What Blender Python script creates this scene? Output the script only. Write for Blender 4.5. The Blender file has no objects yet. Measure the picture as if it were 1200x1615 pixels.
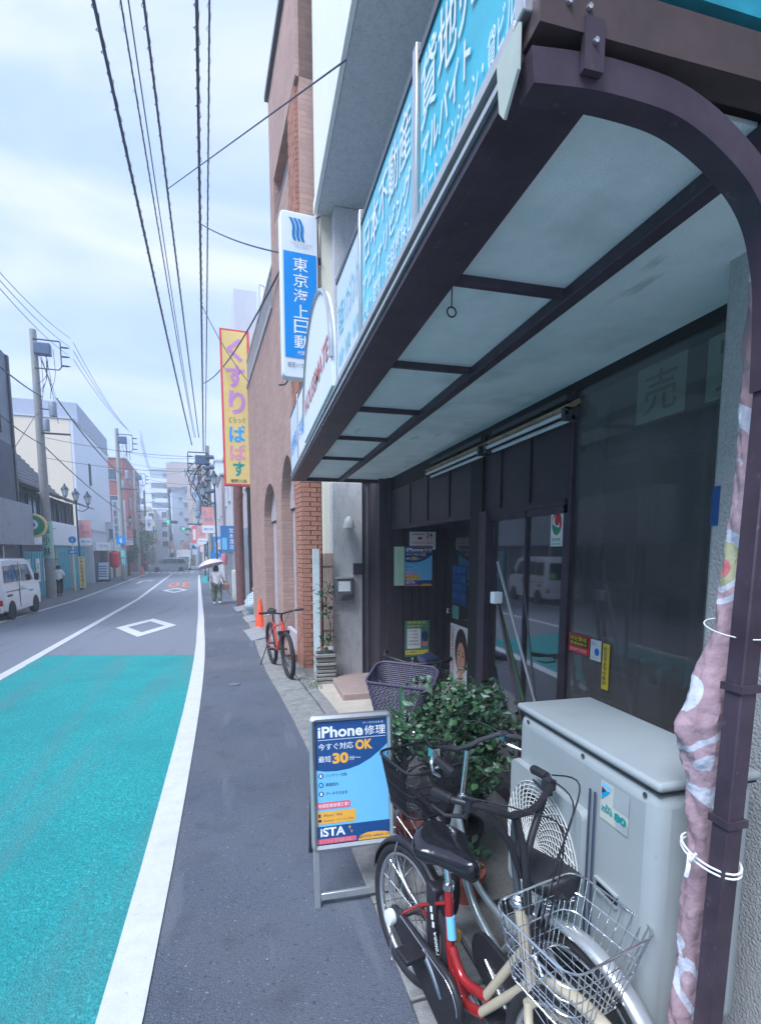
import bpy, math, random
from math import sin, cos, pi, radians, sqrt, atan2
from mathutils import Vector, Matrix
RND = random.Random(7)
sc = bpy.context.scene
# ------------------------------------------------------------ camera
H = 1.85
F, PX, PY, VX, VY = 800., 600., 957., 400., 867.
Yc = Vector((VX-PX, PY-VY, F)).normalized()
Dc = Vector((0, -F*F/(PY-VY), F)).normalized()
Zc = -Dc
Xc = Yc.cross(Zc)
if Xc[0] < 0: Xc = -Xc
cam = bpy.data.cameras.new('camera'); camo = bpy.data.objects.new('camera', cam); sc.collection.objects.link(camo)
right = Vector((Xc[0], Yc[0], Zc[0])); up = Vector((Xc[1], Yc[1], Zc[1])); fwd = Vector((Xc[2], Yc[2], Zc[2]))
M = Matrix((right, up, -fwd)).transposed().to_4x4(); M.translation = (0, 0, H)
camo.matrix_world = M
cam.sensor_fit = 'VERTICAL'; cam.sensor_height = 24.0; cam.lens = 24.0*F/1615.
cam.shift_y = (PY-807.5)/1615.; cam.shift_x = 0.0
cam.clip_start = .02; cam.clip_end = 2000
sc.camera = camo
# ------------------------------------------------------------ sky, sun, exposure
w = bpy.data.worlds.new('World'); sc.world = w; w.use_nodes = True
nt = w.node_tree; nt.nodes.clear(); N = nt.nodes.new; L = nt.links.new
out = N('ShaderNodeOutputWorld'); sky = N('ShaderNodeTexSky'); sky.sky_type = 'NISHITA'; sky.sun_disc = False
SUN_EL, SUN_AZ = radians(55), radians(232)
sky.sun_elevation = SUN_EL; sky.sun_rotation = SUN_AZ
b1 = N('ShaderNodeBackground'); b1.inputs[1].default_value = .08; L(sky.outputs[0], b1.inputs[0])
tc = N('ShaderNodeTexCoord'); mp = N('ShaderNodeMapping'); mp.inputs['Scale'].default_value = (1.0, 1.0, 3.2); mp.inputs['Location'].default_value = (.35, .2, .9)
L(tc.outputs['Generated'], mp.inputs[0])
n1 = N('ShaderNodeTexNoise'); n1.inputs['Scale'].default_value = 1.7; n1.inputs['Detail'].default_value = 7; n1.inputs['Roughness'].default_value = .52
n1.inputs['Distortion'].default_value = .5; L(mp.outputs[0], n1.inputs['Vector'])
cr = N('ShaderNodeValToRGB'); e = cr.color_ramp.elements
e[0].position = .32; e[0].color = (.20, .29, .52, 1); e[1].position = .66; e[1].color = (.42, .46, .55, 1)
e2 = cr.color_ramp.elements.new(.5); e2.color = (.29, .37, .56, 1)
L(n1.outputs[0], cr.inputs[0])
b2 = N('ShaderNodeBackground'); b2.inputs[1].default_value = 1.0; L(cr.outputs[0], b2.inputs[0])
mx = N('ShaderNodeMixShader'); mx.inputs[0].default_value = .93; L(b1.outputs[0], mx.inputs[1]); L(b2.outputs[0], mx.inputs[2]); L(mx.outputs[0], out.inputs[0])
sl = bpy.data.lights.new('sun', 'SUN'); sl.energy = 2.6; sl.angle = radians(30); sl.color = (.78, .86, 1.0)
so = bpy.data.objects.new('sun', sl); sc.collection.objects.link(so)
sd = Vector((sin(SUN_AZ)*cos(SUN_EL), cos(SUN_AZ)*cos(SUN_EL), sin(SUN_EL)))
so.rotation_euler = sd.to_track_quat('Z', 'Y').to_euler(); so.location = (0, 0, 30)
sc.view_settings.view_transform = 'Standard'; sc.view_settings.look = 'None'; sc.view_settings.gamma = 1
sc.view_settings.exposure = 1.20; sc.view_settings.use_curve_mapping = False
sc.render.engine = 'CYCLES'; sc.cycles.max_bounces = 8; sc.cycles.volume_bounces = 2; sc.cycles.transparent_max_bounces = 16

# ------------------------------------------------------------ measuring helpers (survey of the place)
def g(y):
    if y < 8: return 0.
    if y < 26: return -.028*(y-8)
    return -.504-.009*(y-26)
def ray(px, py):
    d = right*(px-PX)+up*(PY-py)+fwd*F
    return d
def gp(px, py):
    d = ray(px, py); z = 0.
    for _ in range(60):
        t = (z-H)/d.z; z = .5*z+.5*g(t*d.y)
    return Vector((d.x*t, d.y*t, z))
def onx(px, py, x): d = ray(px, py); k = x/d.x; return Vector((x, d.y*k, H+d.z*k))
def ony(px, py, y): d = ray(px, py); k = y/d.y; return Vector((d.x*k, y, H+d.z*k))
def onz(px, py, z): d = ray(px, py); k = (z-H)/d.z; return Vector((d.x*k, d.y*k, z))
ANG = atan2(.1, 1)                     # the street bends by this much beyond the shop
P0 = Vector((.75, 7.4, 0)); U = Vector((-sin(ANG), cos(ANG), 0)); V = Vector((cos(ANG), sin(ANG), 0))
def W(s, t, z=0): return P0+U*s+V*t+Vector((0, 0, z))
def gs(s, t): return g(W(s, t).y)
def fs(px, py, s):
    d = ray(px, py); k = (s+P0.dot(U))/(d.dot(U)); return Vector(((d*k).dot(V)-P0.dot(V), H+d.z*k))
def ft(px, py, t):
    d = ray(px, py); k = (t+P0.dot(V))/(d.dot(V)); return Vector(((d*k).dot(U)-P0.dot(U), H+d.z*k))

# ------------------------------------------------------------ materials
MATS = {}
def mat(name, col, rough=.7, metal=0, var=.12, scale=6., bump=.0, bscale=60., spec=.5, coat=0, alpha=1, trans=0, ior=1.45, emit=None, dirt=0., dcol=(.08, .07, .06), sheen=0):
    if name in MATS: return MATS[name]
    m = bpy.data.materials.new(name); m.use_nodes = True; nt = m.node_tree; b = nt.nodes['Principled BSDF']
    N = nt.nodes.new; L = nt.links.new
    b.inputs['Roughness'].default_value = rough; b.inputs['Metallic'].default_value = metal
    b.inputs['Specular IOR Level'].default_value = spec; b.inputs['Coat Weight'].default_value = coat
    b.inputs['Alpha'].default_value = alpha; b.inputs['Transmission Weight'].default_value = trans; b.inputs['IOR'].default_value = ior
    tc = N('ShaderNodeTexCoord'); n = N('ShaderNodeTexNoise'); n.inputs['Scale'].default_value = scale; n.inputs['Detail'].default_value = 6; n.inputs['Roughness'].default_value = .65
    L(tc.outputs['Object'], n.inputs['Vector'])
    c = N('ShaderNodeValToRGB'); lo = [max(0, x*(1-var)) for x in col]; hi = [x*(1+var) for x in col]
    c.color_ramp.elements[0].position = .3; c.color_ramp.elements[1].position = .7
    c.color_ramp.elements[0].color = (*lo, 1); c.color_ramp.elements[1].color = (*hi, 1)
    L(n.outputs[0], c.inputs[0]); src = c.outputs[0]
    if dirt > 0:
        n3 = N('ShaderNodeTexNoise'); n3.inputs['Scale'].default_value = scale*.37; n3.inputs['Detail'].default_value = 9; n3.inputs['Roughness'].default_value = .75
        mp = N('ShaderNodeMapping'); mp.inputs['Scale'].default_value = (1, 1, .35); L(tc.outputs['Object'], mp.inputs[0]); L(mp.outputs[0], n3.inputs['Vector'])
        r = N('ShaderNodeMapRange'); r.inputs[1].default_value = .48; r.inputs[2].default_value = .75; r.inputs[4].default_value = dirt; L(n3.outputs[0], r.inputs[0])
        mxx = N('ShaderNodeMix'); mxx.data_type = 'RGBA'; L(r.outputs[0], mxx.inputs[0]); L(src, mxx.inputs[6]); mxx.inputs[7].default_value = (*dcol, 1); src = mxx.outputs[2]
    L(src, b.inputs['Base Color'])
    if bump > 0:
        n2 = N('ShaderNodeTexNoise'); n2.inputs['Scale'].default_value = bscale; n2.inputs['Detail'].default_value = 4; L(tc.outputs['Object'], n2.inputs['Vector'])
        bp = N('ShaderNodeBump'); bp.inputs['Strength'].default_value = bump; bp.inputs['Distance'].default_value = .01; L(n2.outputs[0], bp.inputs['Height']); L(bp.outputs[0], b.inputs['Normal'])
    if emit: b.inputs['Emission Color'].default_value = (*emit[:3], 1); b.inputs['Emission Strength'].default_value = emit[3]
    MATS[name] = m; return m
def noise_mix(m, scale, col2, lo=.5, hi=.6, amount=1., detail=8, stretch=(1, 1, 1)):
    nt = m.node_tree; b = nt.nodes['Principled BSDF']; N = nt.nodes.new; L = nt.links.new
    src = b.inputs['Base Color'].links[0].from_socket
    tc = N('ShaderNodeTexCoord'); mp = N('ShaderNodeMapping'); mp.inputs['Scale'].default_value = stretch; n = N('ShaderNodeTexNoise')
    n.inputs['Scale'].default_value = scale; n.inputs['Detail'].default_value = detail; L(tc.outputs['Object'], mp.inputs[0]); L(mp.outputs[0], n.inputs['Vector'])
    r = N('ShaderNodeMapRange'); r.inputs[1].default_value = lo; r.inputs[2].default_value = hi; r.inputs[4].default_value = amount; L(n.outputs[0], r.inputs[0])
    mxx = N('ShaderNodeMix'); mxx.data_type = 'RGBA'; L(r.outputs[0], mxx.inputs[0]); L(src, mxx.inputs[6]); mxx.inputs[7].default_value = (*col2, 1)
    L(mxx.outputs[2], b.inputs['Base Color']); return m
asphalt = mat('asphalt', (.092, .106, .138), .78, var=.42, scale=85, bump=1., bscale=150, dirt=.0)
noise_mix(asphalt, .8, (.125, .128, .145), .42, .68, .7); noise_mix(asphalt, .55, (.14, .155, .19), .45, .6, .5, 4); noise_mix(asphalt, 60, (.36, .37, .40), .66, .72, .6, 2); noise_mix(asphalt, 45, (.03, .03, .04), .62, .70, .6, 2); noise_mix(asphalt, 4, (.06, .065, .08), .56, .74, .55); noise_mix(asphalt, 1.6, (.19, .20, .22), .60, .66, .35, 3, (3, .4, 1)); noise_mix(asphalt, 3.1, (.04, .04, .05), .72, .75, .7, 5)
road_m = mat('road_asphalt', (.18, .20, .24), .8, var=.3, scale=60, bump=.8, bscale=120)
noise_mix(road_m, .5, (.19, .20, .23), .4, .7, .6); noise_mix(road_m, .9, (.09, .09, .105), .55, .7, .35, 6, (3, .25, 1))
green_m = mat('green_lane', (.012, .29, .29), .85, var=.45, scale=60, bump=1., bscale=120)
noise_mix(green_m, 50, (.10, .50, .52), .60, .68, .7, 3); noise_mix(green_m, 1.1, (.014, .22, .23), .45, .7, .6); noise_mix(green_m, 42, (.01, .17, .19), .58, .68, .75, 3); noise_mix(green_m, .9, (.09, .22, .23), .50, .72, .65, 7, (2.6, .22, 1)); noise_mix(green_m, 7, (.10, .16, .17), .72, .76, .6, 6)
line_m = mat('road_paint', (.55, .55, .58), .75, var=.07, scale=9, bump=.3, bscale=200)
noise_mix(line_m, 38, (.36, .37, .40), .64, .72, .6, 4); noise_mix(line_m, 3, (.44, .45, .49), .54, .8, .7); noise_mix(line_m, 9, (.22, .23, .26), .68, .72, .7, 8)
orange_m = mat('orange_paint', (.72, .20, .08), .75, var=.2, scale=20)
conc = mat('gutter_concrete', (.25, .245, .235), .9, var=.25, scale=14, bump=.6, bscale=120, dirt=.65, dcol=(.10, .098, .09))
noise_mix(conc, 160, (.42, .42, .40), .66, .74, .4, 2)
conc_dark = mat('gap_concrete', (.05, .048, .045), .95, var=.3, scale=20)
slab_m = mat('entrance_mortar', (.46, .40, .33), .85, var=.12, scale=3, bump=.25, bscale=90, dirt=.45, dcol=(.27, .22, .18))
plaza = mat('gravel_concrete', (.20, .19, .175), .9, var=.35, scale=120, bump=.7, bscale=200, dirt=.5, dcol=(.09, .085, .08))
step_m = mat('step_stone', (.34, .25, .22), .8, var=.1, scale=6, bump=.2, bscale=80)
ground_m = mat('ground', (.16, .16, .155), .9, var=.2, scale=2)
stucco = mat('stucco', (.46, .46, .45), .92, var=.14, scale=60, bump=1., bscale=110, dirt=.3, dcol=(.25, .24, .23))
stucco2 = mat('pillar_stucco', (.58, .56, .55), .92, var=.16, scale=50, bump=1., bscale=160, dirt=.45, dcol=(.2, .19, .18))
brown = mat('dark_brown_metal', (.066, .044, .064), .5, .25, var=.3, scale=8, bump=.06, bscale=50, dirt=.25, dcol=(.09, .075, .08))
noise_mix(brown, 40, (.16, .12, .14), .64, .72, .5, 8); noise_mix(brown, 5, (.035, .02, .03), .55, .75, .6, 8)
brown2 = mat('brown_beam', (.085, .055, .055), .55, .2, var=.2, scale=10, dirt=.35, dcol=(.03, .02, .02))
alu = mat('aluminium', (.55, .56, .57), .35, .75, var=.08, scale=12, dirt=.2, dcol=(.25, .25, .26))
chrome = mat('chrome', (.70, .72, .74), .18, 1., var=.08, scale=15)
darkalu = mat('dark_aluminium', (.10, .11, .13), .4, .6, var=.15, scale=8)
soffit_m = mat('awning_sheet', (.84, .85, .86), .6, var=.08, scale=3, bump=.12, bscale=300, dirt=.55, dcol=(.42, .50, .50), spec=.4)
noise_mix(soffit_m, 260, (.62, .66, .68), .5, .62, .5, 2); noise_mix(soffit_m, 2.6, (.34, .38, .38), .55, .80, .6, 9); noise_mix(soffit_m, 9, (.30, .33, .32), .66, .74, .5, 8, (1, .25, 1))
slab_grey = mat('balcony_soffit', (.58, .57, .58), .9, var=.12, scale=40, bump=.4, bscale=120, dirt=.4, dcol=(.16, .18, .19))
white_wall = mat('white_tile_wall', (.80, .79, .74), .7, var=.03, scale=3, dirt=.12, dcol=(.55, .53, .5))
cream_wall = mat('cream_panel', (.66, .62, .50), .8, var=.05, scale=4, dirt=.2, dcol=(.5, .46, .38))
brick_m = mat('brick', (.42, .19, .13), .85, var=.28, scale=5, bump=.5, bscale=90, dirt=.2, dcol=(.20, .10, .08))
mortar_m = mat('mortar', (.24, .19, .17), .95, var=.15, scale=30)
steel_dark = mat('dark_panel_wall', (.048, .036, .046), .5, var=.2, scale=7, bump=.05)
black_m = mat('black_gap', (.008, .007, .009), .6)
rubber = mat('tyre_rubber', (.022, .021, .025), .75, var=.3, scale=30, bump=.4, bscale=200)
plastic_black = mat('black_plastic', (.022, .02, .025), .42, var=.25, scale=20, bump=.1)
basket_black = mat('black_steel_mesh', (.03, .028, .035), .5, .4, var=.2, scale=30)
saddle_gloss = mat('saddle_vinyl', (.013, .012, .016), .16, var=.3, scale=10, bump=.45, bscale=14, coat=.6)
saddle_navy = mat('saddle_navy', (.03, .04, .085), .4, var=.2, scale=14, bump=.3, bscale=90)
red_frame = mat('red_paint', (.36, .022, .025), .22, .15, var=.12, scale=20, coat=.6)
cream_frame = mat('cream_paint', (.50, .43, .31), .35, var=.08, scale=15, coat=.2, dirt=.2, dcol=(.3, .22, .15))
silver_paint = mat('silver_paint', (.50, .55, .55), .28, .7, var=.08, scale=14, coat=.3)
fender_m = mat('steel_fender', (.58, .60, .60), .3, .65, var=.1, scale=9, dirt=.25, dcol=(.35, .33, .31))
ac_m = mat('ac_casing', (.33, .365, .37), .5, var=.06, scale=3, bump=.04, bscale=80, dirt=.28, dcol=(.42, .40, .36))
noise_mix(ac_m, 3.2, (.24, .26, .26), .56, .80, .45, 9, (1, 1, .3)); noise_mix(ac_m, 45, (.20, .17, .14), .70, .76, .5, 4)
ac_dark = mat('fan_well', (.05, .055, .06), .7)
wicker = mat('purple_wicker', (.075, .065, .11), .5, var=.35, scale=60, bump=.3)
leaf_m = mat('leaf', (.030, .080, .038), .38, var=.5, scale=9, spec=.6)
leaf2_m = mat('leaf_pale', (.06, .135, .06), .4, var=.4, scale=9)
leaf3_m = mat('palm_leaf', (.022, .065, .035), .4, var=.4, scale=9)
stem_m = mat('stem', (.12, .075, .05), .8, var=.3, scale=20)
terra = mat('terracotta', (.35, .10, .07), .8, var=.2)
paper = mat('white_paper', (.72, .73, .72), .6, var=.04)
paper_dim = mat('aged_paper', (.52, .74, .54), .8, var=.1, scale=12)
olive_ink = mat('olive_ink', (.17, .18, .06), .8)
blue_ink = mat('deep_blue_print', (.012, .075, .24), .5, var=.03)
sky_ink = mat('light_blue_print', (.18, .55, .85), .5, var=.03)
white_ink = mat('white_print', (.85, .86, .86), .5, var=.02)
orange_ink = mat('orange_print', (.90, .45, .06), .5, var=.03)
pink_ink = mat('pink_print', (.80, .14, .20), .5, var=.03)
navy_ink = mat('navy_print', (.02, .04, .12), .5)
red_ink = mat('red_print', (.65, .03, .04), .5)
green_ink = mat('green_print', (.02, .30, .16), .5)
yellow_ink = mat('yellow_print', (.82, .62, .05), .5)
teal_sign = mat('turquoise_sign_face', (.025, .45, .58), .4, var=.18, scale=4, dirt=.3, dcol=(.10, .50, .58))
teal_pale = mat('faded_turquoise_face', (.16, .55, .68), .45, var=.2, scale=3, dirt=.4, dcol=(.38, .60, .68))
pale_face = mat('faded_white_face', (.60, .70, .78), .45, var=.08, scale=3)
sign_white = mat('white_sign_face', (.76, .80, .83), .4, var=.03, scale=2, dirt=.12, dcol=(.6, .62, .62))
sign_blue = mat('bright_blue_face', (.0, .27, .72), .45, var=.05, scale=30)
sign_yellow = mat('yellow_sign_face', (.90, .66, .24), .5, var=.04)
lilac_ink = mat('lilac_letter', (.66, .30, .62), .5); pink_letter = mat('pink_letter', (.85, .35, .50), .5)
blue_letter = mat('blue_letter', (.05, .42, .85), .5); teal_letter = mat('teal_letter', (.0, .36, .33), .5)
sign_red = mat('red_sign_edge', (.80, .09, .11), .5)
cone_m = mat('orange_cone', (.85, .09, .03), .5, var=.08)
pole_conc = mat('pole_concrete', (.30, .30, .29), .85, var=.12, scale=6, dirt=.3, dcol=(.2, .2, .2))
lamp_green = mat('lamp_iron', (.028, .055, .085), .45, .4, var=.2)
glass_lamp = mat('lantern_glass', (.55, .65, .66), .2, var=.05)
cable_m = mat('cable_sheath', (.045, .06, .10), .6, var=.2)
van_white = mat('van_white_paint', (.74, .76, .76), .25, var=.02, coat=.6)
mini_silver = mat('silver_car_paint', (.30, .31, .34), .25, .6, var=.03, coat=.6)
glass_dark = mat('tinted_car_glass', (.02, .025, .035), .06, spec=.9, var=.1)
glass_win = mat('window_glass', (.09, .13, .19), .1, spec=.9, var=.5, scale=1.5)
frame_w = mat('white_window_frame', (.66, .67, .68), .5); frame_d = mat('dark_window_frame', (.06, .06, .07), .5)
tile_roof = mat('roof_tiles', (.17, .18, .20), .7, var=.25, scale=12, bump=.4, bscale=30)
shutter_teal = mat('turquoise_shutter', (.06, .36, .42), .55, var=.15, scale=8, dirt=.3, dcol=(.16, .34, .36))
skin = mat('skin', (.52, .33, .25), .6, var=.04); hair_m = mat('hair', (.02, .016, .015), .5)
def transl(name, col, t=.5):
    m = mat(name, col, .8, var=.06)
    m.node_tree.nodes['Principled BSDF'].inputs['Transmission Weight'].default_value = 0
    return m
# shop glass: thin pane, mirror-like at grazing angles
def pane_mat(name, tint, refl=.10, reflect_veil=.10):
    m = bpy.data.materials.new(name); m.use_nodes = True; nt = m.node_tree; nt.nodes.clear(); N = nt.nodes.new; L = nt.links.new
    o = N('ShaderNodeOutputMaterial'); t = N('ShaderNodeBsdfTransparent'); t.inputs[0].default_value = (*tint, 1)
    gl = N('ShaderNodeBsdfGlossy'); gl.inputs['Roughness'].default_value = .03; gl.inputs[0].default_value = (.85, .9, .95, 1)
    lf = N('ShaderNodeLayerWeight'); lf.inputs[0].default_value = .5; lw = N('ShaderNodeMath'); lw.operation = 'POWER'; lw.inputs[1].default_value = 4.; L(lf.outputs['Facing'], lw.inputs[0])
    ad = N('ShaderNodeMath'); ad.operation = 'ADD'; ad.inputs[1].default_value = refl; ad.use_clamp = True; L(lw.outputs[0], ad.inputs[0])
    tc = N('ShaderNodeTexCoord'); n = N('ShaderNodeTexNoise'); n.inputs['Scale'].default_value = 1.3; n.inputs['Detail'].default_value = 8; L(tc.outputs['Object'], n.inputs['Vector'])
    d = N('ShaderNodeBsdfDiffuse'); d.inputs[0].default_value = (.34, .32, .31, 1)  # diffuse grey-brown veil: window reflection put into the glass colour
    r = N('ShaderNodeMapRange'); r.inputs[1].default_value = .35; r.inputs[2].default_value = .75; r.inputs[3].default_value = reflect_veil*.4; r.inputs[4].default_value = reflect_veil*1.5; L(n.outputs[0], r.inputs[0])
    m1 = N('ShaderNodeMixShader'); L(ad.outputs[0], m1.inputs[0]); L(t.outputs[0], m1.inputs[1]); L(gl.outputs[0], m1.inputs[2])
    m2 = N('ShaderNodeMixShader'); L(r.outputs[0], m2.inputs[0]); L(m1.outputs[0], m2.inputs[1]); L(d.outputs[0], m2.inputs[2]); L(m2.outputs[0], o.inputs[0]); return m
shop_glass = pane_mat('shop_glass', (.80, .78, .80), .04, .24); door_glass = pane_mat('door_glass', (.60, .60, .64), .16)
# brick courses where single bricks are too small to see
def brick_mat():
    m = mat('brick_facing', (.36, .15, .10), .85, var=.2, scale=4, bump=0); nt = m.node_tree; N = nt.nodes.new; L = nt.links.new; b = nt.nodes['Principled BSDF']
    tc = N('ShaderNodeTexCoord'); sx = N('ShaderNodeSeparateXYZ'); L(tc.outputs['Object'], sx.inputs[0]); ad = N('ShaderNodeMath'); L(sx.outputs[0], ad.inputs[0]); L(sx.outputs[1], ad.inputs[1])
    cb = N('ShaderNodeCombineXYZ'); L(ad.outputs[0], cb.inputs[0]); L(sx.outputs[2], cb.inputs[1])
    t = N('ShaderNodeTexBrick'); t.inputs['Scale'].default_value = 1; t.inputs['Brick Width'].default_value = .225; t.inputs['Row Height'].default_value = .07; t.inputs['Mortar Size'].default_value = .008
    t.inputs['Color1'].default_value = (.52, .31, .24, 1); t.inputs['Color2'].default_value = (.42, .25, .20, 1); t.inputs['Mortar'].default_value = (.34, .28, .27, 1); L(cb.outputs[0], t.inputs[0])
    n = N('ShaderNodeTexNoise'); n.inputs['Scale'].default_value = 1.2; n.inputs['Detail'].default_value = 6; L(tc.outputs['Object'], n.inputs['Vector'])
    mm = N('ShaderNodeMix'); mm.data_type = 'RGBA'; mm.blend_type = 'MULTIPLY'; mm.inputs[0].default_value = .5; L(t.outputs[0], mm.inputs[6])
    c = N('ShaderNodeValToRGB'); c.color_ramp.elements[0].color = (.5, .5, .5, 1); c.color_ramp.elements[1].color = (1.2, 1.2, 1.2, 1); L(n.outputs[0], c.inputs[0]); L(c.outputs[0], mm.inputs[7])
    L(mm.outputs[2], b.inputs['Base Color']); bp = N('ShaderNodeBump'); bp.inputs['Strength'].default_value = .6; bp.inputs['Distance'].default_value = .008; bp.invert = True; L(t.outputs[1], bp.inputs['Height']); L(bp.outputs[0], b.inputs['Normal']); return m
brick_face = brick_mat()

# ------------------------------------------------------------ geometry helpers
col = sc.collection
class MB:
    def __init__(s): s.v = []; s.f = []; s.mi = []; s.m = 0
    def add(s, vs, fs_):
        o = len(s.v); s.v += [tuple(v) for v in vs]; s.f += [tuple(i+o for i in f) for f in fs_]; s.mi += [s.m]*len(fs_); return s
    def box(s, x0, x1, y0, y1, z0, z1):
        return s.add([(x, y, z) for x in (x0, x1) for y in (y0, y1) for z in (z0, z1)], [(0, 1, 3, 2), (4, 6, 7, 5), (0, 4, 5, 1), (2, 3, 7, 6), (0, 2, 6, 4), (1, 5, 7, 3)])
    def prism(s, poly, d0, d1):
        """poly: list of Vectors, extruded from +d0 to +d1"""
        n = len(poly); d0 = Vector(d0); d1 = Vector(d1)
        return s.add([Vector(p)+d0 for p in poly]+[Vector(p)+d1 for p in poly], [tuple(range(n))[::-1], tuple(range(n, 2*n))]+[(i, (i+1) % n, n+(i+1) % n, n+i) for i in range(n)])
    def tube(s, pts, r, n=8, cap=True, r2=None):
        pts = [Vector(p) for p in pts]; k = len(pts); vs = []; rs = r if isinstance(r, (list, tuple)) else [r]*k
        t0 = (pts[1]-pts[0]).normalized(); a = Vector((0, 0, 1)) if abs(t0.z) < .9 else Vector((1, 0, 0)); nrm = (a-t0*a.dot(t0)).normalized()
        for i, p in enumerate(pts):
            t = ((pts[min(i+1, k-1)]-p).normalized()+(p-pts[max(i-1, 0)]).normalized())
            t = t.normalized() if t.length > 1e-6 else t0
            nrm = (nrm-t*nrm.dot(t)); nrm = nrm.normalized() if nrm.length > 1e-6 else a; bn = t.cross(nrm)
            for j in range(n):
                th = 2*pi*j/n; vs.append(p+(nrm*cos(th)+bn*sin(th))*rs[i])
        fs_ = [(i*n+j, i*n+(j+1) % n, (i+1)*n+(j+1) % n, (i+1)*n+j) for i in range(k-1) for j in range(n)]
        if cap: fs_ += [tuple(range(n))[::-1], tuple(range((k-1)*n, k*n))]
        return s.add(vs, fs_)
    def ring(s, c, ax, R, r, n=28, m=6, a0=0, a1=2*pi, flat=1.):
        c = Vector(c); ax = Vector(ax).normalized(); a = Vector((0, 0, 1)) if abs(ax.z) < .9 else Vector((1, 0, 0)); e1 = (a-ax*a.dot(ax)).normalized(); e2 = ax.cross(e1)
        full = abs(a1-a0-2*pi) < 1e-6; k = n if full else n+1; vs = []
        for i in range(k):
            th = a0+(a1-a0)*i/n; d = e1*cos(th)+e2*sin(th)
            for j in range(m):
                ph = 2*pi*j/m; vs.append(c+d*(R+r*cos(ph))+ax*r*sin(ph)*flat)
        fs_ = [(i % k*m+j, i % k*m+(j+1) % m, (i+1) % k*m+(j+1) % m, (i+1) % k*m+j) for i in range(n) for j in range(m)]
        return s.add(vs, fs_)
    def lathe(s, prof, c=(0, 0, 0), n=16, ax='z'):
        c = Vector(c); vs = []
        for r, z in prof:
            for j in range(n):
                th = 2*pi*j/n
                p = (r*cos(th), r*sin(th), z) if ax == 'z' else ((r*cos(th), z, r*sin(th)) if ax == 'y' else (z, r*cos(th), r*sin(th)))
                vs.append(c+Vector(p))
        k = len(prof); fs_ = [(i*n+j, i*n+(j+1) % n, (i+1)*n+(j+1) % n, (i+1)*n+j) for i in range(k-1) for j in range(n)]+[tuple(range(n))[::-1], tuple(range((k-1)*n, k*n))]
        return s.add(vs, fs_)
    def quad(s, a, b, c, d): return s.add([a, b, c, d], [(0, 1, 2, 3)])
    def build(s, name, m, parent=None, smooth=False, bevel=0, label=None, seg=2):
        me = bpy.data.meshes.new(name); me.from_pydata(s.v, [], s.f)
        for mm in (m if isinstance(m, (list, tuple)) else [m]): me.materials.append(mm)
        if isinstance(m, (list, tuple)): me.polygons.foreach_set('material_index', s.mi)
        if smooth: me.polygons.foreach_set('use_smooth', [True]*len(me.polygons))
        me.update(); me.validate()
        import bmesh
        bm = bmesh.new(); bm.from_mesh(me); bmesh.ops.recalc_face_normals(bm, faces=bm.faces); bm.to_mesh(me); bm.free()
        o = bpy.data.objects.new(name, me); col.objects.link(o); o.parent = parent
        if bevel > 0:
            b = o.modifiers.new('b', 'BEVEL'); b.width = bevel; b.segments = seg; b.limit_method = 'ANGLE'; b.angle_limit = radians(40); b.harden_normals = False
            me.polygons.foreach_set('use_smooth', [True]*len(me.polygons))
            try: me.set_sharp_from_angle(angle=radians(35))
            except Exception: pass
        elif smooth:
            try: me.set_sharp_from_angle(angle=radians(45))
            except Exception: pass
        if label: o['label'] = label
        return o
def tag(o, label=None, cat=None, group=None, kind=None):
    for k, v in (('label', label), ('category', cat), ('group', group), ('kind', kind)):
        if v: o[k] = v
    return o
def thing(name, label, cat, loc=(0, 0, 0), rz=0, group=None):
    o = bpy.data.objects.new(name, None); col.objects.link(o); o.location = loc; o.rotation_euler = (0, 0, rz); o.empty_display_size = .1
    return tag(o, label, cat, group)
def struct(o): o['kind'] = 'structure'; return o
def copy_tree(o, parent=None):
    c = o.copy(); col.objects.link(c); c.parent = parent
    for ch in [x for x in o.children]: copy_tree(ch, c)
    return c
def frame(o, x, y):
    """panel frame: origin, right, up -> matrix with z out of the panel"""
    x = Vector(x).normalized(); y = Vector(y).normalized(); z = x.cross(y).normalized(); y = z.cross(x)
    m = Matrix((x, y, z)).transposed().to_4x4(); m.translation = o; return m
FX = Vector((1, 0, 0)); FZ = Vector((0, 0, 1)); FY = Vector((0, 1, 0))
def text(body, parent, Mx, x0, x1, y0, y1, m, name='lettering', bold=0., lift=.003, flip=False, vertical=False):
    if vertical:
        n = len(body); h = (y1-y0)/n
        for i, ch in enumerate(body): text(ch, parent, Mx, x0, x1, y1-(i+1)*h+h*.06, y1-i*h-h*.06, m, name, bold, lift)
        return
    if any(ord(ch_) > 0x3100 for ch_ in body): bold = min(bold, .005)
    cu = bpy.data.curves.new('t', 'FONT'); cu.body = body; cu.resolution_u = 3; cu.offset = bold
    o = bpy.data.objects.new('t', cu); me = bpy.data.meshes.new_from_object(o); bpy.data.objects.remove(o)
    if not len(me.vertices): return None
    xs = [v.co.x for v in me.vertices]; ys = [v.co.y for v in me.vertices]; a, b, c, d = min(xs), max(xs), min(ys), max(ys)
    for v in me.vertices:
        x = x0+(v.co.x-a)/max(b-a, 1e-6)*(x1-x0); y = y0+(v.co.y-c)/max(d-c, 1e-6)*(y1-y0)
        if flip: x, y = x0+x1-x, y0+y1-y
        v.co = Mx @ Vector((x, y, lift))
    me.materials.clear(); me.materials.append(m); me.name = name
    r = bpy.data.objects.new(name, me); col.objects.link(r); r.parent = parent; return r
def rect(parent, Mx, x0, x1, y0, y1, m, name='print', lift=.0015, label=None):
    b = MB(); b.quad(*[Mx @ Vector((x, y, lift)) for x, y in ((x0, y0), (x1, y0), (x1, y1), (x0, y1))]); return b.build(name, m, parent, label=label)
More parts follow.
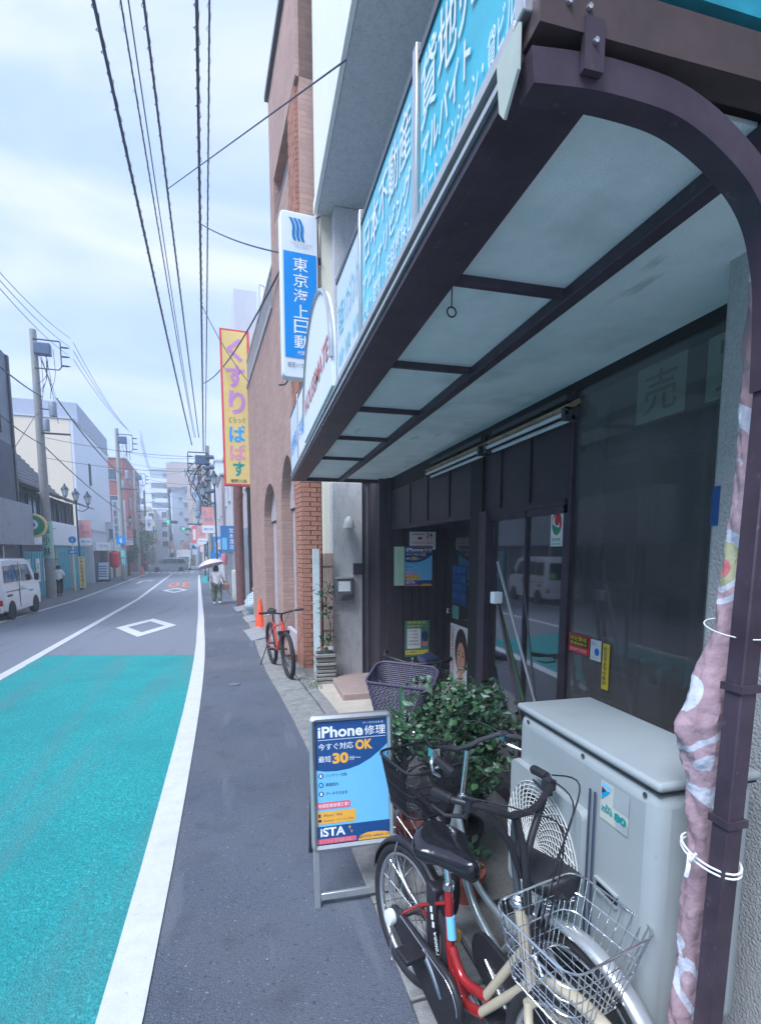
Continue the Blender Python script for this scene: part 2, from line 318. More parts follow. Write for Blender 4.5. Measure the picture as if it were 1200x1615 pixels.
def poly(parent, Mx, pts, m, name='print', lift=.0015):
    b = MB(); b.add([Mx @ Vector((x, y, lift)) for x, y in pts], [tuple(range(len(pts)))]); return b.build(name, m, parent)
def rrect(x0, x1, y0, y1, r, n=5):
    P = []
    for cx, cy, a0 in ((x1-r, y1-r, 0), (x0+r, y1-r, pi/2), (x0+r, y0+r, pi), (x1-r, y0+r, 1.5*pi)):
        for i in range(n+1): a = a0+pi/2*i/n; P.append((cx+r*cos(a), cy+r*sin(a)))
    return P
def circ(cx, cy, rx, ry=None, n=20, a0=0, a1=2*pi): ry = ry or rx; return [(cx+rx*cos(a0+(a1-a0)*i/n), cy+ry*sin(a0+(a1-a0)*i/n)) for i in range(n)]
def smooth_path(P_, n=6):
    P_ = [Vector(p) for p in P_]; out_ = []
    for i in range(len(P_)-1):
        p0 = P_[max(i-1, 0)]; p1 = P_[i]; p2 = P_[i+1]; p3 = P_[min(i+2, len(P_)-1)]
        for k in range(n):
            t = k/n; out_.append(.5*((2*p1)+(p2-p0)*t+(2*p0-5*p1+4*p2-p3)*t*t+(3*p1-p0-3*p2+p3)*t**3))
    return out_+[P_[-1]]
def interp(P, y):
    if y <= P[0][0]: return P[0][1]
    for (a, b), (c, d) in zip(P, P[1:]):
        if y <= c: return b+(d-b)*(y-a)/(c-a)
    return P[-1][1]

# ============================================================ THE GROUND
YS = [-6, -4, -2, 0, 1, 2, 3, 4, 5, 6, 7, 8, 9, 10, 11, 12, 14, 16, 18, 20, 22, 24, 26, 30, 35, 40, 50, 60, 75, 90, 120, 160, 220, 400]
def sheet(name, xl, xr, m, z, ys=None, kind='structure', y0=-6, y1=400):
    """a sheet between two edge curves xl(y), xr(y) following the fall of the street"""
    ys = sorted(set([y for y in YS if y0 < y < y1]+[y0, y1])); b = MB(); vs = []
    for y in ys: vs += [(xl(y), y, g(y)+z), (xr(y), y, g(y)+z)]
    b.add(vs, [(2*i, 2*i+1, 2*i+3, 2*i+2) for i in range(len(ys)-1)])
    o = b.build(name, m); o['kind'] = kind; return o
def tx(t):                      # x of the line at lateral offset t of the far stretch
    def f(y):
        s = (y-P0.y-V.y*t)/U.y; return P0.x+U.x*s+V.x*t
    return f
KP = [(-6, .62), (0, .60), (1.87, .576), (2.85, .545), (4, .48), (5.14, .397), (6.4, .28), (7.75, .137), (9.6, .03), (11.6, -.053), (14, -.17), (17, -.36), (20, -.60), (27, -1.19), (60, -4.55), (400, -38.7)]
kerb = lambda y: interp(KP, y)
GP = [(-6, .98), (1.5, .96), (4, .88), (5.9, .74), (7.2, .60), (9, .47), (12, .25), (20, -.5), (27, -1.1), (60, -4.45), (400, -38.5)]
gut = lambda y: interp(GP, y)
b = MB(); vs = []; ys = YS
for y in ys: vs += [(-260, y, g(y)-.03), (260, y, g(y)-.03)]
b.add(vs, [(2*i, 2*i+1, 2*i+3, 2*i+2) for i in range(len(ys)-1)]); struct(b.build('ground', ground_m))
LPn = [(-6, -.50), (0, -.548), (2, -.562), (2.9, -.593), (4.6, -.669), (6.5, -.77), (8.5, -.906), (11, -1.12), (15.3, -1.53)]
def line_c(y): return interp(LPn, y) if y < 15.3 else tx(-1.47)(y)
CPn = [(-6, -3.30), (4, -3.36), (8.3, -3.63)]
def cen_c(y): return interp(CPn, y) if y < 8.3 else tx(-4.27)(y)
lft = lambda y: (-6.0 if y < 6 else tx(-6.95)(y))
sheet('road', lambda y: lft(y)-.02, line_c, road_m, 0)
sheet('roadside_asphalt', line_c, kerb, asphalt, 0)
sheet('pavement', lambda y: lft(y)-2.1, lambda y: lft(y)-.02, mat('pavement_asphalt', (.17, .17, .18), .85, var=.2, scale=40, bump=.4, bscale=200), 0)
b = MB(); q = [gp(75, 1034), gp(308, 1034)]
ysg = [-6, -2, 0, 1, 2, 3, 4, 5, 6, 7, 8, 9, 9.56]; vs = []
for y in ysg: vs += [(cen_c(y)+.05, y+(.62 if y > 9.5 else 0), g(y)+.004), (line_c(y)-.06, y, g(y)+.004)]
b.add(vs, [(2*i, 2*i+1, 2*i+3, 2*i+2) for i in range(len(ysg)-1)]); struct(b.build('green_lane_surface', green_m))
sheet('edge_line', lambda y: line_c(y)-.088, lambda y: line_c(y)+.088, line_m, .008, y0=-5, y1=56)
sheet('centre_line', lambda y: cen_c(y)-.08, lambda y: cen_c(y)+.08, line_m, .008, y0=-5, y1=62)
sheet('left_edge_line', lambda y: lft(y)-.08, lambda y: lft(y)+.08, line_m, .008, y0=6, y1=62)
def mark(name, pts, m=line_m, z=.008):
    b = MB(); b.add([W(s, t, gs(s, t)+z) for s, t in pts], [tuple(range(len(pts)))] if len(pts) == 4 else [tuple(range(len(pts)))]); return struct(b.build(name, m))
def diamond(s, t, hs, ht, kk):
    b = MB(); P = [(s-hs, t), (s, t-ht), (s+hs, t), (s, t+ht)]; Q = [(s+(a-s)*kk, t+(c-t)*kk) for a, c in P]
    b.add([W(a, c, gs(a, c)+.008) for a, c in P+Q], [(i, (i+1) % 4, 4+(i+1) % 4, 4+i) for i in range(4)]); struct(b.build('diamond_marking', line_m))
diamond(7.35, -2.84, 2.1, .74, .60); diamond(25.3, -2.85, 2.3, .72, .62)
for i in range(9):
    t = -7.4+i*.72*.86
    mark('crosswalk_bar', [(57.2, t), (57.2, t+.36), (60.2, t+.36), (60.2, t)])
mark('stop_line', [(52.5, -4.1), (52.5, -1.6), (52.9, -1.6), (52.9, -4.1)])
mark('turn_arrow_marking', [(34, -5.9), (34, -5.7), (38, -5.7), (38, -5.9)])
mark('turn_arrow_marking', [(37.5, -6.1), (37.5, -5.2), (38.6, -4.95), (38.6, -5.3)])
Mr = Matrix((V, U, FZ)).transposed().to_4x4(); Mr.translation = W(0, 0, 0)
o = text('30', None, Mr, -3.5, -2.1, 28.5, 34.5, orange_m, 'speed_marking', lift=0, flip=True)
for v in o.data.vertices: v.co.z = g(v.co.y)+.009
struct(o)
sheet('green_verge_marking', lambda y: line_c(y)+.2, lambda y: kerb(y)-.25, green_m, .006, y0=40, y1=56)
# gutter of concrete blocks, one by one
gutter = struct(sheet('gutter', kerb, gut, conc_dark, .004, y1=64))
y = -.6; i = 0
while y < 27:
    y2 = y+.6; b = MB(); z = .012
    A = [(kerb(y+.006), y+.006), (gut(y+.006)-.05, y+.006), (gut(y2-.006)-.05, y2-.006), (kerb(y2-.006), y2-.006)]
    r = RND.uniform(-.004, .006)
    b.add([(x, yy, g(yy)-.05) for x, yy in A]+[(x, yy, g(yy)+(.012 if k in (0, 3) else .03)+r) for k, (x, yy) in enumerate(A)], [(0, 1, 5, 4), (1, 2, 6, 5), (2, 3, 7, 6), (3, 0, 4, 7), (4, 5, 6, 7)])
    b.build('gutter_block', conc, gutter, bevel=.006, seg=1)
    A = [(gut(y+.006)-.035, y+.006), (gut(y+.006)+.10, y+.006), (gut(y2-.006)+.10, y2-.006), (gut(y2-.006)-.035, y2-.006)]
    b = MB(); b.add([(x, yy, g(yy)-.05) for x, yy in A]+[(x, yy, g(yy)+.045+r) for x, yy in A], [(0, 1, 5, 4), (1, 2, 6, 5), (2, 3, 7, 6), (3, 0, 4, 7), (4, 5, 6, 7)])
    b.build('kerb_stone', conc, gutter, bevel=.008, seg=1)
    y = y2; i += 1
# forecourt
sheet('forecourt', lambda y: gut(y)+.09, lambda y: 2.9, plaza, .02, y0=-4, y1=4.5)
sheet('entrance_floor', lambda y: gut(y)+.09, lambda y: 2.9, slab_m, .035, y0=4.5, y1=7.12)
sheet('side_paving', lambda y: gut(y)+.09, lambda y: tx(1.2)(y), plaza, .01, y0=7.12, y1=60)
b = MB(); b.box(1.0, 1.6, 5.9, 6.9, .0, .115); tag(b.build('step', step_m, bevel=.01), 'low pinkish stone step in front of the side doorway', 'step')
b = MB(); p = gp(370, 1080); b.lathe([(.0, .005), (.075, .005), (.075, .0105), (0, .0105)], (p.x, p.y, 0), 20); tag(b.build('valve_cover', mat('cover_iron', (.16, .165, .18), .6, .3)), 'small round iron cover set in the roadside asphalt', 'cover')
# folding ramps lying over the gutter
RL = ['dented grey kerb ramp plate nearer the bicycle, its corner lifted', 'middle grey kerb ramp plate in front of the brick arches', 'far grey kerb ramp plate before the shop with the rubbish bags']
rm_ = mat('ramp_plate', (.30, .30, .31), .7, .2, var=.15, scale=12, dirt=.3)
for (px, py, l, wd), lb in zip([(403, 1003, 1.5, .36), (397, 978, 1.2, .4), (380, 962, 1.4, .4)], RL):
    p = gp(px, py); b = MB(); b.box(-wd/2, wd/2, -l/2, l/2, 0, .012)
    b.v = [(x, y, z+(.10 if x > 0 else .015)) for x, y, z in b.v]; b.prism([Vector((wd/2, -l/2, 0)), Vector((wd/2, -l/2, .1)), Vector((0, -l/2, .05))], (0, 0, 0), (0, l, 0))
    o = b.build('kerb_ramp', rm_, bevel=.003); o.location = p; o.rotation_euler = (0, 0, ANG+.03); tag(o, lb, 'ramp', 'plates laid over the gutter')

# ============================================================ THE SHOP BUILDING
SH = thing('shop_building', 'shop with dark glass front, stuccoed pillars and a grey balcony overhang beside the street', 'shop', (1.7, 4, 0))
def P(o, name, m, bevel=0, **k):            # build MB given in world coordinates as part of the shop
    o.v = [(x-1.7, y-4, z) for x, y, z in o.v]; return o.build(name, m, SH, bevel=bevel, **k)
# upper floors
b = MB(); b.box(.95, 1.0, -3, 7.62, 6.38, 12.5); P(b, 'upper_wall', white_wall)
b = MB(); b.box(1.0, 6, -3, 7.62, 6.5, 12.4); P(b, 'upper_storey', white_wall)
b = MB(); b.box(.955, 1.72, -3, 7.35, 6.33, 6.50); P(b, 'balcony_slab', slab_grey)
b = MB(); b.box(.90, .948, -3, 7.36, 6.32, 6.46); P(b, 'slab_rim', white_wall)
b = MB(); b.box(1.72, 2.0, -3, 7.35, 2.86, 6.33); P(b, 'first_floor_wall', slab_grey)
b = MB(); b.box(1.0, 1.14, 7.36, 7.62, .0, 6.36); P(b, 'corner_strip', cream_wall)
for z in (2.9, 4.05, 5.2): b = MB(); b.box(.99, 1.15, 7.345, 7.36, z, z+.05); P(b, 'wall_joint', mat('joint_strip', (.35, .34, .30), .8))
b = MB(); b.box(1.07, 1.50, 7.1, 7.36, 0, 2.78); P(b, 'far_pillar', stucco2, bevel=.01)
b = MB(); b.box(1.14, 1.72, 7.12, 7.36, 2.79, 6.32); P(b, 'upper_pillar', slab_grey)
# narrow side door between the pillar and the dark panel
b = MB(); b.box(1.50, 1.76, 7.16, 7.3, .04, 2.75); P(b, 'side_door', mat('grey_door', (.17, .16, .18), .5, .2, dirt=.3))
for x in (1.505, 1.60, 1.715): b = MB(); b.box(x, x+.022, 7.12, 7.17, .05, 2.74); P(b, 'door_stile', alu if x > 1.7 else brown)
b = MB(); b.box(1.63, 1.65, 7.13, 7.165, 1.75, 1.95); P(b, 'door_handle', alu)
# near pier beside the camera
b = MB(); b.box(1.50, 2.1, -.4, 1.42, 0, 6.3); P(b, 'near_pier', stucco, bevel=.015)
# header over alcove and glazing
b = MB(); b.box(1.74, 1.86, 1.42, 2.60, 2.715, 2.80); b.box(1.74, 1.86, 2.602, 6.6, 2.60, 2.80); P(b, 'head_beam', black_m)
b = MB(); b.box(1.745, 1.80, 2.60, 6.5, 2.14, 2.60); P(b, 'transom_panel', steel_dark)
for y in (3.0, 3.4, 3.8, 4.4, 5.0, 5.6): b = MB(); b.box(1.735, 1.745, y, y+.012, 2.15, 2.59); P(b, 'transom_joint', black_m)
b = MB(); b.box(1.725, 1.80, 2.60, 6.5, 2.105, 2.14); P(b, 'transom_rail', brown)
b = MB(); b.box(1.69, 1.80, 6.42, 6.60, .03, 2.80); P(b, 'alcove_jamb', steel_dark)
b = MB(); b.box(1.60, 1.69, 6.5, 7.16, .03, 2.76); P(b, 'jamb_panel', steel_dark)
# alcove: panelled wall facing the camera, deep door leaf
for k in range(8):
    x = 1.80+k*.115; b = MB(); b.box(x, x+.108, 6.42, 6.5, .04, 2.2); P(b, 'wall_panel', steel_dark, bevel=.003)
b = MB(); b.box(1.8, 2.72, 6.46, 6.6, .04, 2.2); P(b, 'alcove_back', black_m)
b = MB(); b.box(1.74, 4.6, 6.6, 6.72, 0, 2.8); P(b, 'alcove_end_wall', steel_dark)
b = MB(); b.box(2.5, 2.56, 3.9, 6.42, .04, 2.14); P(b, 'entrance_door', steel_dark)
for y0, y1 in ((5.35, 6.32),): b = MB(); b.box(2.49, 2.50, y0, y1, .98, 2.0); P(b, 'door_pane', door_glass)
b = MB(); b.box(2.44, 2.50, 6.20, 6.26, 1.02, 1.09); P(b, 'door_knob', chrome, bevel=.01)
b = MB(); b.box(1.75, 2.56, 3.6, 6.6, 2.62, 2.66); P(b, 'alcove_ceiling', steel_dark)
# black corner post then the sliding glass
b = MB(); b.box(1.72, 2.56, 3.68, 3.90, .03, 2.62); P(b, 'corner_post', black_m)
b = MB(); b.box(1.70, 1.78, 3.56, 3.68, .03, 2.14); P(b, 'door_post', brown)
for y0, y1 in ((2.62, 3.03), (3.05, 3.55)):
    b = MB(); b.box(1.752, 1.758, y0, y1, .12, 2.11); P(b, 'sliding_pane', door_glass)
for y0, y1, z0, z1 in ((2.56, 2.62, .03, 2.12), (3.03, 3.05, .03, 2.12), (2.56, 3.6, .03, .13), (2.56, 3.6, 2.06, 2.11)):
    b = MB(); b.box(1.735, 1.775, y0, y1, z0, z1); P(b, 'door_frame', brown)
# the big window
b = MB(); b.box(1.752, 1.758, 1.44, 2.545, .1, 2.715); P(b, 'shop_window', shop_glass)
for y0, y1, z0, z1 in ((1.42, 2.56, 0, .1), (2.545, 2.575, .1, 2.715), (1.42, 1.45, .1, 2.715)): b = MB(); b.box(1.73, 1.78, y0, y1, z0, z1); P(b, 'window_frame', brown)
# room behind the glass
dk = mat('room_wall', (.20, .18, .19), .8, var=.2, scale=2); dkf = mat('room_floor', (.22, .20, .20), .5)
b = MB(); b.box(3.2, 3.3, 1.3, 3.7, 0, 2.8); P(b, 'room_back_wall', dk)
for k, (y, w_, h_) in enumerate(((1.6, .5, 1.3), (2.3, .4, 1.0), (2.75, .7, 1.9))):
    b = MB(); b.box(2.6, 3.0, y, y+w_, .03, h_); P(b, 'cabinet', mat('room_cabinet', (.30, .27, .24), .6)); b = MB(); b.box(2.595, 2.599, y+.03, y+w_-.03, h_*.5, h_*.52); P(b, 'cabinet_seam', black_m)
for k in range(5): b = MB(); b.box(2.55, 2.80, 1.62+k*.17, 1.74+k*.17, 1.31, 1.40+.05*(k % 3)); P(b, 'stacked_file', (paper, cream_wall, greyfile := mat('grey_file', (.25, .28, .33), .6))[k % 3])
b = MB(); b.box(2.1, 4.5, 1.25, 1.42, 0, 2.8); P(b, 'room_side_wall', dk)
b = MB(); b.box(1.80, 4.5, 3.64, 3.68, 0, 2.8); P(b, 'room_partition', dk)
b = MB(); b.box(1.76, 4.5, 1.3, 3.7, 0, .03); P(b, 'room_floor', dkf)
b = MB(); b.box(1.862, 4.6, 1.3, 6.6, 2.72, 2.82); P(b, 'room_ceiling', dk)
for y in (1.80, 2.15, 2.48): b = MB(); b.box(1.87, 1.90, y, y+.045, .1, 2.66); P(b, 'inner_mullion', mat('inner_wood', (.07, .05, .06), .7))
for z in (.95, 1.62, 2.30): b = MB(); b.box(1.905, 1.93, 1.44, 2.56, z, z+.045); P(b, 'inner_rail', mat('inner_wood', (.07, .05, .06), .7))
# papers behind glass: sale characters in olive ink
def wallframe(x, y, z): return frame((x-1.7, y-4, z), (0, -1, 0), (0, 0, 1))   # faces the street
for (y0, y1, z0, z1, ch) in ((2.11, 1.83, 2.43, 2.675, '売'), (1.73, 1.46, 2.43, 2.675, '買')):
    Mx = wallframe(1.764, y0, z0); pw = y0-y1; pp = rect(SH, Mx, 0, pw, 0, z1-z0, paper_dim, 'window_paper')
    text(ch, pp, Mx, pw*.16, pw*.84, .03, z1-z0-.03, olive_ink, bold=.02)
def notice(name, label, loc, xd, wd, ht, m, cat='notice', group=None, th=.003):
    """flat printed sheet as its own thing; local frame x right, y up"""
    Mx = frame((0, 0, 0), xd, (0, 0, 1)); r = thing(name, label, cat, loc, 0, group)
    b = MB(); b.add([Mx @ Vector((x, y, z)) for z in (-th, 0) for x, y in ((0, 0), (wd, 0), (wd, ht), (0, ht))], [(0, 1, 2, 3), (4, 5, 6, 7), (0, 1, 5, 4), (1, 2, 6, 5), (2, 3, 7, 6), (3, 0, 4, 7)])
    b.build('sheet', m, r); return r, Mx
# stickers on the front glass
r, Mx = notice('security_sticker', 'red and yellow security warning sticker low on the shop window', (1.742, 2.53, 1.275), (0, -1, 0), .185, .105, red_ink, 'sticker')
rect(r, Mx, .01, .175, .04, .098, mat('black_print', (.02, .015, .015), .5), lift=.001); text('防犯警戒', r, Mx, .02, .165, .07, .095, yellow_ink, bold=.015); text('警備保障中', r, Mx, .02, .165, .045, .064, yellow_ink, bold=.01); text('SECURITY SYSTEM', r, Mx, .02, .165, .012, .028, paper)
r, Mx = notice('round_edged_sticker', 'small white sticker with a blue mark between the red and the yellow stickers', (1.742, 2.335, 1.265), (0, -1, 0), .085, .11, paper, 'sticker')
poly(r, Mx, circ(.055, .048, .018, .02), mat('blue_mark', (.0, .15, .55), .5), lift=.002); text('安心', r, Mx, .01, .05, .078, .1, sign_blue); text('ステッカー', r, Mx, .008, .06, .01, .022, sign_blue)
r, Mx = notice('narrow_yellow_sticker', 'tall narrow yellow sticker with dark vertical writing on the window', (1.742, 2.235, 1.13), (0, -1, 0), .05, .24, yellow_ink, 'sticker')
text('防犯カメラ作動中', r, Mx, .010, .034, .02, .225, navy_ink, vertical=True, bold=.02)
r, Mx = notice('emblem_notice', 'white notice with a red and green round emblem high on the sliding glass', (1.748, 2.765, 1.87), (0, -1, 0), .125, .23, paper, 'notice')
cx, cy = .062, .135; poly(r, Mx, circ(cx, cy, .05, .07), red_ink, lift=.001); poly(r, Mx, circ(cx-.006, cy-.004, .036, .052), paper, lift=.002)
poly(r, Mx, circ(cx, cy, .046, .066, a0=pi, a1=1.9*pi)+[(cx, cy-.02)], green_ink, lift=.0025); poly(r, Mx, circ(cx+.006, cy+.02, .026, .034), red_ink, lift=.003)
text('防犯対策', r, Mx, .02, .105, .03, .05, green_ink, bold=.01); text('警察署', r, Mx, .012, .112, .010, .018, navy_ink)
# posters in the alcove
def aframe(x, z): return (x, 6.412, z)
r, Mx = notice('hours_notice', 'white landscape notice with red writing and a 24, topmost on the dark panels', aframe(1.985, 2.06-.21), (1, 0, 0), .36, .235, paper, 'notice', th=.004)
for (s_, x0, x1, y0, y1, m_) in (('WARNING', .03, .20, .19, .215, red_ink), ('24', .225, .315, .155, .225, mat('brown_print', (.30, .08, .04), .5)), ('HOURS', .23, .32, .125, .145, pink_ink), ('SURVEILLANCE CAMERAS', .03, .33, .078, .108, pink_ink), ('IN OPERATION', .03, .32, .025, .06, pink_ink)): text(s_, r, Mx, x0, x1, y0, y1, m_, bold=.015)
poly(r, Mx, circ(.145, .15, .035, .018), red_ink, lift=.002)
def phone_poster(r, Mx, w_, h_):
    """poster artwork on a sheet of w_ x h_"""
    def X(x): return x*w_
    def Yy(y): return y*h_
    rect(r, Mx, 0, w_, 0, h_, sky_ink, 'print', .001)
    pts = [(0, 1), (0, .605), (.12, .59), (.28, .585), (.45, .595), (.6, .62), (.75, .665), (.88, .72), (1, .78), (1, 1)]
    poly(r, Mx, [(X(a), Yy(c)) for a, c in pts], blue_ink, lift=.0016)
    rect(r, Mx, 0, w_, 0, h_*.145, blue_ink, 'print', .0016)
    T = lambda s_, x0, x1, y0, y1, m_, bd=.012: text(s_, r, Mx, X(x0), X(x1), Yy(y0), Yy(y1), m_, bold=bd, lift=.0024)
    T('データそのまま', .66, .95, .955, .972, white_ink, .005)
    T('iPhone', .04, .66, .862, .955, white_ink, .03); T('修理', .68, .98, .862, .94, white_ink, .03)
    rect(r, Mx, X(.04), X(.98), Yy(.843), Yy(.847), white_ink, lift=.0022)
    T('今すぐ対応', .04, .52, .762, .818, white_ink, .025); T('OK', .55, .79, .745, .828, orange_ink, .05)
    T('最短', .04, .21, .665, .715, white_ink, .02); T('30', .23, .45, .645, .735, orange_ink, .05); T('分〜', .46, .62, .665, .70, white_ink, .02)
    for i, s_ in enumerate(('バッテリー交換', '画面割れ', 'データそのまま')):
        cy = .555-.073*i; poly(r, Mx, circ(X(.065), Yy(cy), .035*w_), blue_ink, lift=.0022)
        if i == 1: rect(r, Mx, X(.045), X(.085), Yy(cy-.012), Yy(cy+.012), sky_ink, lift=.0026)
        else: poly(r, Mx, [(X(.05), Yy(cy-.012)), (X(.08), Yy(cy-.012)), (X(.08), Yy(cy+.008)), (X(.065), Yy(cy+.016)), (X(.05), Yy(cy+.008))], white_ink, lift=.0026)
        T(s_, .13, (.42, .31, .42)[i], cy-.014, cy+.014, navy_ink, .0)
    poly(r, Mx, rrect(-0, X(.46), Yy(.285), Yy(.34), .01*w_/.4), pink_ink, lift=.0022); T('地域密着修理工事！', .02, .44, .297, .328, white_ink, .01)
    poly(r, Mx, rrect(0, X(.53), Yy(.165), Yy(.265), .01*w_/.4), orange_ink, lift=.0022); T('iPhone・iPad', .09, .34, .222, .244, navy_ink, .0); T('Android・パソコン対応', .09, .50, .18, .202, navy_ink, .0)
    rect(r, Mx, X(.02), X(.05), Yy(.218), Yy(.248), navy_ink, lift=.0026); rect(r, Mx, X(.015), X(.06), Yy(.182), Yy(.204), navy_ink, lift=.0026)
    T('iSTA', .04, .38, .062, .135, white_ink, .03)
    for cx, cy, rr in ((.44, .12, .022), (.465, .085, .018)): poly(r, Mx, [(X(cx), Yy(cy+rr)), (X(cx+rr*.25), Yy(cy+rr*.2)), (X(cx+rr), Yy(cy)), (X(cx+rr*.25), Yy(cy-rr*.2)), (X(cx), Yy(cy-rr)), (X(cx-rr*.25), Yy(cy-rr*.2)), (X(cx-rr), Yy(cy)), (X(cx-rr*.25), Yy(cy+rr*.2))], orange_ink, lift=.0026)
    poly(r, Mx, rrect(0, X(.53), Yy(.005), Yy(.045), .008*w_/.4), pink_ink, lift=.0024); T('アイスタ 板橋駅前店', .03, .46, .012, .038, white_ink, .005)
    poly(r, Mx, [(X(a), Yy(c)) for a, c in ((.55, 0), (.58, .04), (.68, .058), (.80, .06), (.93, .052), (1, .04), (1, 0))], orange_ink, lift=.0024); T('☎050-6864-19', .55, .995, .012, .042, blue_ink, .01)
r, Mx = notice('phone_repair_poster', 'blue phone repair poster with an orange bar taped on the dark panels, middle of three', aframe(1.925, 1.37), (1, 0, 0), .375, .53, paper, 'poster', th=.004); phone_poster(r, Mx, .375, .53)
r, Mx = notice('plain_sheet', 'plain pale sheet tucked behind the left side of the blue wall poster', (1.775, 6.408, 1.38), (1, 0, 0), .14, .51, paper_dim, 'paper')
r, Mx = notice('lower_poster', 'green and white poster low on the dark panels above the wicker basket', aframe(1.93, .42), (1, 0, 0), .34, .49, mat('green_poster', (.07, .22, .17), .5), 'poster', th=.004)
rect(r, Mx, .005, .335, .44, .485, green_ink); rect(r, Mx, .03, .22, .11, .38, paper); text('無料査定', r, Mx, .03, .30, .445, .48, yellow_ink, bold=.02); text('実施中！！', r, Mx, .03, .30, .395, .43, yellow_ink, bold=.02)
for k in range(5): text(('スマホ修理', 'パソコン修理', 'データ復旧', 'ご相談無料', '年中無休')[k], r, Mx, .04, .16+.01*k, .335-k*.045, .36-k*.045, navy_ink, lift=.003)
rect(r, Mx, .01, .33, .03, .085, yellow_ink); poly(r, Mx, circ(.28, .27, .05, .07), navy_ink); rect(r, Mx, .245, .315, .14, .20, pink_ink); text('お気軽にどうぞ', r, Mx, .02, .32, .045, .075, navy_ink, bold=.01)
# portrait poster and blue stickers on the deep door
r, Mx = notice('portrait_poster', 'white poster with a woman’s face and red vertical lettering on the entrance door', (2.488, 6.19, -.02), (0, -1, 0), .62, .92, paper, 'poster')
fc = mat('print_skin', (.62, .34, .24), .5); hr = mat('print_hair', (.05, .03, .03), .5)
poly(r, Mx, circ(.36, .60, .20, .29), hr, lift=.002); poly(r, Mx, [(.26, .0), (.28, .30), (.44, .30), (.48, 0)], fc, lift=.0025); poly(r, Mx, circ(.36, .50, .13, .215), fc, lift=.003)
poly(r, Mx, [(.50, 0), (.46, .22), (.58, .12), (.60, 0)], paper, lift=.0035)
for x in (.30, .42): poly(r, Mx, circ(x, .55, .026, .013), hr, lift=.004); rect(r, Mx, x-.035, x+.035, .585, .595, hr, lift=.004)
poly(r, Mx, circ(.36, .385, .05, .022), red_ink, lift=.004); poly(r, Mx, circ(.36, .388, .038, .010), white_ink, lift=.0045); poly(r, Mx, [(.36, .54), (.335, .455), (.385, .455)], mat('print_shade', (.50, .24, .17), .5), lift=.0035)
text('20周年GALGASHIEN！', r, frame(Mx @ Vector((.13, .03, 0)), Mx.to_3x3() @ Vector((0, 1, 0)), Mx.to_3x3() @ Vector((-1, 0, 0))), 0, .85, 0, .1, mat('crimson_print', (.55, .02, .10), .5), bold=.03, lift=.003)
r, Mx = notice('blue_sticker_sheet', 'cluster of faded blue lettering stickers on the entrance door glass', (2.486, 6.16, 1.16), (0, -1, 0), .46, .5, mat('dim_blue', (.03, .06, .16), .5), 'sticker')
for k, s_ in enumerate(('営業中', 'パソコン修理', '出張サポート', '買取いたします')): text(s_, r, Mx, .02, .44, .40-k*.11, .48-k*.11, mat('blue_cut_letter', (.05, .22, .60), .5), bold=.03)
r, Mx = notice('green_slips', 'two small pale green slips under the blue door stickers', (2.486, 6.13, .97), (0, -1, 0), .2, .17, mat('dim_teal', (.10, .30, .27), .5), 'sticker')
# fluorescent fittings above the door
fl = mat('rusty_reflector', (.38, .26, .17), .7, var=.5, scale=12, dirt=.6, dcol=(.12, .04, .02)); tb = mat('unlit_tube', (.62, .63, .66), .3)
for k, (ya, yb, lb) in enumerate(((3.52, 2.52, 'nearer fluorescent fitting with a rusty reflector over the sliding glass'), (4.85, 3.60, 'farther fluorescent fitting with a rusty reflector over the alcove'))):
    r = thing('fluorescent_fitting', lb, 'light fitting', (1.70, (ya+yb)/2, 2.6), 0, 'fluorescent fittings under the awning'); l = (ya-yb)/2
    b = MB(); b.prism([Vector((-.02, 0, .0)), Vector((.05, 0, .05)), Vector((.04, 0, .07)), Vector((-.055, 0, .02))], (0, -l, 0), (0, l, 0)); b.build('reflector', fl, r)
    for dx, dz in ((-.035, -.012), (.01, -.035)): b = MB(); b.tube([(dx, -l, dz), (dx, l, dz)], .014, 8); b.build('tube', tb, r, smooth=True)
    for yy in (-l, l-.03): b = MB(); b.box(-.05, .045, yy, yy+.03, -.05, .02); b.build('socket', frame_d, r)
    b = MB(); b.box(-.01, .03, -l*.9, l*.9, .07, .10); b.build('mounting_rail', frame_d, r)
# mailbox, lamp, meter on the pillar
r = thing('mailbox', 'grey metal mailbox with slanted slots on the stuccoed pillar', 'mailbox', (1.10, 7.095, 1.10))
b = MB(); b.box(0, .25, -.09, 0, 0, .36); b.build('box', mat('mailbox_steel', (.20, .205, .215), .45, .6, dirt=.3), r, bevel=.012)
b = MB(); b.box(-.008, .258, -.105, 0, .345, .365); b.build('lid', alu, r, bevel=.004)
b = MB(); b.box(.035, .205, -.0935, -.0905, .17, .31); b.build('name_plate', paper, r)
for k in range(5): b = MB(); x = .06+k*.032; b.prism([Vector((x, -.0915, .04)), Vector((x+.012, -.0915, .04)), Vector((x+.07, -.0915, .13)), Vector((x+.058, -.0915, .13))], (0, 0, 0), (0, -.004, 0)); b.build('slot', black_m, r)
r = thing('wall_lamp', 'small pale hooded lamp high on the stuccoed pillar', 'lamp', (1.29, 7.1, 2.18))
b = MB(); b.box(-.03, .03, -.02, 0, .02, .10); b.build('wall_plate', brown, r); b = MB(); b.lathe([(.01, .13), (.045, .10), (.07, .03), (.078, -.03), (.0, -.03)], (0, -.09, 0), 14); b.build('lamp_shade', mat('lamp_hood', (.62, .62, .60), .4), r, smooth=True)
b = MB(); b.tube([(0, -.01, .06), (0, -.06, .13)], .01, 6); b.build('bracket', alu, r)
b = MB(); b.box(1.36, 1.50, 7.04, 7.098, 1.50, 1.66); tag(b.build('intercom', brown, bevel=.006), 'small dark intercom box at the corner of the stuccoed pillar', 'intercom')
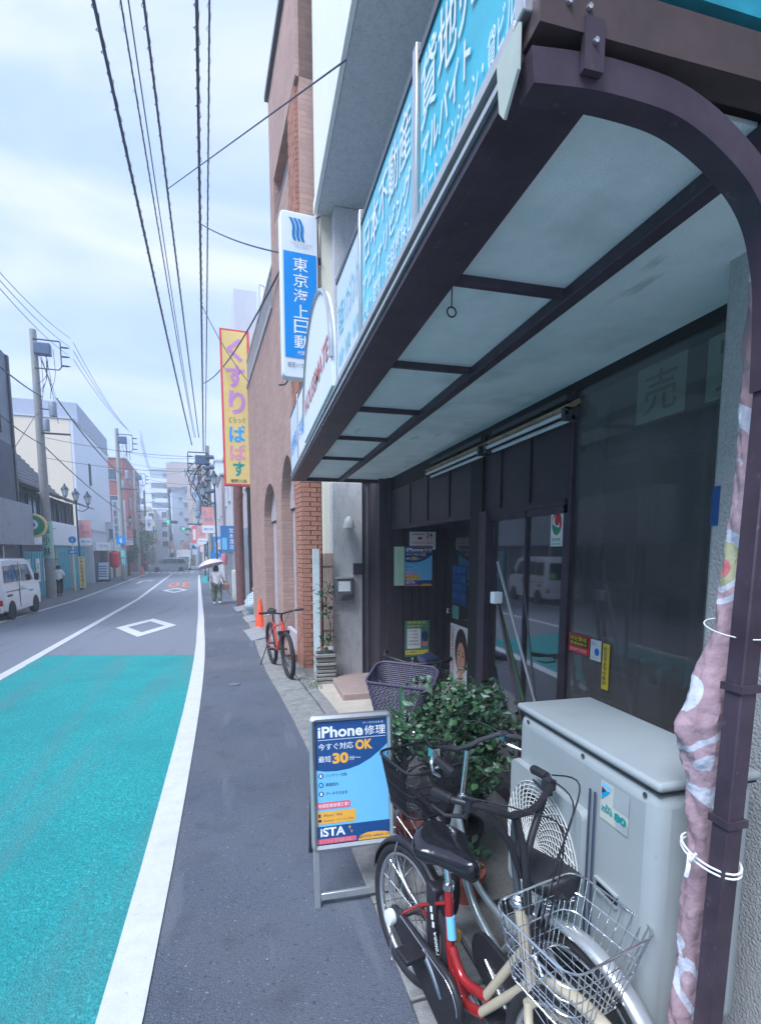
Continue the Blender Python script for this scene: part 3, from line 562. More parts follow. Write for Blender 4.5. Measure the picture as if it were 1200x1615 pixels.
# ------------------------------------------------------------ awning
AW = thing('awning', 'long dark brown framed awning with pale sheet soffit over the shop front', 'awning', (1.1, 4, 2.7))
def PA(o, name, m, bevel=0, **k): o.v = [(x-1.1, y-4, z-2.7) for x, y, z in o.v]; return o.build(name, m, AW, bevel=bevel, **k)
YN, YF = .95, 6.62
ybars = [1.70, 2.50, 3.32, 4.18, 5.12]
ed = [YN+.03]+ybars+[YF]
for a, c in zip(ed, ed[1:]):
    b = MB(); b.box(.66, 1.09, a+.002, c-.002, 2.765, 2.775); PA(b, 'soffit_sheet', soffit_m)
for a, c in ((YN, 3.4), (3.402, 6.62)):
    b = MB(); b.box(1.13, 1.74, a, c, 2.765, 2.775); PA(b, 'inner_soffit_sheet', soffit_m)
b = MB(); b.box(.53, .665, YN, YF+.02, 2.715, 2.764); PA(b, 'front_beam', brown, bevel=.004)
b = MB(); b.box(1.085, 1.14, YN, YF-.0, 2.72, 2.7645); PA(b, 'middle_beam', brown, bevel=.004)
for y in ybars: b = MB(); b.box(.66, 1.09, y-.012, y+.012, 2.735, 2.7646); PA(b, 'cross_bar', brown)
b = MB(); b.box(.50, 1.74, YF, YF+.03, 2.72, 2.82); PA(b, 'end_bar', brown)
b = MB(); b.box(.496, .53, YN, YF+.03, 2.715, 2.80); PA(b, 'fascia', brown)
for z0, z1, x in ((2.742, 2.756, .486), (2.775, 2.80, .480)): b = MB(); b.box(x, .4955, YN-.01, YF+.03, z0, z1); PA(b, 'fascia_trim', alu)
b = MB(); b.box(.53, 1.74, YN+.02, YF, 2.80, 2.83); PA(b, 'top_deck', brown2)
# end bracket bending down into the post
b = MB(); arc = [(.50, 2.70), (.62, 2.712), (.72, 2.712), (.80, 2.705), (.87, 2.685), (.94, 2.652), (1.01, 2.605), (1.06, 2.545), (1.09, 2.47), (1.108, 2.38), (1.118, 2.2)]
def ribbon(pts, th, y0, y1):
    bb = MB(); n = len(pts); P2 = []
    for i, p in enumerate(pts):
        a = Vector(pts[max(i-1, 0)]); c = Vector(pts[min(i+1, n-1)]); t = (c-a).normalized(); nn = Vector((-t.y, t.x)); q = Vector(p); P2.append((q+nn*th/2, q-nn*th/2))
    vs = []
    for (o_, i_) in P2:
        for y in (y0, y1): vs += [(o_.x, y, o_.y), (i_.x, y, i_.y)]
    fs_ = []
    for i in range(n-1):
        a = 4*i; c = a+4; fs_ += [(a, a+1, c+1, c), (a+2, a+3, c+3, c+2), (a, a+2, c+2, c), (a+1, a+3, c+3, c+1)]
    fs_ += [(0, 1, 3, 2), (4*n-4, 4*n-3, 4*n-1, 4*n-2)]; bb.add(vs, fs_); return bb
arc = [(p.x, p.z) for p in smooth_path([(x, 0, z) for x, z in arc], 5)]
PA(ribbon(arc, .058, .90, .952), 'end_bracket', brown, smooth=True)
b = MB(); b.prism([Vector(p) for p in ((1.048, .905, 0), (1.092, .905, 0), (1.144, .905, 2.22), (1.096, .905, 2.22))], (0, 0, 0), (0, .045, 0)); PA(b, 'post', brown, bevel=.004)
for z in (1.19, 1.52): b = MB(); xz = 1.048+.048*z/2.22; b.box(xz-.006, xz+.053, .899, .956, z, z+.018); PA(b, 'post_band', brown)
b = MB(); b.prism([Vector(p) for p in ((.505, .89, 2.76), (.505, .89, 2.83), (.53, .89, 2.86), (.66, .89, 2.865), (.69, .89, 2.845), (1.74, .89, 2.845), (1.74, .89, 2.765))], (0, 0, 0), (0, .06, 0)); PA(b, 'end_plate', brown2)
b = MB(); b.box(.592, .632, .885, .898, 2.70, 2.785); PA(b, 'clip', brown)
for x, z in ((.612, 2.745), (.60, 2.80), (.64, 2.84), (.67, 2.852), (.56, 2.80)): b = MB(); b.lathe([(0, -.006), (.005, -.005), (.006, 0), (0, 0)], (x, .884 if x == .612 else .889, z), 8, ax='y'); PA(b, 'bolt', chrome, smooth=True)
b = MB(); b.prism([Vector(p) for p in ((.478, .915, 2.775), (.478, 1.0, 2.775), (.478, .985, 2.68), (.478, .965, 2.655), (.478, .915, 2.70))], (0, 0, 0), (.006, 0, 0)); PA(b, 'torn_flap', mat('pale_flap', (.50, .55, .48), .7))
b = MB(); b.tube([(.665, 1.69, 2.73), (.665, 1.69, 2.66)], .0022, 5); b.ring((.665, 1.69, 2.642), (0, 1, 0), .016, .0028, 12, 5); PA(b, 'hanging_hook', black_m)
# ------------------------------------------------------------ sign boards along the awning
def board(label, ya, yb, z0, z1a, z1b, m, writing, nm='sign_board', lines=2, ink=None, sz=.8):
    r = thing(nm, label, 'sign', (.5, (ya+yb)/2, z0), 0, 'sign boards on top of the awning'); h = (yb-ya)/2
    b = MB(); b.prism([Vector((0, -h+.02, 0)), Vector((0, h-.02, 0)), Vector((0, h-.02, z1b-z0)), Vector((0, -h+.02, z1a-z0))], (0, 0, 0), (.09, 0, 0)); b.build('face_panel', m, r)
    b = MB(); b.prism([Vector((-.006, -h, z1a-z0-.012)), Vector((-.006, h, z1b-z0-.012)), Vector((-.006, h, z1b-z0+.014)), Vector((-.006, -h, z1a-z0+.014))], (0, 0, 0), (.11, 0, 0)); b.build('top_rail', darkalu, r)
    b = MB(); b.box(-.012, .10, -h-.012, -h+.024, 0, z1a-z0+.03); b.build('upright', alu, r, bevel=.003)
    Mx = frame((-.002, h, 0), (0, -1, 0), (0, 0, 1)); n = len(writing)
    for k, (s_, x0, x1, y0, y1) in enumerate(writing): text(s_, r, Mx, x0*2*h, x1*2*h, y0*(z1a-z0), y1*(z1a-z0), ink or sign_white, bold=.02, lift=.003)
    return r
B1 = board('nearest turquoise sign board with white rows of Japanese lettering', .93, 1.555, 2.80, 3.24, 3.25, teal_sign, (('貸地売買', .06, .92, .52, .92), ('アルバイト', .08, .62, .26, .46), ('アパート・マンション・貸ビル', .05, .95, .05, .22)))
B2 = board('second turquoise sign board, faded, with white Japanese lettering', 1.555, 2.36, 2.80, 3.26, 3.28, teal_pale, (('日本不動産', .10, .92, .56, .9), ('アルファリビング', .06, .93, .30, .48), ('土地・建物・お部屋探し', .05, .95, .07, .24)))
B3 = board('third sign board, nearly white, faded lettering, next to the arched sign', 2.36, 3.05, 2.80, 3.30, 3.36, pale_face, (('東亜ハウジング', .08, .92, .45, .8), ('賃貸・売買・管理', .1, .9, .15, .3)), ink=teal_pale)
B4 = board('narrow white sign board just beyond the arched sign', 4.65, 5.65, 2.80, 3.40, 3.46, sign_white, (('不動産', .1, .9, .3, .6),), ink=sign_blue)
B5 = board('last narrow white sign board at the far end of the awning', 5.65, 6.75, 2.80, 3.46, 3.52, pale_face, (('お部屋探し', .1, .9, .3, .6),), ink=sign_blue)
# end face of the sign box, seen from the street corner
r = thing('end_sign', 'turquoise end panel of the sign box above the near end of the awning', 'sign', (1.15, .90, 2.88))
b = MB(); b.box(-.60, 1.2, 0, .03, 0, .42); b.build('face_panel', mat('end_turquoise', (.01, .26, .34), .45, var=.3, scale=6, dirt=.4, dcol=(.02, .12, .16)), r)
b = MB(); b.prism([Vector((-.6, -.004, .10)), Vector((1.2, -.004, .04)), Vector((1.2, -.004, .05)), Vector((-.6, -.004, .12))], (0, 0, 0), (0, -.003, 0)); b.build('trim', mat('brass_trim', (.35, .32, .22), .5), r)
# arched white sign
r = thing('arched_sign', 'white half-oval sign board with faded red lettering standing on the awning', 'sign', (.48, 3.88, 2.80))
hs = .82; pts = [Vector((0, -hs, 0)), Vector((0, hs, 0))]+[Vector((0, hs*cos(a), +.16+.64*sin(a))) for a in [pi*i/24 for i in range(25)]]
b = MB(); b.prism([p for p in pts], (-.012, 0, 0), (.02, 0, 0)); b.build('face_panel', sign_white, r, bevel=.004)
rim = [(-.014, hs*1.0*cos(a), +.16+.64*sin(a)) for a in [pi*i/24 for i in range(25)]]; b = MB(); b.tube(rim, .014, 6); b.build('rim', alu, r, smooth=True)
Mx = frame((-.014, hs, 0), (0, -1, 0), (0, 0, 1)); text('HOUSEMATE', r, Mx, .12, 1.52, .20, .34, mat('faded_red_print', (.62, .25, .25), .6), bold=.02)
# projecting blue insurer sign
r = thing('blade_sign', 'tall white and blue blade sign with vertical Japanese writing beside the brick building', 'sign', W(-.1, -.31, 4.18), ANG)
b = MB(); b.prism([Vector((x, 0, z)) for x, z in rrect(0, .50, 0, 2.1, .06)], (0, 0, 0), (0, .16, 0)); b.build('case', sign_white, r, bevel=.012)
Mx = frame((0, -.004, 0), (1, 0, 0), (0, 0, 1)); rect(r, Mx, .035, .475, .26, 1.60, sign_blue, 'blue_panel', .002)
for x0 in (.15, .205, .26):
    poly(r, Mx, [(x0+(.02*sin(k*.9))-.02*(k-3)*-.6, 2.02-k*.045) for k in range(7)]+[(x0+.04+(.02*sin(k*.9))-.02*(k-3)*-.6, 2.02-k*.045) for k in range(6, -1, -1)], mat('logo_blue', (.0, .20, .50), .4), 'emblem', .003)
text('TOKIOMARINE', r, Mx, .12, .42, 1.70, 1.725, mat('pale_grey_print', (.45, .5, .55), .5), lift=.003); text('NICHIDO', r, Mx, .18, .38, 1.665, 1.69, mat('pale_grey_print', (.45, .5, .55), .5), lift=.003)
text('東京海上日動', r, Mx, .16, .36, .37, 1.55, white_ink, vertical=True, bold=.03, lift=.004); text('代理店', r, Mx, .20, .38, .30, .355, white_ink, lift=.004, bold=.01); text('東陽ハウジング', r, Mx, .06, .46, .13, .20, mat('grey_ink', (.2, .25, .32), .5), lift=.003, bold=.01)
for z in (1.55, .25): b = MB(); b.box(.50, 1.05, .05, .10, z, z+.05); b.build('bracket', darkalu, r)
b = MB(); b.tube([(.47, .08, 2.1), (.55, .08, 2.16), (.85, .1, 2.17)], .008, 5); b.build('wire_conduit', cable_m, r)

# ============================================================ BICYCLES
def wheel(parent, c, R, tr, rimm, hubm=chrome, nsp=28, tyre_m=rubber, name='wheel', motor=0):
    w_ = bpy.data.objects.new(name, None); col.objects.link(w_); w_.parent = parent; w_.location = c; w_.empty_display_size = .05
    b = MB(); b.ring((0, 0, 0), (0, 1, 0), R-tr, tr, 48, 10); b.build('tyre', tyre_m, w_, smooth=True)
    b = MB(); b.ring((0, 0, 0), (0, 1, 0), R-2*tr-.006, .011, 48, 8, flat=1.1); b.build('rim', rimm, w_, smooth=True)
    b = MB(); b.lathe([(.008, -.055), (.026, -.045), (.026, -.038), (.016+motor, -.03), (.016+motor, .03), (.026, .038), (.026, .045), (.008, .055)], (0, 0, 0), 16, ax='y'); b.build('hub', hubm, w_, smooth=True)
    b = MB(); Ri = R-2*tr-.01
    for i in range(nsp):
        a = 2*pi*i/nsp; s_ = 1 if i % 2 else -1; a2 = a+(.9 if i % 4 < 2 else -.9); b.tube([(cos(a2)*.024, s_*.04, sin(a2)*.024), (cos(a)*Ri, 0, sin(a)*Ri)], .0013, 4, cap=False)
    b.build('spokes', chrome, w_); return w_
def arcp(c, R, a0, a1, n=14, y=0): return [(c[0]+R*cos(a0+(a1-a0)*i/n), y, c[2]+R*sin(a0+(a1-a0)*i/n)) for i in range(n+1)]
def fender(parent, c, R, a0, a1, wd, m, name='mudguard'):
    b = MB(); P_ = arcp(c, R, a0, a1, 18); vs = []; prof = [(-1, -.012), (-.8, .0), (-.4, .007), (0, .009), (.4, .007), (.8, .0), (1, -.012)]
    for i, p in enumerate(P_):
        a = a0+(a1-a0)*i/18; k = min(1, .55+min(i, 18-i)*.2)
        for u_, h in prof: vs.append((c[0]+(R+h)*cos(a), u_*wd/2*k, c[2]+(R+h)*sin(a)))
    n = len(prof); fs_ = [(i*n+j, i*n+j+1, (i+1)*n+j+1, (i+1)*n+j) for i in range(18) for j in range(n-1)]
    b.add(vs, fs_); o = b.build(name, m, parent, smooth=True); md = o.modifiers.new('s', 'SOLIDIFY'); md.thickness = .0018; return o
def saddle(parent, c, m, L_=.26, wd=.20, nose=.05, h=.06):
    b = MB(); n = 12; k = 9; vs = []
    for i in range(n+1):
        u_ = i/n; x = c[0]-L_*.45+L_*u_; hw = (wd/2*(1-max(0, (u_-.35)/.65)**.7*(1-nose/wd)) if u_ > .35 else wd/2*sqrt(max(.0, 1-((.35-u_)/.36)**2)))+.004
        if i == n: hw *= .6
        for j in range(2*k):
            th = 2*pi*j/(2*k); y = hw*cos(th); z = (h*.55 if sin(th) > 0 else h*(.75 if u_ < .5 else .55))*sin(th)*(1-.15*(u_)) ; vs.append((x, y, c[2]+z+.018*max(0, .25-u_)*4))
    m2 = 2*k; b.add(vs, [(i*m2+j, i*m2+(j+1) % m2, (i+1)*m2+(j+1) % m2, (i+1)*m2+j) for i in range(n) for j in range(m2)]+[tuple(range(m2))[::-1], tuple(range(n*m2, (n+1)*m2))])
    o = b.build('saddle', m, parent, smooth=True); sb = o.modifiers.new('s', 'SUBSURF'); sb.levels = sb.render_levels = 1
    s = MB()
    for y in (-.03, .03): s.tube([(c[0]-.09, y, c[2]-.02), (c[0]-.05, y*.8, c[2]-.055), (c[0]+.05, y*.7, c[2]-.055), (c[0]+.10, y*.3, c[2]-.015)], .0035, 5)
    for y in (-.05, .05): s.ring((c[0]-.075, y, c[2]-.05), (0, 0, 1), .016, .003, 12, 5); s.ring((c[0]-.075, y, c[2]-.062), (0, 0, 1), .016, .003, 12, 5)
    s.build('saddle_rails', chrome, o, smooth=True); return o
def wire_basket(parent, c, l, wt, wb, h, m, tilt=0., step=.032, r=.0016, name='basket', solid=False, rimr=.0035):
    """open basket: c is centre of bottom; l length fore-aft, wt/wb width top/bottom"""
    ct = cos(tilt); st_ = sin(tilt)
    def T(x, y, z): return (c[0]+x*ct-z*st_, c[1]+y, c[2]+x*st_+z*ct)
    def loop(k, cr=.05):
        hw = (wb+(wt-wb)*k)/2; hl = (l*.80+(l-l*.80)*k)/2; return [T(x, y, h*k) for x, y in rrect(-hl, hl, -hw, hw, cr, 4)]
    b = MB()
    for k in (0, 1): P_ = loop(k); b.tube(P_+[P_[0]], rimr, 6)
    b.build(name+'_rim' if False else name, m, parent, smooth=True); bo = parent.children[-1] if False else [x for x in col.objects if x.parent == parent][-1]
    s = MB(); P_ = loop(.5); s.tube(P_+[P_[0]], r*1.3, 5)
    for k in (.25, .75): Q = loop(k); s.tube(Q+[Q[0]], r, 4)
    lo, hi = loop(0), loop(1); n = len(lo)
    per = 0; segs = []
    for i in range(n):
        a0, a1, b0, b1 = Vector(lo[i]), Vector(lo[(i+1) % n]), Vector(hi[i]), Vector(hi[(i+1) % n]); d = (b1-b0).length; m_ = max(1, int(d/step))
        for j in range(m_): s.tube([a0.lerp(a1, j/m_), b0.lerp(b1, j/m_)], r, 4, cap=False)
    hwb = wb/2; hl = l*.40
    y = -hwb+.02
    while y < hwb-.01: s.tube([T(-hl, y, 0), T(hl, y, 0)], r, 4); y += step*.8
    for x in (-hl*.4, hl*.4): s.tube([T(x, -hwb, -.002), T(x, hwb, -.002)], r*1.3, 4)
    s.build('wires', m, bo, smooth=True)
    if solid:
        q = MB(); q.add(lo+hi, [(i, (i+1) % n, n+(i+1) % n, n+i) for i in range(n)]+[tuple(range(n))]); q.build('mesh_wall', solid, bo)
    return bo
def handlebar(parent, c, y, rise, sweep, m, gm=plastic_black, wd=.27, brake=chrome):
    """swept city handlebar centred at c"""
    x, _, z = c; b = MB(); P_ = []
    for s_ in (-1, 1):
        pass
    pts = [(x-sweep, -wd, z+rise*.9), (x-sweep*.45, -wd*.93, z+rise), (x-.01, -wd*.72, z+rise*.95), (x+.02, -wd*.35, z+rise*.35), (x+.02, -.04, z), (x+.02, .04, z), (x+.02, wd*.35, z+rise*.35), (x-.01, wd*.72, z+rise*.95), (x-sweep*.45, wd*.93, z+rise), (x-sweep, wd, z+rise*.9)]
    b.tube(pts, .0115, 8); o = b.build('handlebar', m, parent, smooth=True)
    for s_ in (-1, 1):
        g_ = MB(); a = Vector((x-sweep-.012, s_*wd*1.003, z+rise*.89)); e_ = Vector((x-sweep*.50, s_*wd*.94, z+rise*.99)); g_.tube([a, a.lerp(e_, .1), e_.lerp(a, .1), e_], [.014, .0175, .0165, .015], 10); g_.build('grip', gm, o, smooth=True)
        l_ = MB(); q = Vector((x-.03, s_*wd*.78, z+rise*.93)); l_.tube([q, q+Vector((-.0, s_*.012, -.04)), q+Vector((-.06, s_*.045, -.055)), q+Vector((-.12, s_*.055, -.045))], [.008, .009, .007, .0045], 7); l_.box(q.x-.018, q.x+.018, q.y-.016, q.y+.016, q.z-.02, q.z+.016); l_.build('brake_lever', brake, o, smooth=True)
    return o
def cables(parent, pts_list, m=plastic_black, r=.0028):
    b = MB()
    for P_ in pts_list: b.tube(smooth_path(P_), r, 5)
    return b.build('cable', m, parent, smooth=True)
def crank(parent, c, m=chrome, cover=None, ang=.9, side=-1, R=.165):
    b = MB(); b.lathe([(0, -.06), (.02, -.06), (.02, .06), (0, .06)], c, 12, ax='y'); bb_ = b.build('bottom_bracket', m, parent, smooth=True)
    for s_, a in ((side, ang), (-side, ang+pi)):
        e_ = (c[0]+R*cos(a), s_*.085, c[2]+R*sin(a)); b = MB(); b.tube([(c[0], s_*.065, c[2]), ((c[0]+e_[0])/2, s_*.075, (c[2]+e_[2])/2), e_], [.017, .011, .013], 8); b.build('crank_arm', m, bb_, smooth=True)
        b = MB(); y0 = s_*.095; y1 = s_*.185; b.box(e_[0]-.042, e_[0]+.042, min(y0, y1), max(y0, y1), e_[2]-.012, e_[2]+.012); o = b.build('pedal', plastic_black, bb_, bevel=.006)
        b = MB(); 
    return bb_
def bike_root(label, rear, front, name='bicycle', lean=0.):
    rear = Vector(rear); front = Vector(front); d = front-rear; r = thing(name, label, 'bicycle', (rear.x, rear.y, rear.z), 0, None)
    r.rotation_euler = (lean, 0, atan2(d.y, d.x)); return r, d.length
# --- red and cream electric bicycle in the foreground (rear wheel away from the camera)
r, wb = bike_root('red and cream electric bicycle with a chrome wire basket, parked nearest the camera', (.60, 1.95, 0.0), (.838, 1.10, 0.0), lean=-.05); R = .285
EB = r
rimb = mat('rim_alloy', (.55, .56, .58), .3, .8)
wheel(r, (0, 0, R), R, .021, rimb, hubm=darkalu); wheel(r, (wb, 0, R), R, .021, rimb, hubm=mat('motor_hub', (.3, .3, .32), .4, .7), motor=.05)
BBx, BBz = .34, .19; SX, SZ = .255, .56; HX, HZ = wb-.245, .66
b = MB(); b.tube([(BBx-.005, 0, BBz+.0), (BBx-.055, 0, .33), (SX, 0, SZ)], .0175, 12); b.build('seat_tube', red_frame, r, smooth=True)
b = MB(); b.tube(smooth_path([(BBx-.045, 0, .335), (BBx+.03, 0, .265), (BBx+.13, 0, .285), (BBx+.16, 0, .30)]), .0185, 12); b.tube(smooth_path([(BBx-.02, 0, .26), (BBx+.03, 0, .19), (BBx+.09, 0, .195), (BBx+.14, 0, .22)]), .0185, 12); b.lathe([(0, -.045), (.03, -.045), (.032, 0), (.03, .045), (0, .045)], (BBx, 0, BBz), 16, ax='y'); b.build('lower_frame', red_frame, r, smooth=True)
b = MB(); b.tube([(BBx+.155, 0, .298), (HX+.02, 0, HZ-.06)], .0155, 12); b.tube([(BBx+.135, 0, .217), (HX+.05, 0, HZ-.16)], .0155, 12); b.tube([(HX-.02, 0, HZ+.05), (HX+.06, 0, HZ-.20)], .021, 14); b.build('front_frame', cream_frame, r, smooth=True)
b = MB()
for s_ in (-1, 1): b.tube([(0, s_*.062, R), (.13, s_*.055, R-.02), (BBx-.03, s_*.03, BBz)], .009, 8)
b.build('chain_stay', red_frame, r, smooth=True)
b = MB()
for s_ in (-1, 1): b.tube([(0, s_*.062, R), (.15, s_*.045, .43), (SX+.01, s_*.018, SZ-.06)], .0078, 8)
b.build('seat_stay', red_frame, r, smooth=True)
fk = MB()
for s_ in (-1, 1): fk.tube(smooth_path([(HX+.07, s_*.03, HZ-.20), (HX+.10, s_*.05, HZ-.25), (HX+.15, s_*.056, .42), (wb, s_*.058, R)]), [.014]*18+[.009], 8)
fk.tube([(HX+.07, -.035, HZ-.205), (HX+.07, .035, HZ-.205)], .018, 8); fk.build('fork', cream_frame, r, smooth=True)
b = MB(); b.lathe([(.0, -.02), (.024, -.02), (.03, -.012), (.03, 0), (.024, .006), (.026, .014), (.018, .024), (0, .024)], (HX-.025, 0, HZ+.065), 14); hs_ = b.build('headset', chrome, r, smooth=True)
b = MB(); b.tube([(SX+.005, 0, SZ-.01), (SX-.02, 0, SZ+.075)], .0135, 10); b.lathe([(.0, -.012), (.023, -.012), (.023, .014), (0, .014)], (SX, 0, SZ), 12); b.build('seat_post', chrome, r, smooth=True)
saddle(r, (SX-.015, 0, SZ+.135), saddle_gloss, L_=.31, wd=.26, h=.09)
b = MB(); b.prism([Vector(p) for p in ((SX-.10, 0, SZ-.02), (SX-.035, 0, SZ-.03), (BBx-.10, 0, .25), (BBx-.15, 0, .27))], (0, -.042, 0), (0, .042, 0)); bt = b.build('battery', plastic_black, r, bevel=.012)
Mx = frame((SX-.075, -.0445, SZ-.09), (.34, 0, -.94), (-.94, 0, -.34)); 
for k in range(3): poly(bt, Mx, [(.02+k*.028, -.03), (.042+k*.028, -.025), (.042+k*.028, -.01), (.02+k*.028, -.015)], white_ink, 'stripe', .002)
text('ASSIST', bt, Mx, .11, .20, -.03, -.012, white_ink, bold=.02)
b = MB(); b.ring((SX+.022, 0, .445), (-.3, 0, 1), .0182, .001, 12, 4); q = Vector((SX+.032, 0, .42)); b.tube([(SX+.040, 0, .37), (SX+.022, 0, .45)], .0183, 12); b.build('frame_sticker', sky_ink, r, smooth=True)
fender(r, (0, 0, R), R+.018, pi*.18, pi*.95, .052, plastic_black); fender(r, (wb, 0, R), R+.018, pi*.08, pi*.66, .05, cream_frame)
b = MB(); b.tube(smooth_path([(-.02, -.075, R), (-.06, -.072, .42), (-.035, -.055, .60)]), .0032, 6); b.tube(smooth_path([(-.02, -.075, R), (-.015, -.078, .16), (.0, -.078, .06)]), .0032, 6); b.build('mudguard_stay', chrome, r, smooth=True)
b = MB(); b.lathe([(0, -.02), (.03, -.018), (.033, 0), (.03, .012), (0, .014)], (-.01, -.085, R), 14, ax='y'); b.build('axle_cap', sign_white, r, smooth=True)
# chain case: long teardrop plate
cc = [(BBx+.115*cos(a), BBz+.115*sin(a)) for a in [-pi/2+pi*i/14 for i in range(15)]]+[(.0+.05*cos(a), R+.045*sin(a)) for a in [pi/2+pi*i/8 for i in range(9)]]
b = MB(); b.prism([Vector((x, 0, z)) for x, z in cc], (0, -.078, 0), (0, -.052, 0)); b.build('chain_case', plastic_black, r, bevel=.008)
b = MB(); b.tube([(x, -.0795, z) for x, z in [(BBx+.10*cos(a), BBz+.10*sin(a)) for a in [.1+1.5*i/10 for i in range(11)]]+[(.05, R+.042)]], .0016, 5); b.build('case_stripe', silver_paint, r)
crank(r, (BBx, 0, BBz), ang=2.35)
b = MB(); b.tube([(HX-.03, 0, HZ+.08), (HX-.065, 0, HZ+.22), (HX-.065, 0, HZ+.34)], .0125, 10); b.build('stem', darkalu, r, smooth=True)
handlebar(r, (HX-.06, 0, HZ+.35), 0, .05, .14, plastic_black, wd=.225, brake=plastic_black)
b = MB(); b.tube([(HX-.06, -.01, HZ+.35), (HX-.02, .0, HZ+.24), (HX+.02, 0, HZ+.05)], .013, 8); b.tube([(HX-.06, .12, HZ+.37), (HX-.035, .05, HZ+.27), (HX-.02, 0, HZ+.15)], .013, 8); b.tube([(HX-.06, -.12, HZ+.37), (HX-.035, -.05, HZ+.27), (HX-.02, 0, HZ+.15)], .011, 8); b.build('handlebar_brace', plastic_black, r, smooth=True)
wire_basket(r, (HX+.17, 0, HZ-.07), .29, .36, .25, .215, chrome, tilt=-.06, step=.03, r=.0017)
cables(r, [[(HX-.1, .2, HZ+.42), (HX+.06, .14, HZ+.46), (HX+.10, .03, HZ+.3), (HX+.04, 0, HZ-.1)], [(HX-.1, -.2, HZ+.42), (HX+.08, -.12, HZ+.44), (HX+.13, 0, HZ+.35), (HX+.05, .02, HZ-.1)], [(HX-.08, .17, HZ+.42), (HX+.0, .20, HZ+.34), (HX+.02, .05, HZ+.1)]])
b = MB(); b.tube([(.04, .07, R), (.0, .10, .12), (-.04, .13, .02)], .007, 7); b.tube([(BBx+.03, .04, .18), (BBx+.09, .10, .08), (BBx+.12, .13, .01)], .007, 7); b.build('kickstand', alu, r, smooth=True)
b = MB(); b.box(BBx-.16, BBx-.10, .05, .09, .29, .33); b.build('reflector', orange_ink, r)
# --- silver city bicycle with black basket, behind it
r, wb = bike_root('silver city bicycle with a black mesh basket leaning beside the air conditioner', (.965, 1.25, 0), (.80, 2.28, 0), lean=.0); R = .31
wheel(r, (0, 0, R), R, .020, rimb); wheel(r, (wb, 0, R), R, .020, rimb)
HX, HZ = wb-.30, .70; BBx, BBz = .42, .26; SX, SZ = .22, .58
b = MB(); b.tube([(BBx, 0, BBz), (SX, 0, SZ)], .015, 10); b.build('seat_tube', silver_paint, r, smooth=True)
b = MB(); b.tube(smooth_path([(BBx, 0, BBz), (BBx+.2, 0, .36), (HX+.03, 0, HZ-.10)]), .018, 10); b.build('down_tube', silver_paint, r, smooth=True)
b = MB(); b.tube(smooth_path([(SX+.06, 0, .42), (BBx+.18, 0, .46), (HX+.0, 0, HZ-.02)]), .015, 10); b.build('top_tube', silver_paint, r, smooth=True)
b = MB(); b.tube([(HX-.02, 0, HZ+.06), (HX+.05, 0, HZ-.14)], .021, 12); b.build('head_tube', silver_paint, r, smooth=True)
fk = MB()
for s_ in (-1, 1): fk.tube(smooth_path([(HX+.06, s_*.045, HZ-.15), (HX+.14, s_*.05, .46), (wb, s_*.055, R)]), .0115, 8)
fk.build('fork', silver_paint, r, smooth=True)
for nm, zz in (('chain_stay', BBz), ('seat_stay', .50)):
    b = MB(); x1 = BBx if nm == 'chain_stay' else SX+.03
    for s_ in (-1, 1): b.tube([(0, s_*.06, R), (x1, s_*.02, zz)], .008, 7)
    b.build(nm, silver_paint, r, smooth=True)
b = MB(); b.tube([(SX, 0, SZ), (SX-.03, 0, SZ+.12)], .0125, 8); b.build('seat_post', chrome, r, smooth=True)
saddle(r, (SX-.03, 0, SZ+.18), plastic_black, L_=.27, wd=.20, h=.065)
fender(r, (0, 0, R), R+.03, pi*.34, pi*1.02, .062, fender_m); fender(r, (wb, 0, R), R+.02, pi*.10, pi*.75, .05, plastic_black)
crank(r, (BBx, 0, BBz), ang=.4)
b = MB(); b.prism([Vector((x, 0, z)) for x, z in [(BBx+.10*cos(a), BBz+.10*sin(a)) for a in [-pi/2+pi*i/12 for i in range(13)]]+[(.04*cos(a), R+.04*sin(a)) for a in [pi/2+pi*i/6 for i in range(7)]]], (0, .05, 0), (0, .07, 0)); b.build('chain_case', plastic_black, r, bevel=.006)
b = MB(); b.tube([(HX-.02, 0, HZ+.06), (HX-.05, 0, HZ+.30)], .012, 9); b.lathe([(.0, -.02), (.027, -.02), (.029, 0), (.02, .014), (0, .014)], (HX-.025, 0, HZ+.08), 12); b.build('stem', chrome, r, smooth=True)
handlebar(r, (HX-.04, 0, HZ+.30), 0, .04, .22, mat('worn_black_bar', (.09, .085, .10), .4, .5), wd=.24, brake=chrome)
wire_basket(r, (HX+.27, 0, HZ-.08), .30, .37, .28, .24, basket_black, tilt=.03, step=.008, r=.0019, rimr=.007)
cables(r, [[(HX-.1, .2, HZ+.33), (HX+.1, .12, HZ+.33), (HX+.12, 0, HZ+.1), (HX+.1, 0, HZ-.15)], [(HX-.1, -.2, HZ+.33), (HX+.1, -.12, HZ+.36), (HX+.13, 0, HZ+.15), (HX+.1, 0, HZ-.15)]])
b = MB(); b.box(-.30, -.28, -.03, .03, .50, .54); b.build('rear_reflector', red_ink, r)
b = MB(); b.tube([(HX+.30, -.08, HZ-.22), (HX+.36, -.08, HZ-.22)], .03, 12); b.build('headlamp', plastic_black, r, smooth=True)
b = MB(); b.tube([(.02, .07, R), (-.02, .12, .14), (-.05, .15, .01)], .007, 7); b.build('kickstand', alu, r, smooth=True)
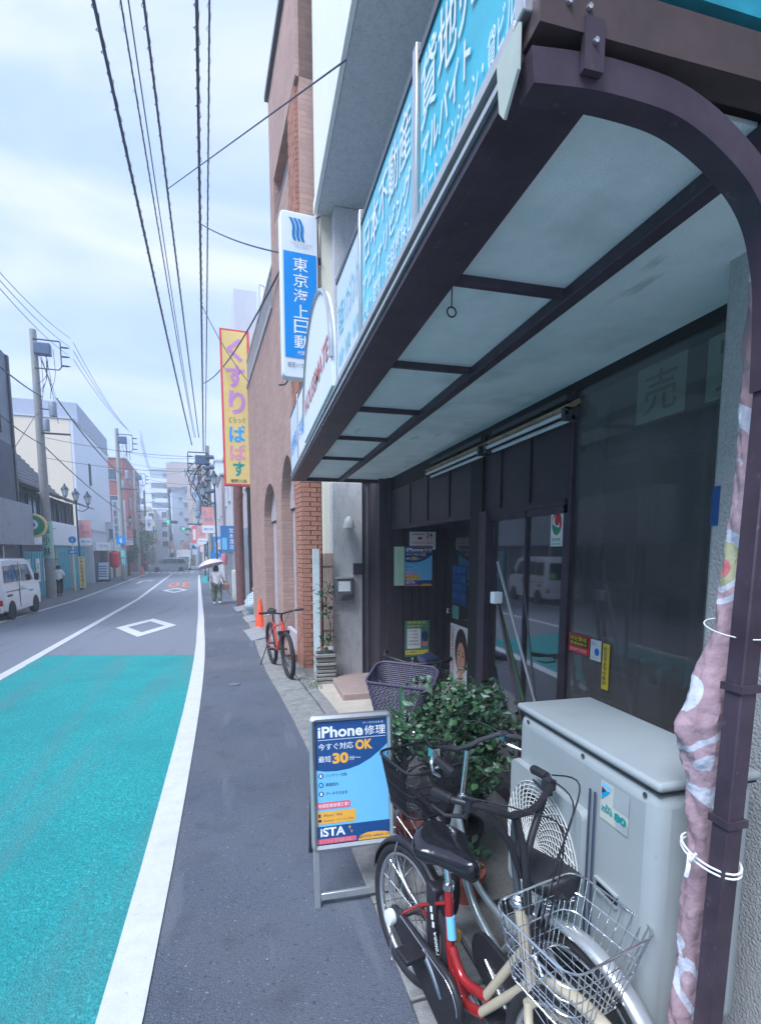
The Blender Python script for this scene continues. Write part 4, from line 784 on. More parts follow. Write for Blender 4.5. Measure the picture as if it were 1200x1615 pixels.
def steer(r, hx, ang):
    Ms = Matrix.Translation((hx, 0, 0)) @ Matrix.Rotation(ang, 4, 'Z') @ Matrix.Translation((-hx, 0, 0))
    for o in list(r.children):
        n_ = o.name.split('.')[0]
        front = (n_ == 'wheel' and o.location.x > .5) or n_ in ('fork', 'handlebar', 'stem', 'basket', 'headlamp', 'cable') or (n_ == 'mudguard' and max(v.co.x for v in o.data.vertices) > .9)
        if front: o.matrix_local = Ms @ o.matrix_basis
steer(r, HX+.02, radians(6))
# --- bicycle with the purple wicker basket behind the shrub
r, wb = bike_root('bicycle with a wide purple wicker basket and navy saddle behind the shrub', (1.52, 4.35, .035), (.90, 3.22, .02), lean=-.06); R = .31
wheel(r, (0, 0, R), R, .019, rimb); wheel(r, (wb, 0, R), R, .019, rimb)
HX, HZ = wb-.24, .70; BBx, BBz = .45, .27; SX, SZ = .30, .60
b = MB(); b.tube([(BBx, 0, BBz), (SX, 0, SZ), (SX-.03, 0, SZ+.18)], .014, 10); b.tube(smooth_path([(BBx, 0, BBz), (BBx+.2, 0, .38), (HX+.03, 0, HZ-.12)]), .017, 10); b.tube([(HX-.03, 0, HZ+.08), (HX+.05, 0, HZ-.14)], .02, 10)
for s_ in (-1, 1): b.tube([(0, s_*.06, R), (BBx, s_*.02, BBz)], .008, 7); b.tube([(0, s_*.06, R), (SX, s_*.02, SZ-.05)], .008, 7)
b.build('frame', mat('navy_paint', (.03, .035, .09), .3, .3, coat=.4), r, smooth=True)
fk = MB()
for s_ in (-1, 1): fk.tube([(HX+.05, s_*.045, HZ-.15), (HX+.12, s_*.05, .48), (wb, s_*.055, R)], .011, 8)
fk.build('fork', chrome, r, smooth=True)
saddle(r, (SX-.03, 0, SZ+.27), saddle_navy); fender(r, (0, 0, R), R+.02, pi*.1, pi*.9, .05, chrome); fender(r, (wb, 0, R), R+.02, pi*.1, pi*.75, .05, chrome)
crank(r, (BBx, 0, BBz))
b = MB(); b.tube([(HX-.03, 0, HZ+.08), (HX-.06, 0, HZ+.34)], .012, 8); b.build('stem', chrome, r, smooth=True); handlebar(r, (HX-.06, 0, HZ+.30), 0, .02, .2, plastic_black, wd=.25, brake=plastic_black)
# wicker basket: woven strands in rows over uprights
wb_ = bpy.data.objects.new('wicker_basket', None); col.objects.link(wb_); wb_.parent = r; wb_.location = (HX+.26, 0, HZ+.05)
l, wt, wbm, h = .32, .44, .33, .23
def lp(k, off=0., n=6):
    hw = (wbm+(wt-wbm)*k)/2+off; hl = (.25+(l-.25)*k)/2+off; return [(x, y, h*k-(.035*(x/hl)*k)+.02*k*(1-(y/hw)**2)) for x, y in rrect(-hl, hl, -hw, hw, .06, n)]
b = MB(); Q = lp(1.0); b.tube(Q+[Q[0]], .009, 7); b.build('rim', wicker, wb_, smooth=True)
b = MB(); nr = 20
for i in range(nr):
    k = i/nr; Q = lp(k, 0, 6); pts = []
    n = len(Q)
    for j in range(n):
        a = Vector(Q[j]); c = Vector(Q[(j+1) % n]); m_ = max(1, int((c-a).length/.013))
        for t in range(m_):
            p = a.lerp(c, t/m_); d = (c-a).normalized(); nn = Vector((d.y, -d.x, 0)); pts.append(p+nn*(.0026*(1 if (len(pts)+i) % 2 else -1)))
    b.tube(pts+[pts[0]], .0046, 4, cap=False)
o = b.build('woven_strands', wicker, wb_, smooth=True)
b = MB(); lo, hi = lp(0), lp(1)
for j in range(0, len(lo)): 
    a0, a1, c0, c1 = Vector(lo[j]), Vector(lo[(j+1) % len(lo)]), Vector(hi[j]), Vector(hi[(j+1) % len(lo)]); m_ = max(1, int((c1-c0).length/.03))
    for t in range(m_): b.tube([a0.lerp(a1, t/m_), c0.lerp(c1, t/m_)], .0035, 4)
b.build('uprights', wicker, wb_); b = MB(); b.add(lo, [tuple(range(len(lo)))]); b.build('bottom', wicker, wb_)
# --- red mountain bicycle by the brick arches, front wheel towards us
p1 = gp(455, 1071); p2 = gp(431, 1049)
r, wb = bike_root('orange-red mountain bicycle with wide flat handlebar standing before the brick arches', (p2.x-.02, p2.y+.02, 0), (p1.x, p1.y-.10, 0), 'mountain_bicycle', lean=.05)
wb = 1.08; d = (Vector((p1.x, p1.y-.1, 0))-Vector((p2.x, p2.y, 0))).normalized(); r.location = Vector((p1.x, p1.y, 0))-d*wb; r.location.z = g(r.location.y)+.01; R = .345
red_m = mat('orange_red_paint', (.72, .06, .03), .3, coat=.5)
wheel(r, (0, 0, R), R, .030, plastic_black, hubm=darkalu, nsp=24); wheel(r, (wb, 0, R), R, .030, plastic_black, hubm=darkalu, nsp=24)
HX, HZ = wb-.20, .78
b = MB(); b.tube([(.42, 0, .32), (.27, 0, .72)], .017, 10); b.build('seat_tube', red_m, r, smooth=True)
b = MB(); b.tube([(.42, 0, .32), (HX+.02, 0, HZ-.08)], .026, 12); b.build('down_tube', red_m, r, smooth=True)
b = MB(); b.tube([(.29, 0, .66), (HX-.01, 0, HZ)], .018, 10); b.tube([(HX-.02, 0, HZ+.03), (HX+.03, 0, HZ-.11)], .024, 10); b.build('top_tube', red_m, r, smooth=True)
b = MB()
for s_ in (-1, 1): b.tube([(0, s_*.07, R), (.4, s_*.03, .33)], .009, 7); b.tube([(0, s_*.07, R), (.285, s_*.02, .64)], .008, 7)
b.build('rear_stays', red_m, r, smooth=True)
b = MB()
for s_ in (-1, 1): b.tube([(HX+.03, s_*.065, HZ-.12), (HX+.09, s_*.065, .55)], .016, 8); b.tube([(HX+.09, s_*.065, .58), (wb-.02, s_*.065, R)], .021, 8)
b.box(HX+.01, HX+.07, -.085, .085, HZ-.14, HZ-.10); b.build('suspension_fork', plastic_black, r, smooth=True)
b = MB(); b.tube([(HX-.02, 0, HZ+.03), (HX-.035, 0, HZ+.12), (HX+.03, 0, HZ+.15)], .016, 8); b.build('stem', plastic_black, r, smooth=True)
b = MB(); b.tube([(HX+.0, -.31, HZ+.18), (HX+.02, -.12, HZ+.17), (HX+.03, 0, HZ+.15), (HX+.02, .12, HZ+.17), (HX, .31, HZ+.18)], .012, 8); hb = b.build('handlebar', plastic_black, r, smooth=True)
for s_ in (-1, 1):
    b = MB(); b.tube([(HX, s_*.20, HZ+.178), (HX, s_*.325, HZ+.182)], .017, 8); b.build('grip', rubber, hb, smooth=True)
    b = MB(); b.tube([(HX+.02, s_*.17, HZ+.17), (HX+.06, s_*.20, HZ+.15), (HX+.07, s_*.27, HZ+.14)], .007, 6); b.build('brake_lever', chrome, hb)
b = MB(); b.tube([(.27, 0, .72), (.24, 0, .84)], .014, 8); b.build('seat_post', plastic_black, r); saddle(r, (.24, 0, .90), plastic_black, wd=.15, h=.045)
crank(r, (.42, 0, .32), m=darkalu, ang=.3); cables(r, [[(HX+.03, .15, HZ+.17), (HX+.12, .1, HZ+.2), (HX+.11, .0, HZ+.0)], [(HX+.03, -.15, HZ+.17), (HX+.12, -.1, HZ+.2), (HX+.10, .0, HZ+.0)]])
b = MB(); b.tube([(.02, -.09, .3), (-.03, -.2, .0)], .008, 6); b.build('kickstand', plastic_black, r)

# ============================================================ A-FRAME SIGN
AF = thing('a_frame_sign', 'silver A-frame stand with a blue phone repair poster, standing on the asphalt edge', 'sign', (.475, 2.44, 0), -.02)
tl = atan2(.13, .98)
def lean(x, y, z): return (x, y+.135*z, z)        # front leaf leans back with height
def bx(b, x0, x1, y0, y1, z0, z1, f=lean):
    b.add([f(x, y, z) for x in (x0, x1) for y in (y0, y1) for z in (z0, z1)], [(0, 1, 3, 2), (4, 6, 7, 5), (0, 4, 5, 1), (2, 3, 7, 6), (0, 2, 6, 4), (1, 5, 7, 3)]); return b
hw = .223
for s_ in (-1, 1): b = MB(); x = s_*(hw-.022); bx(b, x-.016, x+.016, .0, .02, 0, .31); b.build('leg', alu, AF, bevel=.003)
b = MB(); bx(b, -hw+.04, hw-.04, .002, .018, .035, .07); b.build('lower_rail', alu, AF, bevel=.003)
rearf = lambda x, y, z: (x, .50+y-.37*z, z)
for s_ in (-1, 1): b = MB(); x = s_*(hw-.03); bx(b, x-.014, x+.014, 0, .02, 0, .95, rearf); b.build('rear_leg', darkalu, AF, bevel=.003)
b = MB(); bx(b, -hw+.03, hw-.03, 0, .018, .17, .20, rearf); b.build('rear_rail', alu, AF, bevel=.003)
b = MB(); pts = rrect(-hw, hw, .29, .985, .03, 5); ip = rrect(-hw+.03, hw-.03, .32, .955, .004, 5); n = len(pts); vs = []
for (P_, y) in ((pts, -.004), (pts, .024), (ip, -.004), (ip, .024)): vs += [lean(x, y, z) for x, z in P_]
mid = [( (a[0]+c[0])/2, (a[1]+c[1])/2) for a, c in zip(pts, ip)]; vs += [lean(x, -.014, z) for x, z in mid]
b.add(vs, [(i, (i+1) % n, n+(i+1) % n, n+i) for i in range(n)]+[(i, (i+1) % n, 4*n+(i+1) % n, 4*n+i) for i in range(n)]+[(4*n+i, 4*n+(i+1) % n, 2*n+(i+1) % n, 2*n+i) for i in range(n)]+[(n+i, n+(i+1) % n, 3*n+(i+1) % n, 3*n+i) for i in range(n)])
b.build('frame', alu, AF, smooth=True)
b = MB(); bx(b, -hw+.012, hw-.012, .006, .02, .30, .975); b.build('back_panel', darkalu, AF)
up_ = Vector((0, .135, 1)).normalized(); PX0, PW, PH = -hw+.03, 2*hw-.06, .635*sqrt(1+.135**2)
ps = bpy.data.objects.new('poster', None); col.objects.link(ps); ps.parent = AF
Mx = frame(Vector(lean(PX0, .0045, .32)), (1, 0, 0), up_); b = MB(); b.quad(*[Mx @ Vector((x, y, 0)) for x, y in ((0, 0), (PW, 0), (PW, PH), (0, PH))]); b.build('paper', sky_ink, ps)
phone_poster(ps, Mx, PW, PH)

# ============================================================ AIR CONDITIONER
AC = thing('air_conditioner', 'large beige outdoor air conditioner unit with a round white fan guard below the window', 'air conditioner', (1.05, 1.47, .42))
hl = .38
b = MB(); b.box(0, .34, -hl, hl, .0, .765); b.build('casing', ac_m, AC, bevel=.045, seg=4)
b = MB(); b.box(-.006, .346, -hl-.006, hl+.006, .772, .80); b.build('top_cover', ac_m, AC, bevel=.012, seg=3)
b = MB(); b.box(.004, .336, -hl+.004, hl-.004, .764, .773); b.build('shadow_gap', conc_dark, AC)
fy, fz, fr = .14, .31, .23
b = MB(); b.prism([Vector((0, y, z)) for y, z in rrect(-.11, .375, .06, .575, .05)], (-.022, 0, 0), (-.0, 0, 0)); 
# square raised surround with a round opening
b = MB(); sq = rrect(-.10, .372, .055, .572, .03, 8); n = len(sq); cc = [(fy+fr*cos(atan2(z-fz, y-fy)), fz+fr*sin(atan2(z-fz, y-fy))) for y, z in sq]
b.add([(-.03, y, z) for y, z in sq]+[(0.0, y*1.0+(-.006 if y < fy else .006), z) for y, z in sq]+[(-.03, y, z) for y, z in cc]+[(-.004, y, z) for y, z in cc], [(i, (i+1) % n, n+(i+1) % n, n+i) for i in range(n)]+[(i, (i+1) % n, 2*n+(i+1) % n, 2*n+i) for i in range(n)]+[(2*n+i, 2*n+(i+1) % n, 3*n+(i+1) % n, 3*n+i) for i in range(n)]); b.build('fan_surround', ac_m, AC, smooth=True)
b = MB(); b.lathe([(0, -.002), (fr, -.002), (fr, -.0045), (0, -.0045)], (0, fy, fz), 36, ax='x'); b.build('fan_well', ac_dark, AC)
for k in range(4):
    a = k*pi/2+.3; b = MB(); b.add([(-.010-.008*(j % 2), fy+rr*cos(a+da), fz+rr*sin(a+da)) for rr, da, j in ((.04, 0, 0), (.19, -.1, 0), (.205, .5, 1), (.12, .75, 1), (.04, .6, 1))], [(0, 1, 2, 3, 4)]); b.build('fan_blade', mat('fan_plastic', (.12, .13, .14), .5), AC)
gu = bpy.data.objects.new('fan_guard', None); col.objects.link(gu); gu.parent = AC
gm = mat('guard_wire', (.62, .62, .58), .5)
b = MB()
for k in range(15): rr = .03+k*(fr+.01-.03)/14; b.ring((-.034-.012*(1-(rr/fr)**2), fy, fz), (1, 0, 0), rr, .0022, 40, 4)
b.build('guard_rings', gm, gu, smooth=True)
b = MB()
for k in range(36):
    a = 2*pi*k/36; pts = []
    for j in range(7): rr = .03+(fr+.005-.03)*j/6; aa = a+.75*(j/6); pts.append((-.037-.012*(1-(rr/fr)**2), fy+rr*cos(aa), fz+rr*sin(aa)))
    b.tube(pts, .0022, 4, cap=False)
b.build('guard_spokes', gm, gu, smooth=True); b = MB(); b.lathe([(0, -.052), (.032, -.05), (.034, -.04), (0, -.04)], (0, fy, fz), 20, ax='x'); b.build('guard_hub', gm, gu, smooth=True)
Mx = frame((-.0015, -.15, .625), (0, -1, 0), (0, 0, 1)); lb = rect(AC, Mx, 0, .125, -.04, .085, mat('label_backing', (.50, .52, .46), .5), 'maker_label', .001)
rect(lb, Mx, .058, .125, .02, .085, mat('grey_label', (.36, .39, .40), .5), lift=.002); rect(lb, Mx, .072, .125, -.04, -.008, mat('grey_label', (.36, .39, .40), .5), lift=.002)
poly(lb, Mx, [(.006, .078), (.05, .078), (.048, .066), (.006, .066)], sky_ink, lift=.002); poly(lb, Mx, [(.006, .064), (.028, .058), (.006, .042)], navy_ink, lift=.003); poly(lb, Mx, [(.030, .058), (.046, .062), (.006, .022), (.006, .040)], mat('cyan_logo', (.0, .35, .65), .4), lift=.003)
tg = mat('teal_lettering', (.0, .26, .26), .5); text('Eco', lb, Mx, .028, .052, .004, .015, tg, bold=.03); text('ZEAS', lb, Mx, .006, .058, -.012, .003, tg, bold=.03); text('80', lb, Mx, .066, .118, -.016, .010, tg, bold=.05)
b = MB(); b.box(-.003, .002, -.245, -.15, .345, .375); hn = b.build('hand_slot', black_m, AC); b = MB(); b.box(-.010, .002, -.25, -.145, .375, .382); b.box(-.010, .002, -.25, -.145, .338, .345); b.build('slot_lip', ac_m, hn)
for y, z in ((.30, .745), (-.05, .745), (-.33, .745)): b = MB(); b.lathe([(0, -.004), (.007, -.003), (.007, .001), (0, .001)], (0, y, z), 10, ax='x'); b.build('screw', darkalu, AC, smooth=True)
b = MB(); b.box(.03, .31, -.30, -.24, -.40, 0); b.build('stand_leg', darkalu, AC); b = MB(); b.box(.03, .31, .24, .30, -.40, 0); b.build('stand_leg', darkalu, AC)
for y in (-.11, -.135): b = MB(); b.tube([(-.012, y, .66), (-.012, y, .05)], .004, 6); b.build('drain_pipe', cable_m, AC)
# two thin conduits beside the grille are on the casing; rolled cloth on the post follows
cl = bpy.data.materials.new('printed_cloth'); cl.use_nodes = True; nt = cl.node_tree; bb = nt.nodes['Principled BSDF']; bb.inputs['Roughness'].default_value = .75; N = nt.nodes.new; L = nt.links.new
tc = N('ShaderNodeTexCoord'); mp = N('ShaderNodeMapping'); mp.inputs['Rotation'].default_value = (.5, .9, .3); L(tc.outputs['Object'], mp.inputs[0]); wv = N('ShaderNodeTexWave'); wv.inputs['Scale'].default_value = 1.1; wv.inputs['Distortion'].default_value = 9; wv.inputs['Detail'].default_value = 1.5; wv.inputs['Detail Scale'].default_value = 1.2; wn = N('ShaderNodeTexNoise'); wn.inputs['Scale'].default_value = 3.4; wn.inputs['Detail'].default_value = .8; wn.inputs['Distortion'].default_value = .6; L(mp.outputs[0], wn.inputs['Vector'])
cr = N('ShaderNodeValToRGB'); cr.color_ramp.interpolation = 'CONSTANT'; E_ = cr.color_ramp.elements; E_[0].position = 0; E_[0].color = (.36, .24, .27, 1); E_[1].position = .50; E_[1].color = (.52, .54, .62, 1)
for p_, c_ in ((.66, (.42, .29, .33, 1)), (.82, (.50, .52, .60, 1)), (.92, (.36, .36, .22, 1)), (.95, (.50, .14, .15, 1))): z_ = E_.new(p_); z_.color = c_
L(wn.outputs[0], cr.inputs[0]); L(cr.outputs[0], bb.inputs['Base Color'])
for k_, p_ in enumerate((0, .54, .60, .66, .70, .74)): cr.color_ramp.elements[k_].position = p_
wb2 = N('ShaderNodeTexNoise'); wb2.inputs['Scale'].default_value = 26; wb2.inputs['Detail'].default_value = 5; L(tc.outputs['Object'], wb2.inputs['Vector']); bq = N('ShaderNodeBump'); bq.inputs['Strength'].default_value = .7; bq.inputs['Distance'].default_value = .012; L(wb2.outputs[0], bq.inputs['Height']); L(bq.outputs[0], bb.inputs['Normal'])
b = MB(); vs = []; nz = 320; nn = 36
CX = [(0.45, 1.105, .030), (.61, 1.105, .030), (.75, 1.11, .027), (.89, 1.115, .031), (1.0, 1.12, .027), (1.08, 1.12, .024), (1.16, 1.115, .030), (1.24, 1.115, .036), (1.31, 1.11, .044), (1.41, 1.10, .052), (1.50, 1.115, .046), (1.58, 1.14, .036), (1.64, 1.155, .030), (1.72, 1.165, .032), (1.80, 1.18, .034), (1.90, 1.19, .036), (2.0, 1.19, .030), (2.15, 1.185, .028), (2.35, 1.18, .026), (2.6, 1.18, .024)]
from mathutils import noise as mn
for i in range(nz+1):
    z = .45+2.15*i/nz; cx = interp([(a, c) for a, c, _ in CX], z); rr = interp([(a, c) for a, _, c in CX], z)
    for j in range(nn):
        th = 2*pi*j/nn; tw = th+z*9; f = 1+.22*abs(sin(1.5*tw+1.5*sin(z*11)))+.12*abs(sin(2.5*tw+z*7))+.30*mn.noise(Vector((cos(th), sin(th), z*9)))+.22*abs(mn.noise(Vector((cos(th)*3, sin(th)*3, z*30))))-.12
        vs.append((cx+rr*f*cos(th)-1.1, 1.02+rr*.8*f*sin(th)-1.0, z))
b.add(vs, [(i*nn+j, i*nn+(j+1) % nn, (i+1)*nn+(j+1) % nn, (i+1)*nn+j) for i in range(nz) for j in range(nn)]+[tuple(range(nn))])
o = b.build('rolled_banner', cl, None, smooth=True); o.location = (1.1, 1.0, 0); tag(o, 'pink, white and red cloth banner twisted round and tied to the brown post', 'banner')
string_m = mat('white_string', (.72, .73, .74), .7)
for z, dz, lb in ((1.075, .02, 'white plastic string tied round the post beneath the lower band'), (1.66, .03, 'upper white string round the banner and brown post')):
    b = MB()
    for k in range(2 if z < 1.2 else 1): b.tube([((1.102 if z < 1.2 else 1.128)+(.045 if z < 1.2 else .05)*cos(a), .972+(.078 if z < 1.2 else .078)*sin(a), z+dz*.5*sin(a+.6)+k*.012) for a in [2*pi*i/24 for i in range(25)]], .003 if z < 1.2 else .0018, 5)
    if z < 1.2: b.tube(smooth_path([(1.057, .99, 1.08), (1.04, .97, 1.075), (1.045, .96, 1.10)]), .004, 5); b.tube(smooth_path([(1.057, .99, 1.08), (1.035, .97, 1.06), (1.03, .97, 1.035)]), .005, 5)
    tag(b.build('string', string_m, None, smooth=True), lb, 'string')
r, Mx = notice('blue_wall_sticker', 'narrow blue sticker half hidden on the stucco pier behind the banner', (1.497, 1.415, 1.93), (0, -1, 0), .028, .13, blue_ink, 'sticker')

# ============================================================ PLANTS AND STICKS BY THE WINDOW
def leaf_mesh(name, m, l, wd, fold=.2, bend=.15, n=5):
    b = MB(); vs = []
    for i in range(n+1):
        u_ = i/n; hw_ = wd/2*sin(pi*min(1, u_*.93+.05))**.8; z = -bend*l*u_*u_
        vs += [(-hw_, l*u_, z+hw_*fold), (0, l*u_, z), (hw_, l*u_, z+hw_*fold)]
    b.add(vs, [(3*i+j, 3*i+j+1, 3*i+j+4, 3*i+j+3) for i in range(n) for j in (0, 1)])
    me = bpy.data.meshes.new(name); me.from_pydata(b.v, [], b.f); me.materials.append(m); me.polygons.foreach_set('use_smooth', [True]*len(me.polygons)); return me
lm = [leaf_mesh('leaf', m, .052, .032) for m in (leaf_m, leaf_m, leaf2_m)]
def place(me, parent, loc, d, roll, s=1.):
    q = Vector(d).to_track_quat('Y', 'Z').to_matrix().to_4x4() @ Matrix.Rotation(roll, 4, 'Y'); o = bpy.data.objects.new('leaf', me); col.objects.link(o); o.parent = parent; o.matrix_local = Matrix.Translation(loc) @ q @ Matrix.Scale(s, 4); return o
r = thing('potted_shrub', 'bushy potted shrub with small glossy green leaves between bicycles and window', 'plant', (1.12, 2.62, .02)); RR = random.Random(3)
b = MB(); b.lathe([(0, 0), (.10, 0), (.135, .20), (.15, .20), (.15, .24), (.125, .24), (.12, .20), (0, .20)], (0, 0, 0), 20); b.build('pot', plastic_black, r, smooth=True)
b = MB(); tips = []
for k in range(34):
    a = RR.uniform(0, 2*pi); e_ = RR.uniform(.1, 1); top = Vector((cos(a)*.36*e_, sin(a)*.55*e_+.05, .92+.16*RR.random()-.22*e_*e_)); mid = Vector((top.x*.35, top.y*.35, .55)); P_ = smooth_path([(top.x*.1, top.y*.1, .2), mid, top], 4); b.tube(P_, [.008-.006*i/(len(P_)-1) for i in range(len(P_))], 5); tips.append(P_)
b.build('stems', stem_m, r, smooth=True)
cnt = 0; bulk = MB(); bulk2 = MB()
def lv(bk, loc, d, s):
    d = Vector(d).normalized(); sd_ = d.cross(Vector((RR.uniform(-1, 1), RR.uniform(-1, 1), RR.uniform(.2, 1)))).normalized(); l_ = .052*s; w2 = .016*s; p = Vector(loc); nn_ = d.cross(sd_)*.15*w2
    bk.add([p, p+d*l_*.45+sd_*w2+nn_, p+d*l_, p+d*l_*.45-sd_*w2+nn_], [(0, 1, 2, 3)])
for P_ in tips:
    for k in range(105):
        i = RR.randint(3, len(P_)-1); p = P_[i]+Vector((RR.gauss(0, .05), RR.gauss(0, .05), RR.gauss(0, .045))); d = (RR.gauss(0, 1), RR.gauss(0, 1), RR.gauss(.2, .6))
        front = p.y < .05 and p.z > .35
        if cnt < 290 and front and RR.random() < .5: place(RR.choice(lm), r, p, d, RR.uniform(-1, 1), RR.uniform(.7, 1.15)); cnt += 1
        else: lv(bulk2 if RR.random() < .25 else bulk, p, d, RR.uniform(.7, 1.15))
o = bulk.build('foliage', leaf_m, r, smooth=False); o['kind'] = 'stuff'; o = bulk2.build('foliage', leaf2_m, r); o['kind'] = 'stuff'
r = thing('potted_palm', 'dark plant with long pointed leaves rising left of the shrub behind the A-frame sign', 'plant', (.84, 2.80, .02))
b = MB(); b.lathe([(0, 0), (.09, 0), (.12, .2), (0, .2)], (0, 0, 0), 16); b.build('pot', terra, r, smooth=True); b = MB(); b.tube([(0, 0, .2), (.01, 0, .75)], .012, 6); b.build('stem', stem_m, r, smooth=True)
pm = [leaf_mesh('leaf', m, l, .045, fold=.25, bend=.30, n=8) for l in (.24, .30) for m in (leaf3_m, leaf_m)]
for k in range(46):
    a = RR.uniform(0, 2*pi); el = RR.uniform(.0, 1.3); place(RR.choice(pm), r, (0, 0, RR.uniform(.45, .82)), (cos(a)*cos(el), sin(a)*cos(el), sin(el)), RR.uniform(-.3, .3), RR.uniform(.6, 1.))
r = thing('flower_pot', 'small terracotta pot with low green leaves behind the front wheel of the silver bicycle', 'plant', (1.02, 2.30, .02))
b = MB(); b.lathe([(0, 0), (.07, 0), (.10, .15), (.112, .15), (.112, .18), (.09, .18), (0, .16)], (0, 0, 0), 18); b.build('pot', terra, r, smooth=True)
for k in range(50): a = RR.uniform(0, 2*pi); e_ = RR.uniform(0, .12); place(RR.choice(lm), r, (cos(a)*e_, sin(a)*e_, .18+RR.uniform(0, .10)), (cos(a), sin(a), RR.uniform(0, 1)), 0, RR.uniform(.8, 1.4))
def stick(label, a, c, r_, m, nm='pole', extra=None):
    a = Vector(a); c = Vector(c); r = thing(nm, label, nm.split('_')[-1], a); b = MB(); b.tube([(0, 0, 0), c-a], r_, 8); b.build('shaft', m, r, smooth=True)
    return r
gsm = mat('green_stick', (.05, .09, .05), .6)
stick('pale grey metal pole leaning on the sliding glass, lighter and longest of the sticks', (1.50, 2.15, .5), (1.40, 2.76, 1.78), .0085, alu, 'metal_pole')
stick('thick dark green stick leaning left of the pale pole', (1.50, 2.28, .5), (1.42, 2.80, 1.55), .013, gsm, 'garden_stick')
stick('thin dark stick leaning upright right of the pale pole', (1.50, 2.33, .5), (1.42, 2.50, 1.70), .006, frame_d, 'thin_stick')
r = thing('mop', 'dark handled mop with a small white socket leaning against the sliding glass', 'mop', (1.46, 2.34, .5))
b = MB(); b.tube([(0, 0, 0), (-.06, .42, 1.05)], .008, 7); b.build('handle', brown, r, smooth=True); b = MB(); b.box(-.09, -.03, .40, .45, 1.03, 1.10); b.build('socket', sign_white, r, bevel=.006)

# ============================================================ THE STREET BEYOND
def far(name, label, cat, s, t, z=None, rz=0, group=None):
    p = W(s, t); return thing(name, label, cat, (p.x, p.y, gs(s, t) if z is None else z), ANG+rz, group)   # local x = across (right), y = along the street
def window(parent, c, ax, wd, ht, fm=frame_w, gmt=glass_win, depth=.06, bars=1, name='window'):
    """c: centre of the opening on the wall; ax '+x','-x','-y' = facing direction"""
    x, y, z = c; f = MB(); t = .05
    def bx_(u0, u1, z0, z1, d0, d1, B):
        if ax == '-y': B.box(x+u0, x+u1, y-d1, y-d0, z+z0, z+z1)
        elif ax == '-x': B.box(x-d1, x-d0, y+u0, y+u1, z+z0, z+z1)
        else: B.box(x+d0, x+d1, y+u0, y+u1, z+z0, z+z1)
    w2, h2 = wd/2, ht/2
    bx_(-w2, w2, h2-t, h2, 0, depth, f); bx_(-w2, w2, -h2, -h2+t, 0, depth+.03, f); bx_(-w2, -w2+t, -h2+t, h2-t, 0, depth, f); bx_(w2-t, w2, -h2+t, h2-t, 0, depth, f)
    for k in range(bars): u_ = -w2+wd*(k+1)/(bars+1); bx_(u_-.02, u_+.02, -h2+t, h2-t, .012, depth-.01, f)
    o = f.build(name, fm, parent); p = MB(); bx_(-w2+t, w2-t, -h2+t, h2-t, .003, .011, p); p.build('pane', gmt, o); return o
# ---------------- brick building with arches
BR = thing('brick_building', 'red brick building with tall arched openings and an upper loggia, next to the shop', 'building', W(0, 0, 0), ANG)
def bricks(parent, x0, x1, y0, y1, z0, z1, axis, limit=300):
    """individual brick pieces on a pier face; axis 'y' face looks to -y, 'x' looks to -x"""
    L_, Hh = .21, .062; pitch = .0715; row = 0; z = z0; me = {}; cnt = 0; bulk = MB()
    while z+Hh <= z1:
        u0, u1 = (x0, x1) if axis == 'y' else (y0, y1); u_ = u0-(L_/2 if row % 2 else 0)
        while u_ < u1-.01:
            a = max(u_, u0)+.005; c = min(u_+L_, u1)-.005
            if c-a > .02:
                k = (round(c-a, 2)); pr = RND.uniform(0, .004)
                if cnt < limit:
                    if k not in me:
                        q = MB(); q.box(0, c-a, -.012, .012, 0, Hh) if axis == 'y' else q.box(-.012, .012, 0, c-a, 0, Hh); o = q.build('brick', brick_m, parent); me[k] = o.data
                    else: o = bpy.data.objects.new('brick', me[k]); col.objects.link(o); o.parent = parent
                    o.location = (a, y0-pr, z) if axis == 'y' else (x0-pr, a, z); cnt += 1
                else:
                    if axis == 'y': bulk.box(a, c, y0-.012-pr, y0+.01, z, z+Hh)
                    else: bulk.box(x0-.012-pr, x0+.01, a, c, z, z+Hh)
            u_ += L_+.009
        z += pitch; row += 1
    return bulk
ZB = -.25
b = MB(); b.box(.03, .29, .42, .98, ZB, 9.9); b.build('near_pier', mortar_m, BR)
bulk = bricks(BR, .03, .31, .41, .41, 0, 10, 'y', 290); bulk2_ = bricks(BR, .02, .02, .42, .98, 0, 10, 'x', 0); bulk.v += []; o = bulk.build('upper_bricks', brick_m, BR); o['kind'] = 'stuff'; o = bulk2_.build('front_bricks', brick_m, BR); o['kind'] = 'stuff'
b = MB(); b.box(.31, 8, .45, 2.9, ZB, 9.9); b.build('side_wall', brick_face, BR)
def arch_wall(s0, s1, sp, zt, x=0., top=3.9, rr=None):
    """wall piece between s0..s1 with an arched opening of spring height sp"""
    c = (s0+s1)/2; R_ = (s1-s0)/2; pts = [(s0, top), (s1, top)]+[(c+R_*cos(a), sp+(zt-sp)*sin(a)) for a in [pi*i/16 for i in range(17)]]
    q = MB(); n = len(pts); q.add([(x, y, z) for y, z in pts]+[(x+.30, y, z) for y, z in pts], [(i, (i+1) % n, n+(i+1) % n, n+i) for i in range(n)])
    # faces as strips between the arc and the top
    arc = pts[2:]
    for (a, c_) in zip(arc, arc[1:]): q.add([(x, a[0], a[1]), (x, a[0], top), (x, c_[0], top), (x, c_[0], c_[1])], [(0, 1, 2, 3)])
    return q
arch_wall(.98, 2.28, 2.62, 3.45).build('arch_wall', brick_face, BR); arch_wall(2.98, 4.9, 2.5, 3.25).build('arch_wall', brick_face, BR)
